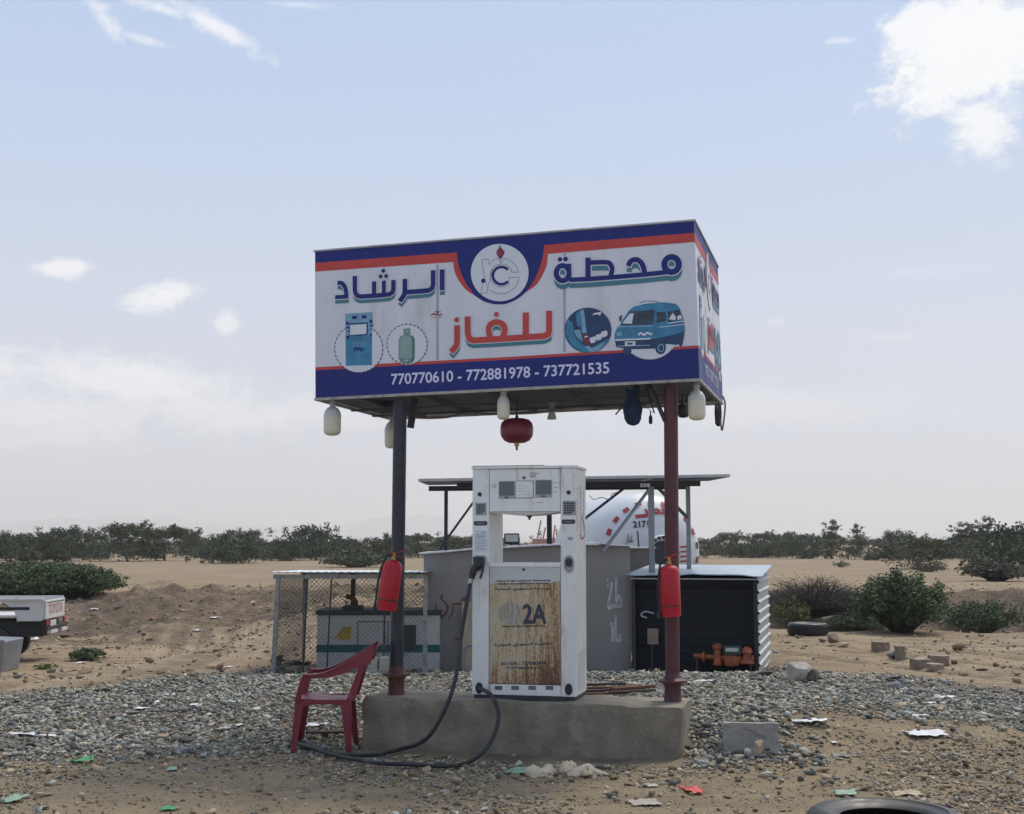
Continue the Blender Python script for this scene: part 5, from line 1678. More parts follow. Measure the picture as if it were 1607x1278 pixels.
# ------------------------------------------------------------------ black shed with corrugated flank
def make_shed():
    fr_ = onz(1191, 1059, .04); base = Vector((fr_.x, fr_.y, .02))
    P = Plane(base, TH)
    Wd = -P(992, 1050)[0]; hR = P(1186, 906)[1]; hL = P(992, 906)[1]; h = (hR + hL) / 2; D = 2.0
    root = thing('black_shed', 'low black shed with blue-grey roof and corrugated side right of the red post', 'shed', base, -TH)
    MB().use('iron_dark').box(-Wd, 0, 0, -Wd + .05, .05, h).build('corner_post', None, root)
    MB().use('iron_dark').box(-.05, 0, 0, 0, .05, h).build('corner_post', None, root)
    mb = MB().use('shed_black').box(-Wd + .052, .10, .0, -.03, .13, h - .002)
    for i in range(11): mb.box(-Wd + .053, .075, .04 + i * .11, -.031, .0995, .075 + i * .11)
    mb.build('front_wall', None, root)
    MB().use('shed_black').box(-Wd, .055, 0, -Wd + .02, D, h).build('side_wall', None, root)
    MB().use('shed_black').box(-Wd + .02, D - .02, 0, -.02, D, h).build('back_wall', None, root)
    MB().use('shed_black').box(-Wd + .052, .02, h - .10, -.052, .045, h - .03).build('lintel', None, root)
    # corrugated flank, ribs running front to back
    n = 76; vs = []; fs = []
    for i in range(n + 1):
        z = h * i / n; ph = (i % 8) / 8
        dx = .026 if ph < .18 else (.004)
        for y in (-.03, D): vs += [(dx + .004, y + fbm(z * 5, y, 3, 2) * .02, z), (dx - .002, y + fbm(z * 5, y, 3, 2) * .02, z)]
    for i in range(n):
        p, q = 4 * i, 4 * i + 4
        fs += [(p, p + 2, q + 2, q), (p + 1, q + 1, q + 3, p + 3), (p, q, q + 1, p + 1), (p + 2, p + 3, q + 3, q + 2)]
    MB().use('corrugated').add(vs, fs).build('corrugated_wall', None, root)
    # roof sheets, slightly buckled
    n = 40; vs = []; fs = []
    for i in range(n + 1):
        x = -Wd - .06 + (Wd + .13) * i / n
        zf = h + .012 + .022 * (1 - i / n) + fbm(x * 3, 1., 15, 2) * .03
        for y, z in ((-.10, zf), (D + .05, h + .11)): vs += [(x, y, z + .012), (x, y, z)]
    for i in range(n):
        p, q = 4 * i, 4 * i + 4
        fs += [(p, p + 2, q + 2, q), (p + 1, q + 1, q + 3, p + 3), (p, q, q + 1, p + 1), (p + 2, p + 3, q + 3, q + 2)]
    MB().use('shed_roof').add(vs, fs).build('roof', None, root)
    MB().use('alu').box(-Wd, -.075, h - .028, .0, -.055, h - .014).build('gutter_rail', None, root)
    return root, base, h, Wd, P


SHED, SB, SHH, SWD, SPL = make_shed()
# orange metering pump inside the front of the shed
P_ = Plane(SB + Vector((W2[0] * -.05, W2[1] * -.05, 0)), TH)
f_ = lambda x, y: Vector((P_(x, y)[0], P_(x, y)[1]))
mp_ = thing('gas_meter', 'orange cast metering unit with a dial box inside the black shed front', 'meter', SB + Vector((W2[0] * -.05, W2[1] * -.05, 0)), -TH)
c = f_(1126, 1028); k = 17.2 / F
MB().use('orange_paint').lathe([(6 * k, -16 * k), (7.5 * k, -14 * k), (6 * k, -10 * k), (5.5 * k, 8 * k), (8 * k, 10 * k), (8 * k, 14 * k), (3 * k, 17 * k)], 18, (c.x, .0, c.y)).build('filter', None, mp_, smooth=True)
c = f_(1150, 1026)
mb = MB().use('gen_dark').box(c.x - 14 * k, -.05, c.y - 2 * k, c.x + 13 * k, .06, c.y + 12 * k); mt = mb.build('dial_box', None, mp_, bevel=.01)
MB().use('screen_pale').box(c.x - 10 * k, -.053, c.y + 3.5 * k, c.x + 9 * k, -.0505, c.y + 9 * k).build('dial', None, mt)
c = f_(1148, 1038)
mb = MB().use('orange_paint'); mb.M = Matrix.Translation((c.x, 0, c.y)); mb.lathe([(5 * k, -8 * k), (11 * k, -6 * k), (12 * k, 0), (11 * k, 7 * k), (8 * k, 9 * k)], 18); mb.build('meter_body', None, mp_, smooth=True)
c = f_(1172, 1032)
mb = MB().use('orange_paint'); mb.M = Matrix.Translation((c.x, 0, c.y)); mb.lathe([(9 * k, -10 * k), (12 * k, -8 * k), (6.5 * k, -2 * k), (6 * k, 6 * k), (9 * k, 7 * k), (7 * k, 13 * k), (3 * k, 16 * k)], 18); mb.build('valve', None, mp_, smooth=True)
mb = MB().use('orange_paint'); mb.tube([(f_(1088, 1030).x, .02, f_(1088, 1030).y), (f_(1183, 1036).x, .02, f_(1183, 1036).y)], 4 * k, 12)
for x in (1104, 1138, 1160, 1181):
    q = f_(x, 1031 + (x - 1088) * .06); mb.M = Matrix.Translation((q.x, .02, q.y)) @ Matrix.Rotation(R(90), 4, 'Y'); mb.lathe([(8 * k, -.015), (8 * k, .015)], 16); mb.M = Matrix()
mb.build('pipe', None, mp_, smooth=True)
MB().use('iron_dark').box(f_(1092, 1030).x, -.03, 0, f_(1092, 1030).x + .03, .04, f_(1092, 1030).y).box(f_(1176, 1040).x, -.03, 0, f_(1176, 1040).x + .03, .04, f_(1176, 1042).y).build('stand', None, mp_)
# control box with levers at left inside shed
c = P_(1024, 1000)
cb = thing('control_box', 'dim brown control box on the black shed wall left of the red post', 'control box', SB + Vector((W2[0] * .038, W2[1] * .038, 0)), -TH)
MB().use('block_brown').box(c[0] - .08, -.0, c[1] - .10, c[0] + .06, .035, c[1] + .10).build('casing', None, cb, bevel=.006)
MB().use('iron_dark').tube([(c[0] - .02, -.01, c[1] - .1), (c[0] - .02, -.01, .0)], .018, 10).build('conduit', None, cb)
o = MB().use('steel').tube(spl([P_pt for P_pt in [at(1026, 963, 17.0), at(1012, 960, 17.0), at(1006, 966, 17.0), at(1015, 970, 17.0)]], 4), .012, 8).build('tap', None, None, True); tag(o, 'small steel tap at the black shed front behind the red post', 'tap')


# ------------------------------------------------------------------ gas tank
def make_tank():
    Yc, Rr = 23.0, 1.0
    c = at(1012, 868, Yc); Rr = 93 * Yc / F
    yaw = R(19)   # axis turned so that the near end looks slightly to the right
    root = thing('gas_tank', 'big white horizontal gas tank with red dashes round its domed end', 'gas tank', (c.x, Yc, Hs(c.x, Yc)), yaw)
    zc = c.z - Hs(c.x, Yc); Lb = 1.7
    # local axis: +y away, dome at -y
    def ring(y, r): return (r, y)
    prof = [(.001, -.52 * Rr), (.25 * Rr, -.505 * Rr), (.5 * Rr, -.45 * Rr), (.7 * Rr, -.37 * Rr), (.85 * Rr, -.26 * Rr), (.95 * Rr, -.13 * Rr), (Rr, 0), (Rr, Lb), (.9 * Rr, Lb + .3), (.5 * Rr, Lb + .48), (.001, Lb + .52)]
    mb = MB().use('tank_white'); mb.M = Matrix.Translation((0, 0, zc)) @ Matrix.Rotation(R(-90), 4, 'X'); mb.lathe(prof, 56)
    shell = mb.build('shell', None, root, smooth=True)
    dome = lambda r: -.52 * Rr * math.sqrt(max(0, 1 - (r / Rr) ** 2))

    def patch(mb, r0, r1, a0, a1, off=.006, n=4):
        vs = []; fs = []
        for i in range(n + 1):
            t_ = a0 + (a1 - a0) * i / n
            for r_ in (r0, (r0 + r1) / 2, r1): vs.append((r_ * math.cos(t_), dome(r_) - off, zc + r_ * math.sin(t_)))
        for i in range(n):
            for j in range(2): q = 3 * i + j; fs.append((q, q + 1, q + 4, q + 3))
        mb.add(vs, fs)
    mb = MB().use('tank_red')
    for i in range(22):
        t_ = 2 * math.pi * (i + .3) / 22
        mb.use('tank_red' if i % 5 else 'tank_dark'); patch(mb, Rr * .815, Rr * .875, t_, t_ + .13)
    mb.build('dash_ring', None, shell)
    mb = MB()
    # manhole flange, offset to the right of centre
    ox, oz, rm = .05 * Rr, zc + .0, .30 * Rr
    y_ = dome(.1) - .10
    mb.use('tank_white'); mb.M = Matrix.Translation((ox, y_ + .12, oz)) @ Matrix.Rotation(R(90), 4, 'X'); mb.lathe([(rm, 0), (rm, .10), (rm * .96, .12), (rm * .72, .12), (rm * .70, .05), (rm * .2, .04)], 36); fl = mb.build('manhole', None, shell, smooth=True)
    mb = MB().use('tank_dark')
    for i in range(20):
        t_ = 2 * math.pi * i / 20; mb.M = Matrix.Translation((ox + rm * .85 * math.cos(t_), y_, oz + rm * .85 * math.sin(t_))) @ Matrix.Rotation(R(90), 4, 'X'); mb.lathe([(.030, -.005), (.030, .02)], 8)
    mb.M = Matrix.Translation((ox, y_ + .12, oz)) @ Matrix.Rotation(R(90), 4, 'X'); mb.lathe([(rm * .66, .052), (rm * .66, .056)], 28)
    mb.build('bolts', None, shell)
    # markings on the dome
    mb = MB()

    def onto(start): # push flat lettering onto the dome
        for i in range(start, len(mb.v)):
            x, y, z = mb.v[i]; r_ = math.hypot(x, z - zc); mb.v[i] = (x, dome(r_) - .010 + y * .2, z)
    s0 = len(mb.v); mb.use('tank_dark')
    put_text(mb, '2171', (-.40 * Rr, zc + .42 * Rr), (-.14 * Rr, zc + .43 * Rr), .10 * Rr, .0, .006)
    put_text(mb, arabic('غاز'), (-.55 * Rr, zc + .12 * Rr), (-.42 * Rr, zc + .13 * Rr), .20 * Rr, .0)
    mb.ribbon([Vector((-.34 * Rr, zc + .36 * Rr)), Vector((-.33 * Rr, zc + .02 * Rr))], .022, .0); mb.ribbon([Vector((.42 * Rr, zc - .36 * Rr)), Vector((.62 * Rr, zc - .34 * Rr))], .03, .001)
    mb.ribbon([Vector((.45 * Rr, zc - .24 * Rr)), Vector((.60 * Rr, zc - .22 * Rr))], .02, .002); mb.ribbon([Vector((-.60 * Rr, zc - .0 * Rr)), Vector((-.48 * Rr, zc + .02 * Rr))], .05, .001)
    mb.use('tank_red')
    put_text(mb, arabic('خطر'), (-.22 * Rr, zc + .60 * Rr), (.30 * Rr, zc + .60 * Rr), .20 * Rr, .0, .014)
    mb.ribbon([Vector((-.34 * Rr, zc + .60 * Rr)), Vector((-.12 * Rr, zc + .62 * Rr))], .06, .001)
    for q in range(4): mb.ribbon([Vector((.42 * Rr, zc + (.10 - .08 * q) * Rr)), Vector((.60 * Rr, zc + (.11 - .08 * q) * Rr))], .03, .001 + q * .001)
    onto(s0)
    mb.build('lettering', None, shell)
    # red writing along the flank
    mb = MB().use('tank_red')
    vs, fs = text_geo(arabic('غاز البترول'.replace('ب', 'ت')) if False else arabic('غاز'))
    xa, xb = min(v.x for v in vs), max(v.x for v in vs); ya, yb = min(v.y for v in vs), max(v.y for v in vs)
    q = []
    for v in vs:
        yy = Lb * (.95 - .6 * (v.x - xa) / (xb - xa)); t_ = R(178) - R(38) * (v.y - ya) / (yb - ya)
        q.append(((Rr + .006) * math.cos(t_), yy, zc + (Rr + .006) * math.sin(t_)))
    mb.add(q, fs)
    vs = []; fs = []
    for i in range(5):
        t_ = R(182 + 2.6 * i)
        for yy in (.1, Lb - .1): vs.append(((Rr + .005) * math.cos(t_), yy, zc + (Rr + .005) * math.sin(t_)))
    for i in range(4): fs.append((2 * i, 2 * i + 1, 2 * i + 3, 2 * i + 2))
    mb.use('tank_pink').add(vs, fs)
    mb.build('flank_marking', None, shell)
    # saddles and a yellow rail
    for y in (.3, Lb - .2):
        MB().use('iron_grey').box(-.75 * Rr, y - .12, 0, .75 * Rr, y + .12, zc - Rr * .62).build('saddle', None, root)
    MB().use('iron_grey').box(-.8 * Rr, -.2, .28, .8 * Rr, Lb, .36).build('skid', None, root)
    mb = MB().use('yellow_faded').bar((-.35 * Rr, dome(.3) - .12, zc - .48 * Rr), (.4 * Rr, dome(.3) - .12, zc - .46 * Rr), .03, .03); mb.build('rail', None, root)


make_tank()
# low pink wall seen past the dispenser window
p, q = at(836, 859, 31), at(884, 846, 31)
w_ = thing('pink_parapet', 'low pink wall with thin leaning poles far behind the hut', 'wall', (p.x, 31, Hs(p.x, 31)))
MB().use('tank_pink').box(0, 0, 0, q.x - p.x, .2, q.z - Hs(p.x, 31)).build('masonry', None, w_)
for x0, y0, x1, y1 in ((843, 847, 849, 817), (852, 847, 856, 828), (868, 847, 871, 824), (874, 847, 873, 830)):
    a_, b_ = at(x0, y0, 31.1), at(x1, y1, 31.1); o_ = Vector((p.x, 31, Hs(p.x, 31)))
    MB().use('tank_pink').bar(a_ - o_, b_ - o_, .035).build('pole', None, w_)


# ------------------------------------------------------------------ pickup and sheet metal trough at left
def make_truck():
    Yn = 27.0
    near = at(69, 942, Yn); gz = Hs(near.x - 1, Yn)
    root = thing('pickup_truck', 'white pickup truck seen from behind at the left edge of the lot', 'pickup truck', (near.x, Yn, gz), R(5))
    rail = near.z - gz; bot = at(40, 975, Yn).z - gz; Wt = 1.55
    # local: rear at x=0, body extends to -x; near side y=0, far side y=Wt
    mb = MB().use('truck_white')
    ax = -.98; wr = .46
    pts = [(0, bot + .02), (0, rail), (-2.3, rail), (-2.3, bot), (ax - wr, bot)]
    for t_ in np.linspace(180, 0, 13): pts.append((ax + wr * math.cos(R(t_)), bot - .02 + wr * .92 * math.sin(R(t_))))
    pts.append((ax + wr, bot)); pts.append((-.05, bot))
    for y, t_ in ((0, 0), (Wt, 1)):
        q = [Vector(p) for p in pts]
        o = len(mb.v)
        mb.poly(q, -y)
        mb.poly([p for p in q], -(y + .04 if t_ == 0 else y - .04))
        a0, b0 = (y, y + .04) if t_ == 0 else (y, y - .04)
        n = len(q)
        vs = [(p.x, a0, p.y) for p in q] + [(p.x, b0, p.y) for p in q]
        mb.add(vs, [(i, (i + 1) % n, n + (i + 1) % n, n + i) for i in range(n)])
    mb.box(-2.3, .041, bot + .08, -.04, Wt - .041, bot + .12)
    mb.box(-2.34, 0, bot, -2.301, Wt, rail)
    bed = mb.build('bed', None, root)
    mb = MB().use('truck_white').bar((-2.3, -.01, rail + .012), (.0, -.01, rail + .012), .07, .035).bar((-2.3, Wt + .01, rail + .012), (.0, Wt + .01, rail + .012), .07, .035); mb.build('rail', None, bed)
    mb = MB().use('truck_black').box(-1.0, -.008, rail - .20, -.28, -.001, rail - .14); mb.build('side_slot', None, bed)
    tg = MB().use('truck_white').box(.003, .02, bot + .03, .045, Wt - .02, rail - .01).build('tailgate', None, root, bevel=.01)
    mb = MB().use('truck_black'); mb.M = Matrix.Translation((.046, 0, 0)) @ Matrix.Rotation(R(90), 4, 'Z')
    mb.ribbon([Vector((.1, rail - .06)), Vector((Wt - .1, rail - .06))], .02, .001); mb.build('groove', None, tg)
    mb = MB().use('letter_red'); mb.M = Matrix.Translation((.046, 0, 0)) @ Matrix.Rotation(R(90), 4, 'Z')
    put_text(mb, 'TOYOTA', (.22, bot + .13), (Wt - .22, bot + .13), .20, .002, .006); mb.build('lettering', None, tg)
    MB().use('truck_black').box(.01, .0, bot - .19, .10, Wt, bot - .13).build('bumper', None, root)
    mb = MB().use('truck_white').box(.06, .3, bot - .12, .075, .75, bot - .0); mb.build('number_plate', None, root)
    mb = MB().use('truck_white').box(.06, .12, bot - .26, .14, .65, bot - .194).box(.06, 1.0, bot - .26, .14, 1.45, bot - .194); mb.build('step', None, root)
    for y in (.02, Wt - .17): MB().use('lamp_red').box(.046, y, bot - .10, .075, y + .15, bot + .02).build('tail_lamp', None, root, bevel=.005)
    MB().use('truck_black').box(-2.3, .12, bot - .32, -.05, Wt - .12, bot - .01).box(-4.6, .3, .45, -2.3, Wt - .3, .62).build('chassis', None, root)
    # cab and bonnet (outside the frame, kept simple)
    mb = MB().use('truck_white')
    cabp = [(-2.38, bot), (-2.38, rail + .10), (-2.46, rail + .62), (-3.45, rail + .62), (-3.95, rail + .08), (-4.95, rail - .06), (-5.0, bot)]
    n = len(cabp); vs = [(x, 0.0, z) for x, z in cabp] + [(x, Wt, z) for x, z in cabp]
    mb.add(vs, [(i, (i + 1) % n, n + (i + 1) % n, n + i) for i in range(n)] + [tuple(range(n - 1, -1, -1)), tuple(range(n, 2 * n))])
    mb.build('cab', None, root, bevel=.04)
    mb = MB().use('truck_glass')
    for y in (-.003, Wt + .003): mb.add([(-2.55, y, rail + .12), (-3.78, y, rail + .12), (-3.42, y, rail + .55), (-2.6, y, rail + .55)], [(0, 1, 2, 3)])
    mb.build('side_window', None, root)
    for x, y in ((ax, .03), (ax, Wt - .25), (-4.25, .03), (-4.25, Wt - .25)):
        mb = MB().use('black_rubber'); mb.M = Matrix.Translation((x, y, .36)) @ Matrix.Rotation(R(-90), 4, 'X'); mb.lathe([(.19, .01), (.30, 0), (.35, .02), (.36, .06), (.36, .16), (.35, .20), (.30, .22), (.19, .21)], 30); wh = mb.build('wheel', None, root, smooth=True)
        mb = MB().use('steel'); mb.M = Matrix.Translation((x, y, .36)) @ Matrix.Rotation(R(-90), 4, 'X'); mb.lathe([(.188, .03), (.17, .05), (.08, .03), (.02, .03)], 20); mb.build('rim', None, wh, smooth=True)


make_truck()
# grey metal trough cut by the left edge
p = drop(1, 1056); k = p.y / F
tr_ = thing('metal_trough', 'dented grey sheet metal trough cut off by the left edge', 'trough', (p.x, p.y, p.z - .02), R(-12))
hh = (1056 - 1004) * k
mb = MB().use('metal_blue_grey').hexa([(-1.3, .0, 0), (.0, 0, 0), (-.02, .62, .04), (-1.3, .62, .04), (-1.3, -.06, hh), (.09, -.06, hh * .96), (.02, .70, hh * 1.0), (-1.3, .70, hh * 1.04)]); mb.build('body', None, tr_, bevel=.02)
MB().use('metal_blue_grey').bar((-1.3, -.07, hh + .01), (.10, -.07, hh * .97 + .005), .03, .03).build('rim', None, tr_)
MB().use('black_rubber').box(-1.3, .03, -.05, -.03, .55, -.001).build('skid', None, tr_)


# ------------------------------------------------------------------ tyres
def tyre(px, py, R_, hgt, label, group=None):
    c = drop(px, py)
    root = thing('tyre', label, 'tyre', c, random.random() * 6)
    ri = R_ * .58
    prof = [(ri, .02), (ri + .02, .0), (R_ * .9, .0), (R_ * .985, .025), (R_, .06), (R_, hgt - .06), (R_ * .985, hgt - .025), (R_ * .9, hgt), (R_ * .80, hgt + .004), (R_ * .78, hgt - .004), (ri + .05, hgt - .01), (ri + .02, hgt - .018), (ri, hgt - .035), (ri + .05, hgt - .06), (R_ * .86, hgt - .07), (R_ * .90, hgt * .5), (R_ * .86, .06), (ri, .045)]
    n = 56; vs = []; fs = []
    for r_, z in prof:
        for k in range(n): t_ = 2 * math.pi * k / n; vs.append((r_ * math.cos(t_), r_ * math.sin(t_), z))
    m_ = len(prof)
    for i in range(m_):
        for k in range(n):
            j = (i + 1) % m_; k2 = (k + 1) % n
            fs.append((i * n + k, i * n + k2, j * n + k2, j * n + k))
    MB().use('black_rubber').add(vs, fs).build('casing', None, root, smooth=True)
    mb = MB().use('black_rubber')
    for k in range(44):
        t_ = 2 * math.pi * k / 44
        for z0_, z1_, dt in ((.05, hgt * .5 - .01, .03), (hgt * .5 + .01, hgt - .05, -.03)):
            mb.bar((R_ * 1.004 * math.cos(t_), R_ * 1.004 * math.sin(t_), z0_), (R_ * 1.004 * math.cos(t_ + dt), R_ * 1.004 * math.sin(t_ + dt), z1_), .035, .012, (math.cos(t_), math.sin(t_), 0))
    mb.build('tread', None, root)


tyre(1391, 1330, .43, .20, 'worn black tyre lying flat at the bottom edge')
tyre(1268, 997, .36, .22, 'dusty tyre lying flat on the sand right of the corrugated shed')


# ------------------------------------------------------------------ rocks, blocks
def rock(px, py, w, h_, mname, label, name='rock', d_=None, seed=0, cat='rock', group=None, rotz=None):
    c = drop(px, py); k = c.y / F
    rs = np.random.default_rng(seed + 100)
    bm = bmesh.new(); bmesh.ops.create_icosphere(bm, subdivisions=3, radius=1)
    W_, Hh = w * k / 2, h_ * k / 2
    D_ = (d_ or w * .8) * k / 2
    planes = [(Vector(rs.normal(0, 1, 3)).normalized(), rs.uniform(.45, .88)) for _ in range(12)]
    for v in bm.verts:
        p = v.co.copy()
        for n_, dd in planes:
            e = p.dot(n_) - dd
            if e > 0: p -= n_ * e
        p *= 1 + .06 * float(fbm(p.x * 3 + seed, p.y * 3 + p.z * 2, seed, 3))
        v.co = Vector((p.x * W_ * 1.15, p.y * D_ * 1.15, p.z * Hh * 1.15))
    me = bpy.data.meshes.new(name); bm.to_mesh(me); bm.free(); me.materials.append(MATS[mname])
    o = bpy.data.objects.new(name, me); COL.objects.link(o)
    o.location = (c.x, c.y + D_ * .5, c.z + Hh * .85); o.rotation_euler = (0, 0, rotz if rotz is not None else rs.uniform(-.4, .4))
    return tag(o, label, cat, group)


def block(px, py, w, h_, mname, label, d_=.2, rotz=0., rx=0., name='concrete_block', cat='concrete block', bev=.015):
    c = drop(px, py); k = c.y / F
    W_, Hh = w * k, h_ * k
    bm = bmesh.new(); bmesh.ops.create_cube(bm, size=1)
    bmesh.ops.subdivide_edges(bm, edges=bm.edges[:], cuts=5, use_grid_fill=True)
    for v in bm.verts:
        p = v.co; nn = float(fbm(p.x * 4 + px, p.y * 4 + p.z * 4, 7, 3))
        v.co = Vector((p.x * W_ + nn * .02, p.y * d_ + nn * .02, (p.z + .5) * Hh + nn * .015))
    me = bpy.data.meshes.new(name); bm.to_mesh(me); bm.free(); me.materials.append(MATS[mname])
    o = bpy.data.objects.new(name, me); COL.objects.link(o)
    o.location = (c.x, c.y + d_ / 2, c.z - .01); o.rotation_euler = (rx, 0, rotz)
    return tag(o, label, cat)


block(1182, 1182, 82, 45, 'concrete_block', 'grey concrete slab block standing on the gravel right of the plinth', .16, R(-9), R(-6))
rock(1190, 1188, 26, 27, 'rock_tan', 'tan flat stone leaning on the concrete slab block', seed=3, rotz=.3)
rock(1259, 1071, 42, 38, 'rock_pale', 'large pale boulder at the gravel edge right of the corrugated shed', seed=4)
rock(1277, 1072, 26, 22, 'rock_dark', 'dark rock against the foot of the pale boulder', seed=5)
rock(1310, 1012, 22, 22, 'block_brown', 'brown rock standing right of the flat tyre', seed=6)
rock(1326, 1016, 22, 9, 'rock_tan', 'flat tan stone in front of the brown rock by the tyre', seed=7)
rock(1292, 1008, 13, 7, 'rock_grey', 'small grey stone between the tyre and the brown rock', seed=8)
block(1385, 1022, 20, 15, 'block_brown', 'broken brown block, leftmost of the scatter on the sand', .2, R(15))
block(1416, 1036, 15, 22, 'block_brown', 'brown block standing on end in the scatter on the sand', .22, R(-12))
rock(1402, 1034, 17, 12, 'rock_grey', 'grey round stone beside the upright brown block', seed=9)
block(1448, 1049, 22, 14, 'block_brown', 'brown block at the front left of the rightmost block heap', .2, R(20))
block(1478, 1046, 28, 17, 'block_brown', 'big brown block at the back of the rightmost block heap', .25, R(-10))
block(1452, 1042, 22, 10, 'rock_tan', 'tan topped block behind the rightmost block heap', .2, R(-20))
block(1471, 1052, 20, 10, 'rock_tan', 'small tan block at the front right of the rightmost block heap', .16, R(8))
rock(1408, 1082, 30, 12, 'rock_grey', 'grey flat rock at the gravel edge below the black scrap', seed=11)
rock(290, 1168, 24, 14, 'rock_dark', 'dark rounded stone at the lower edge of the left gravel', seed=12)
rock(256, 1163, 20, 14, 'rock_tan', 'pale brown stone left of the dark rounded stone in the gravel', seed=13)
rock(234, 1187, 24, 12, 'rock_dark', 'dark flat stone on the lower border of the left gravel', seed=14)
rock(285, 1182, 28, 8, 'rock_grey', 'flat grey stone just below the dark rounded stone', seed=15)
rock(65, 1272, 18, 9, 'rock_grey', 'grey stone on the sand near the bottom left corner', seed=16)
rock(1080, 1178, 24, 18, 'block_brown', 'reddish brown stone against the right end of the plinth', seed=17)
rock(1135, 1180, 22, 16, 'rock_grey', 'blue grey stone left of the concrete slab block', seed=18)
rock(1105, 1160, 20, 13, 'rock_dark', 'dark stone in the coarse heap beside the plinth', seed=19)
rock(1172, 1122, 16, 9, 'rock_dark', 'dark stone lying just above the concrete slab block', seed=20)
rock(186, 955, 18, 12, 'rock_tan', 'pink tan stone on the dark ash beyond the pickup', seed=21)
o = rock(1395, 1068, 46, 6, 'truck_black', 'flat black rubber scrap on the sand above the gravel', 'rubber_scrap', d_=20, seed=22, cat='scrap')
o = rock(1543, 1053, 20, 4, 'truck_black', 'small black scrap on the sand far right', 'rubber_scrap', d_=14, seed=23, cat='scrap')
o = rock(1200, 1061, 40, 8, 'wood_dark', 'dark timber piece at the foot of the corrugated shed side', 'timber', d_=14, seed=24, cat='timber')


# ------------------------------------------------------------------ litter
def sheet(px, py, w, h_, mname, label, name='paper_scrap', cat='litter', seed=0, crumple=.35, length=None, lift=.012):
    c = drop(px, py); k = c.y / F
    rs = np.random.default_rng(seed + 500); n = 12
    L_ = w * k; Dp = length or max(.06, h_ * k * 4.5)
    vs = []; fs = []
    edge = rs.uniform(.72, 1.0, 40)
    for i in range(n + 1):
        for j in range(n + 1):
            u_, v_ = i / n * 2 - 1, j / n * 2 - 1
            a_ = math.atan2(v_, u_); e = edge[int((a_ + math.pi) / (2 * math.pi) * 39)]
            x, y = u_ * L_ / 2 * e, v_ * Dp / 2 * e
            z = lift + crumple * L_ * .28 * (float(fbm(u_ * 1.3 + seed, v_ * 1.3, seed, 3)) + .25) + crumple * .05 * abs(math.sin(3.1 * u_ + seed)) * L_
            vs.append((x, y, max(z, .006)))
    for i in range(n):
        for j in range(n): q = i * (n + 1) + j; fs.append((q, q + n + 1, q + n + 2, q + 1))
    mb = MB().use(mname).add(vs, fs)
    o = mb.build(name, None, None, True, loc=c, rot=(0, 0, rs.uniform(-.25, .25)))
    md = o.modifiers.new('thick', 'SOLIDIFY'); md.thickness = .002
    return tag(o, label, cat)


sheet(1270, 1134, 60, 9, 'paper', 'white paper sheet on the gravel between the slab block and the rightmost litter', seed=1)
sheet(1452, 1154, 66, 10, 'paper', 'largest white plastic sheet on the right gravel', 'plastic_sheet', seed=2)
sheet(1447, 1126, 34, 5, 'paper', 'white scrap just above the largest plastic sheet', seed=3)
sheet(1482, 1096, 34, 4, 'paper', 'white crumpled strip at the upper right gravel edge', seed=4)
sheet(1458, 1105, 22, 5, 'paper', 'greyish white scrap below the crumpled strip on right gravel', seed=5)
sheet(1309, 1167, 10, 4, 'paper', 'tiny white scrap on sand between paper sheet and tyre', seed=6)
sheet(1320, 1188, 34, 3, 'card_grey', 'grey paper strip on the sand above the tyre', seed=7)
sheet(1326, 1247, 36, 11, 'plastic_green_pale', 'pale green plastic lid against the bottom tyre', 'plastic_scrap', seed=8, crumple=.3)
sheet(1422, 1248, 46, 9, 'card_tan', 'tan cardboard piece above the bottom tyre', 'cardboard', seed=9)
sheet(1086, 1242, 30, 15, 'plastic_red', 'bright red plastic scrap on the sand before the plinth', 'plastic_scrap', seed=10, crumple=.5)
sheet(1010, 1262, 52, 11, 'card_grey', 'flat grey cardboard piece at the bottom before the plinth', 'cardboard', seed=11, crumple=.08)
sheet(1022, 1235, 20, 5, 'cloth_beige', 'small oval cream lid on the sand above the grey cardboard', 'plastic_scrap', seed=12, crumple=.1)
sheet(812, 1214, 44, 10, 'plastic_green_pale', 'pale green plastic bag left of the beige sacking', 'plastic_bag', seed=13, crumple=.4)
sheet(131, 1196, 36, 9, 'plastic_green', 'bright green plastic wrapper below the left gravel', 'plastic_wrapper', seed=14, crumple=.55)
sheet(270, 1209, 18, 7, 'plastic_green_pale', 'small pale green scrap right of the green wrapper', 'plastic_scrap', seed=15)
sheet(24, 1256, 30, 14, 'plastic_green_pale', 'grey green plastic piece in the bottom left corner', 'plastic_scrap', seed=16)
sheet(265, 1272, 26, 5, 'plastic_green', 'dark green scrap at the bottom edge on the left', 'plastic_scrap', seed=17)
sheet(34, 1155, 44, 5, 'paper', 'white plastic strip on the gravel at the far left', 'plastic_strip', seed=18, crumple=.3)
sheet(76, 1158, 50, 4, 'paper', 'longer white plastic strip right of the far left one', 'plastic_strip', seed=19, crumple=.25)
for i, (x, y, w_, lab) in enumerate(((222, 1114, 22, 'white scrap in the left gravel above the brown stone'), (267, 1092, 14, 'white scrap near the upper edge of the left gravel'), (304, 1108, 12, 'small white scrap between two others in left gravel'), (249, 1103, 12, 'pale blue scrap in the left gravel'),
                                     (352, 1145, 16, 'white scrap in gravel left of the chair, lower one'), (374, 1140, 10, 'small white scrap nearest the chair on its left'), (368, 1103, 18, 'white scrap in the gravel below the cage corner'), (498, 1140, 40, 'pale crumpled paper on the gravel under the chair'), (1105, 1071, 36, 'white paper on the gravel right of the red post'))):
    sheet(x, y, w_, 5, 'paper', lab, seed=30 + i, crumple=.4)
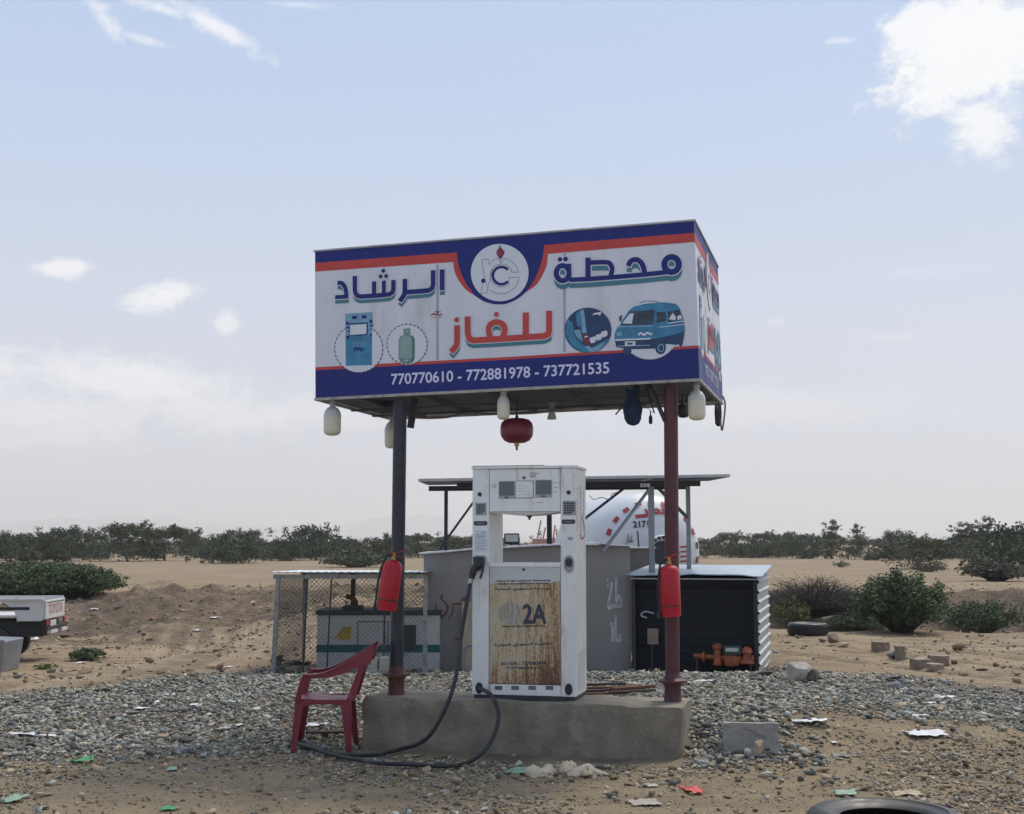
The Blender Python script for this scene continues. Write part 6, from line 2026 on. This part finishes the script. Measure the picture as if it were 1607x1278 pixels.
sheet(150, 957, 18, 3, 'paper', 'white scrap on the dark ash behind the pickup', seed=45); sheet(128, 1041, 14, 4, 'paper', 'white scrap on the small green weed', seed=46)
sheet(240, 972, 12, 5, 'plastic_red', 'red plastic scrap on the dark soil beyond the pickup', 'plastic_scrap', seed=47, crumple=.6); sheet(335, 970, 18, 5, 'paper', 'whitish rag on the dark patch left of the cage', seed=48)
sheet(310, 990, 14, 4, 'paper', 'white scrap on the pale track left of the cage', seed=49); sheet(360, 1048, 12, 4, 'paper', 'small white scrap on the sand left of the cage post', seed=50)
sheet(545, 1172, 26, 8, 'plastic_green_pale', 'greenish plastic scrap under the chair beside the hose', 'plastic_scrap', seed=51, crumple=.5)
sheet(46, 1006, 22, 14, 'paper', 'white crumpled bag under the pickup rear', 'plastic_bag', seed=52, crumple=.8)


# crumpled sacking before the plinth
def sack(px, py, w, h_, seed, label, mname='cloth_beige'):
    c = drop(px, py); k = c.y / F; n = 26; m_ = 10; vs = []; fs = []
    for i in range(n + 1):
        t_ = i / n; x = (t_ - .5) * w * k
        env = (math.sin(math.pi * min(max(t_, .02), .98))) ** .6 * (.6 + .8 * float(vnoise(t_ * 4, seed, seed)))
        yc = .05 * math.sin(t_ * 5 + seed)
        for j in range(m_ + 1):
            a_ = math.pi * j / m_; r_ = h_ * k * env * (1 + .35 * float(fbm(t_ * 9, j * .9, seed, 2)))
            vs.append((x, yc - math.cos(a_) * r_ * 1.5, math.sin(a_) * r_ + .004))
    for i in range(n):
        for j in range(m_): q = i * (m_ + 1) + j; fs.append((q, q + m_ + 1, q + m_ + 2, q + 1))
    o = MB().use(mname).add(vs, fs).build('sacking', None, None, True, loc=c)
    return tag(o, label, 'sacking')


sack(848, 1216, 56, 13, 3, 'left fold of beige sacking lying before the plinth')
sack(892, 1212, 30, 20, 4, 'bunched middle knot of beige sacking before the plinth')
sack(922, 1216, 64, 12, 5, 'right fold of beige sacking lying before the plinth')

# steel rods and timbers behind the dispenser
for i, (x0, y0, x1, y1, m_) in enumerate(((925, 1073, 980, 1071, 'wood_dark'), (925, 1078, 1000, 1076, 'rust'), (925, 1083, 1010, 1079, 'wood_dark'), (928, 1087, 985, 1086, 'rust'), (972, 1080, 1026, 1075, 'rust'), (968, 1085, 1028, 1081, 'wood_dark'))):
    p, q = drop(x0, y0 + 4, .05), drop(x1, y1 + 4, .05)
    p = at(x0 - 12, y0 + 2, 12.1 - i * .06); q = at(x1, y1 + 2, 12.4 - i * .06)
    mb = MB().use(m_)
    if i % 2 == 0: mb.bar(p, q, .05, .022)
    else: mb.tube([p, q], .012, 8)
    o = mb.build('timber_lath' if i % 2 == 0 else 'steel_rod')
    tag(o, ['uppermost dark lath in the bundle right of the dispenser', 'long rusty rod under the uppermost lath in the bundle', 'wide dark lath across the middle of the bundle', 'lowest rusty rod beside the dispenser foot', 'short rusty rod pointing at the red post', 'dark lath reaching nearest the red post foot'][i], 'lath' if i % 2 == 0 else 'rod')
# brown flat board on the plinth
o = MB().use('wood_dark').box(0, 0, 0, .42, .05, .02).build('timber_lath', None, None, loc=at(480, 1152, 11.5), rot=(0, 0, .05)); tag(o, 'brown lath on the gravel behind the chair legs', 'lath')


# ------------------------------------------------------------------ plants
def leaf_cloud(centers, n, size, seed, flat=.6):
    """centers: list of (x,y,z,rx,ry,rz,weight)"""
    rs = np.random.default_rng(seed)
    C = np.array(centers, float); w = C[:, 6] / C[:, 6].sum()
    idx = rs.choice(len(C), n, p=w)
    d = rs.normal(0, 1, (n, 3)); d /= np.linalg.norm(d, axis=1)[:, None]
    r = rs.uniform(0, 1, n) ** .6
    P = C[idx, :3] + d * r[:, None] * C[idx, 3:6]
    s = size * rs.uniform(.5, 1.4, n)
    a = rs.normal(0, 1, (n, 3)); a[:, 2] *= flat; a /= np.linalg.norm(a, axis=1)[:, None]
    b = np.cross(a, rs.normal(0, 1, (n, 3))); b /= np.linalg.norm(b, axis=1)[:, None]
    V = np.stack([P + a * s[:, None], P + b * s[:, None] * .45, P - a * s[:, None], P - b * s[:, None] * .45], 1)
    V[..., 2] = np.maximum(V[..., 2], .01)
    return V.reshape(-1, 3), np.arange(n * 4).reshape(n, 4)


def leaf_obj(name, centers, n, size, mname, parent, seed, flat=.6):
    v, f = leaf_cloud(centers, n, size, seed, flat)
    me = bpy.data.meshes.new(name); me.from_pydata(v.tolist(), [], f.tolist()); me.materials.append(MATS[mname]); me.update()
    o = bpy.data.objects.new(name, me); COL.objects.link(o); o.parent = parent
    return o


def make_tree(name, label, h, w, style, mname, seed, n=2600, leaf=.13, cat='tree', group=None):
    rs = random.Random(seed)
    root = thing(name, label, cat, (0, 0, 0), 0, group)
    mb = MB().use('bark'); C = []
    th = h * {'umbrella': .35, 'bush': .08, 'tall': .3}[style]
    for k in range(1 if style == 'tall' else rs.randint(2, 4)):
        lean = rs.uniform(-.25, .25) * h, rs.uniform(-.25, .25) * h
        if style == 'tall': lean = (0, 0)
        tip = Vector((lean[0], lean[1], th + h * .15)) if style != 'tall' else Vector((0, 0, h * .25))
        mb.tube([(rs.uniform(-.05, .05), rs.uniform(-.05, .05), -.1), tip * .5, tip], [.06 * h / 3 + .02, .05 * h / 3 + .01, .035 * h / 3 + .01], 7)
        nb = 8 if style != 'tall' else 36
        for j in range(nb):
            ang = rs.uniform(0, 6.28); rad = w * .5 * math.sqrt(rs.uniform(.05, 1))
            if style == 'umbrella': z = h * rs.uniform(.62, .98) - .12 * h * (rad / (w * .5)) ** 2
            elif style == 'bush': z = h * rs.uniform(.18, .95) * math.sqrt(max(.1, 1 - (rad / (w * .52)) ** 2))
            else: z = h * rs.uniform(.12, 1.0) ** .8; rad = w * .5 * (.25 + .75 * (z / h) ** .7) * rs.uniform(.1, 1)
            e = Vector((math.cos(ang) * rad, math.sin(ang) * rad, z))
            mid = (tip + e) / 2 + Vector((0, 0, .08 * h))
            mb.tube([tip * rs.uniform(.6, 1), mid, e], [.022 * h / 3 + .006, .014 * h / 3 + .004, .004], 5, False)
            rr = w * (rs.uniform(.10, .20) if style != 'tall' else rs.uniform(.10, .17))
            fl = {'umbrella': .38, 'bush': .62, 'tall': .8}[style]
            C.append((e.x, e.y, e.z, rr, rr, rr * fl, rr ** 2))
            for q in range(3):
                C.append((e.x + rs.gauss(0, rr * .8), e.y + rs.gauss(0, rr * .8), e.z + rs.gauss(0, rr * .3), rr * .45, rr * .45, rr * .3, rr ** 2 * .28))
    if style in ('umbrella', 'bush'):
        for j in range(9):   # low skirts
            ang = rs.uniform(0, 6.28); rad = w * .42 * math.sqrt(rs.uniform(.05, 1)); rr = w * rs.uniform(.12, .2)
            C.append((math.cos(ang) * rad, math.sin(ang) * rad, h * rs.uniform(.12, .45), rr, rr, h * .2, rr ** 2 * .8))
    mb.build('trunk', None, root, smooth=True)
    leaf_obj('crown', C, n, leaf, mname, root, seed)
    # a few bare twigs that break the outline
    mt = MB().use('twig')
    for j in range(45):
        c = rs.choice(C); ang = rs.uniform(0, 6.28)
        p = Vector(c[:3]); q = p + Vector((math.cos(ang) * c[3] * 1.7, math.sin(ang) * c[3] * 1.7, min(c[5] * rs.uniform(.3, 2.4), .11 * h)))
        mt.tube([p, q], [.012, .004], 4, False)
    mt.build('twigs', None, root)
    return root


PROTO = []
for i, (st, h_, w_, m_) in enumerate((('umbrella', 2.9, 5.2, 'leaf_dark'), ('umbrella', 2.5, 4.4, 'leaf_mid'), ('bush', 2.2, 4.6, 'leaf_dark'), ('bush', 2.0, 3.8, 'leaf_mid'), ('tall', 3.4, 2.3, 'leaf_dark'), ('bush', 1.9, 5.4, 'leaf_dark'))):
    PROTO.append(make_tree('acacia_tree' if st == 'umbrella' else ('shrub' if st == 'bush' else 'slender_tree'), 'x', h_, w_, st, m_, 200 + i, 4500 if st != 'tall' else 4200, .105 if st != 'tall' else .075))
PH = [2.9, 2.5, 2.2, 2.0, 3.4, 1.9]; PWD = [5.2, 4.4, 4.6, 3.8, 2.3, 5.4]
used = set()


def put_tree(pi, px, base_py, top_py, width_px, label, group=None, rz=None, Y=None):
    Y = Y or (1.7 * F / (base_py - 850))
    X = (px - CX) / F * Y; gz = Hs(X, Y) if Y < 200 else 0
    hgt = (base_py - top_py) * Y / F * 1.08; wd = width_px * Y / F
    sc = (wd / PWD[pi], wd / PWD[pi], hgt / PH[pi])
    rz = random.uniform(0, 6.28) if rz is None else rz
    if pi in used: o = dup(PROTO[pi], (X, Y, gz), rz, sc, label)
    else: o = PROTO[pi]; used.add(pi); o.location = (X, Y, gz); o.rotation_euler = (0, 0, rz); o.scale = sc; o['label'] = label
    o['category'] = 'shrub' if o.name.startswith('shrub') else 'tree'
    if group: o['group'] = group
    elif 'group' in o: del o['group']
    return o


# distinct ones first
put_tree(0, 205, 881, 828, 110, 'flat topped acacia left of the darkest acacia in the left tree line')
put_tree(1, 262, 880, 829, 95, 'darkest wide acacia in the middle of the left tree line')
put_tree(2, 20, 882, 830, 90, 'dense shrub at the left end of the tree line')
put_tree(3, 70, 882, 838, 70, 'rounded shrub right of the leftmost dense shrub')
put_tree(0, 115, 881, 834, 80, 'thin branched acacia above the green thicket at left')
put_tree(5, 375, 884, 842, 110, 'low broad shrub beyond the wire cage, left of its corner')
put_tree(2, 490, 879, 816, 82, 'round crowned tree rising alone above the wire cage')
put_tree(5, 455, 880, 842, 70, 'low shrub left of the lone round crowned tree')
put_tree(3, 605, 884, 838, 30, 'small bushy tree left of the black post')
put_tree(1, 715, 880, 844, 95, 'spreading acacia above the grey hut roof')
put_tree(4, 1300, 872, 822, 34, 'slender tree standing tallest in the right tree line')
put_tree(4, 1345, 872, 828, 26, 'thin slender tree right of the tallest slender one')
put_tree(2, 1408, 876, 826, 56, 'forked dark tree between the slender pair and the big acacia')
put_tree(4, 1505, 876, 826, 40, 'feathery tree left of the big acacia at the right edge')
put_tree(4, 1542, 878, 818, 30, 'pointed feathery tree beside the big acacia at right edge')
put_tree(1, 1210, 872, 838, 70, 'flat acacia above the corrugated shed side')
put_tree(0, 1145, 872, 840, 60, 'low acacia just right of the gas tank')
put_tree(1, 1435, 893, 846, 100, 'nearer umbrella acacia with bare trunk on the sand at right')
put_tree(2, 1600, 902, 806, 150, 'big dense acacia cut off by the right edge')
# the rest of the belt, nothing tells them apart
rs = random.Random(5)
x = -240
while x < 1900:
    Yd = rs.uniform(118, 165); pi = rs.choice((0, 1, 2, 3, 5, 5, 2)); b = 850 + 1.7 * F / Yd
    tp = rs.uniform(840, 854) if 430 < x < 1500 else rs.uniform(834, 850)
    put_tree(pi, x, b, tp, rs.uniform(55, 95), 'low dark scrub tree in the unbroken belt along the horizon', 'scrub trees along the horizon', Y=Yd)
    x += rs.uniform(26, 40)

# grey dry bush before the big acacia
def twig_bush(px, py, w, h_, n, mname, leafn, leafm, label, seed, name='dry_bush', cat='bush', leaf=.05, twr=.008, upright=.5):
    c = drop(px, py); k = c.y / F; W_, Hh = w * k, h_ * k; rs = random.Random(seed)
    root = thing(name, label, cat, c)
    mb = MB().use(mname); C = []
    for i in range(n):
        a_ = rs.uniform(0, 6.28); r0 = W_ * .12 * rs.random(); r1 = W_ * .5 * math.sqrt(rs.random())
        z = Hh * (rs.uniform(.35, 1.0) * (1 - .45 * (2 * r1 / W_) ** 2))
        p0 = Vector((math.cos(a_) * r0, math.sin(a_) * r0, -.03)); p1 = Vector((math.cos(a_ + rs.uniform(-.4, .4)) * r1, math.sin(a_) * r1, z))
        pm = p0.lerp(p1, .5) + Vector((rs.gauss(0, W_ * .04), rs.gauss(0, W_ * .04), Hh * .08))
        mb.tube([p0, pm, p1], [twr, twr * .7, twr * .3], 4, False)
        for q in range(2):
            e = p1 + Vector((rs.gauss(0, W_ * .08), rs.gauss(0, W_ * .08), rs.uniform(-.05, .14) * Hh)); mb.tube([pm.lerp(p1, rs.random()), e], [twr * .5, twr * .2], 4, False)
            C.append((e.x, e.y, e.z, W_ * .06, W_ * .06, Hh * .09, 1))
        C.append((p1.x, p1.y, p1.z, W_ * .07, W_ * .07, Hh * .09, 1)); C.append((pm.x, pm.y, pm.z, W_ * .07, W_ * .07, Hh * .12, .7))
    mb.build('stems', None, root)
    if leafn: leaf_obj('leaves', C, leafn, leaf, leafm, root, seed)
    return root


twig_bush(1562, 912, 84, 34, 260, 'twig', 2600, 'leaf_grey', 'grey half dry bush on the sand at the right', 1, leaf=.09, twr=.02)
twig_bush(1415, 992, 132, 92, 230, 'twig', 15000, 'leaf_green', 'tall leafy green shrub growing from the ditch', 2, 'green_shrub', 'shrub', .032, .009)
twig_bush(1545, 992, 120, 46, 150, 'twig', 6500, 'leaf_green', 'lower green shrub in the ditch at the right', 3, 'green_shrub', 'shrub', .045, .008)
twig_bush(1242, 984, 56, 46, 90, 'twig', 2200, 'leaf_yellow', 'yellow green weedy shrub behind the flat tyre', 4, 'weed_shrub', 'shrub', .035, .006)
twig_bush(1355, 990, 110, 30, 110, 'twig', 5200, 'leaf_mid', 'low leafy growth left of the tall ditch shrub', 5, 'low_shrub', 'shrub', .04, .006)
twig_bush(1275, 968, 165, 64, 620, 'twig', 0, None, 'heap of dry thorn branches piled beside the corrugated shed', 6, 'brushwood_heap', 'brushwood', .03, .014)
twig_bush(1350, 966, 100, 44, 320, 'twig', 0, None, 'lower heap of dry branches left of the tall green shrub', 7, 'brushwood_heap', 'brushwood', .03, .012)
twig_bush(1320, 890, 26, 10, 40, 'twig', 350, 'leaf_mid', 'small green tuft on the plain above the brushwood', 8, 'grass_tuft', 'tuft', .05, .008)
twig_bush(1455, 898, 56, 16, 90, 'twig', 700, 'leaf_grey', 'grey scrub under the nearer umbrella acacia', 9, 'low_shrub', 'shrub', .07, .01)
twig_bush(135, 1036, 54, 18, 70, 'twig', 1500, 'leaf_green', 'small green weed on the sand right of the trough', 10, 'weed', 'weed', .035, .005)
twig_bush(70, 1050, 30, 8, 30, 'twig', 250, 'leaf_yellow', 'sparse dry weed below the small green weed', 11, 'weed', 'weed', .03, .004)
twig_bush(40, 938, 170, 50, 260, 'twig', 17100, 'leaf_green', 'green thicket behind the pickup at the left edge', 12, 'thicket', 'thicket', .045, .012)
twig_bush(128, 936, 110, 46, 200, 'twig', 13300, 'leaf_green', 'sprawling green thicket right of the pickup tailgate', 13, 'thicket', 'thicket', .045, .012)
twig_bush(-60, 936, 160, 52, 150, 'twig', 5000, 'leaf_green', 'green thicket running out of the left edge', 14, 'thicket', 'thicket', .045, .012)
twig_bush(60, 898, 150, 16, 90, 'twig', 2600, 'leaf_mid', 'low pale scrub between the thicket and the left tree line', 15, 'low_shrub', 'shrub', .10, .012)
twig_bush(560, 890, 110, 24, 120, 'twig', 2600, 'leaf_mid', 'low scrub on the plain behind the wire cage roof', 16, 'low_shrub', 'shrub', .12, .014)
# dead branches on the ground inside the cage
twig_bush(468, 1044, 40, 8, 40, 'twig', 0, None, 'dark dead branch lying inside the wire cage', 17, 'dead_branch', 'branch', .03, .012)
# logs on the brush
for i, (x0, y0, x1, y1) in enumerate(((1300, 968, 1345, 950), (1290, 980, 1330, 968))):
    p, q = drop(x0, y0, .12), drop(x1, y1 + 14, .30)
    q = at(x1, y1, p.y + .3)
    o = MB().use('rock_tan').tube([p, p.lerp(q, .5) + Vector((0, 0, .03)), q], [.09, .08, .06], 9).build('log', None, None, True); tag(o, ['pale log propped on the brushwood heap, upper one', 'second pale log below the first on the brushwood'][i], 'log')

# ------------------------------------------------------------------ far hills
def make_hills():
    n = 260; Y0 = 7600; vs = []; fs = []
    for i in range(n + 1):
        px = -700 + 3000 * i / n; X = (px - CX) / F * Y0
        e = 26 * math.exp(-((px - 660) / 120) ** 2) + 20 * math.exp(-((px - 250) / 150) ** 2) + 14 * math.exp(-((px - 60) / 110) ** 2) + 8 * math.exp(-((px - 480) / 120) ** 2)
        e += 7 * float(fbm(px * .02, 3., 81, 4)) + 6
        e += 9 * math.exp(-((px + 300) / 200) ** 2)
        hgt = max(e, 1.) * 1.35 * Y0 / F
        for y, z in ((Y0 - 500, -.5), (Y0 - 150, hgt * .45 * (1 + .4 * float(fbm(px * .05, 9., 82, 3)))), (Y0, hgt), (Y0 + 400, hgt * .5), (Y0 + 800, -.5)): vs.append((X, y, z))
    for i in range(n):
        for j in range(4): q = 5 * i + j; fs.append((q, q + 5, q + 6, q + 1))
    o = MB().use('hill').add(vs, fs).build('hills', None, None, True); kind(o, 'structure')


make_hills()
# ------------------------------------------------------------------ dusty air
if HAZE:
    mb = MB(); mb.mats = []
    mb.box(-5600, -60, -3, 5600, 9500, 260)
    me = bpy.data.meshes.new('haze'); me.from_pydata(mb.v, [], mb.f)
    m = bpy.data.materials.new('haze'); m.use_nodes = True
    for n_ in list(m.node_tree.nodes): m.node_tree.nodes.remove(n_)
    t = NT(m.node_tree); oo = t.n('ShaderNodeOutputMaterial'); pv = t.n('ShaderNodeVolumePrincipled')
    pv.inputs['Color'].default_value = (.93, .93, .93, 1); pv.inputs['Density'].default_value = HAZE; pv.inputs['Anisotropy'].default_value = .2
    t.l(pv.outputs[0], oo.inputs['Volume'])
    me.materials.append(m)
    o = bpy.data.objects.new('haze', me); COL.objects.link(o); kind(o, 'stuff')
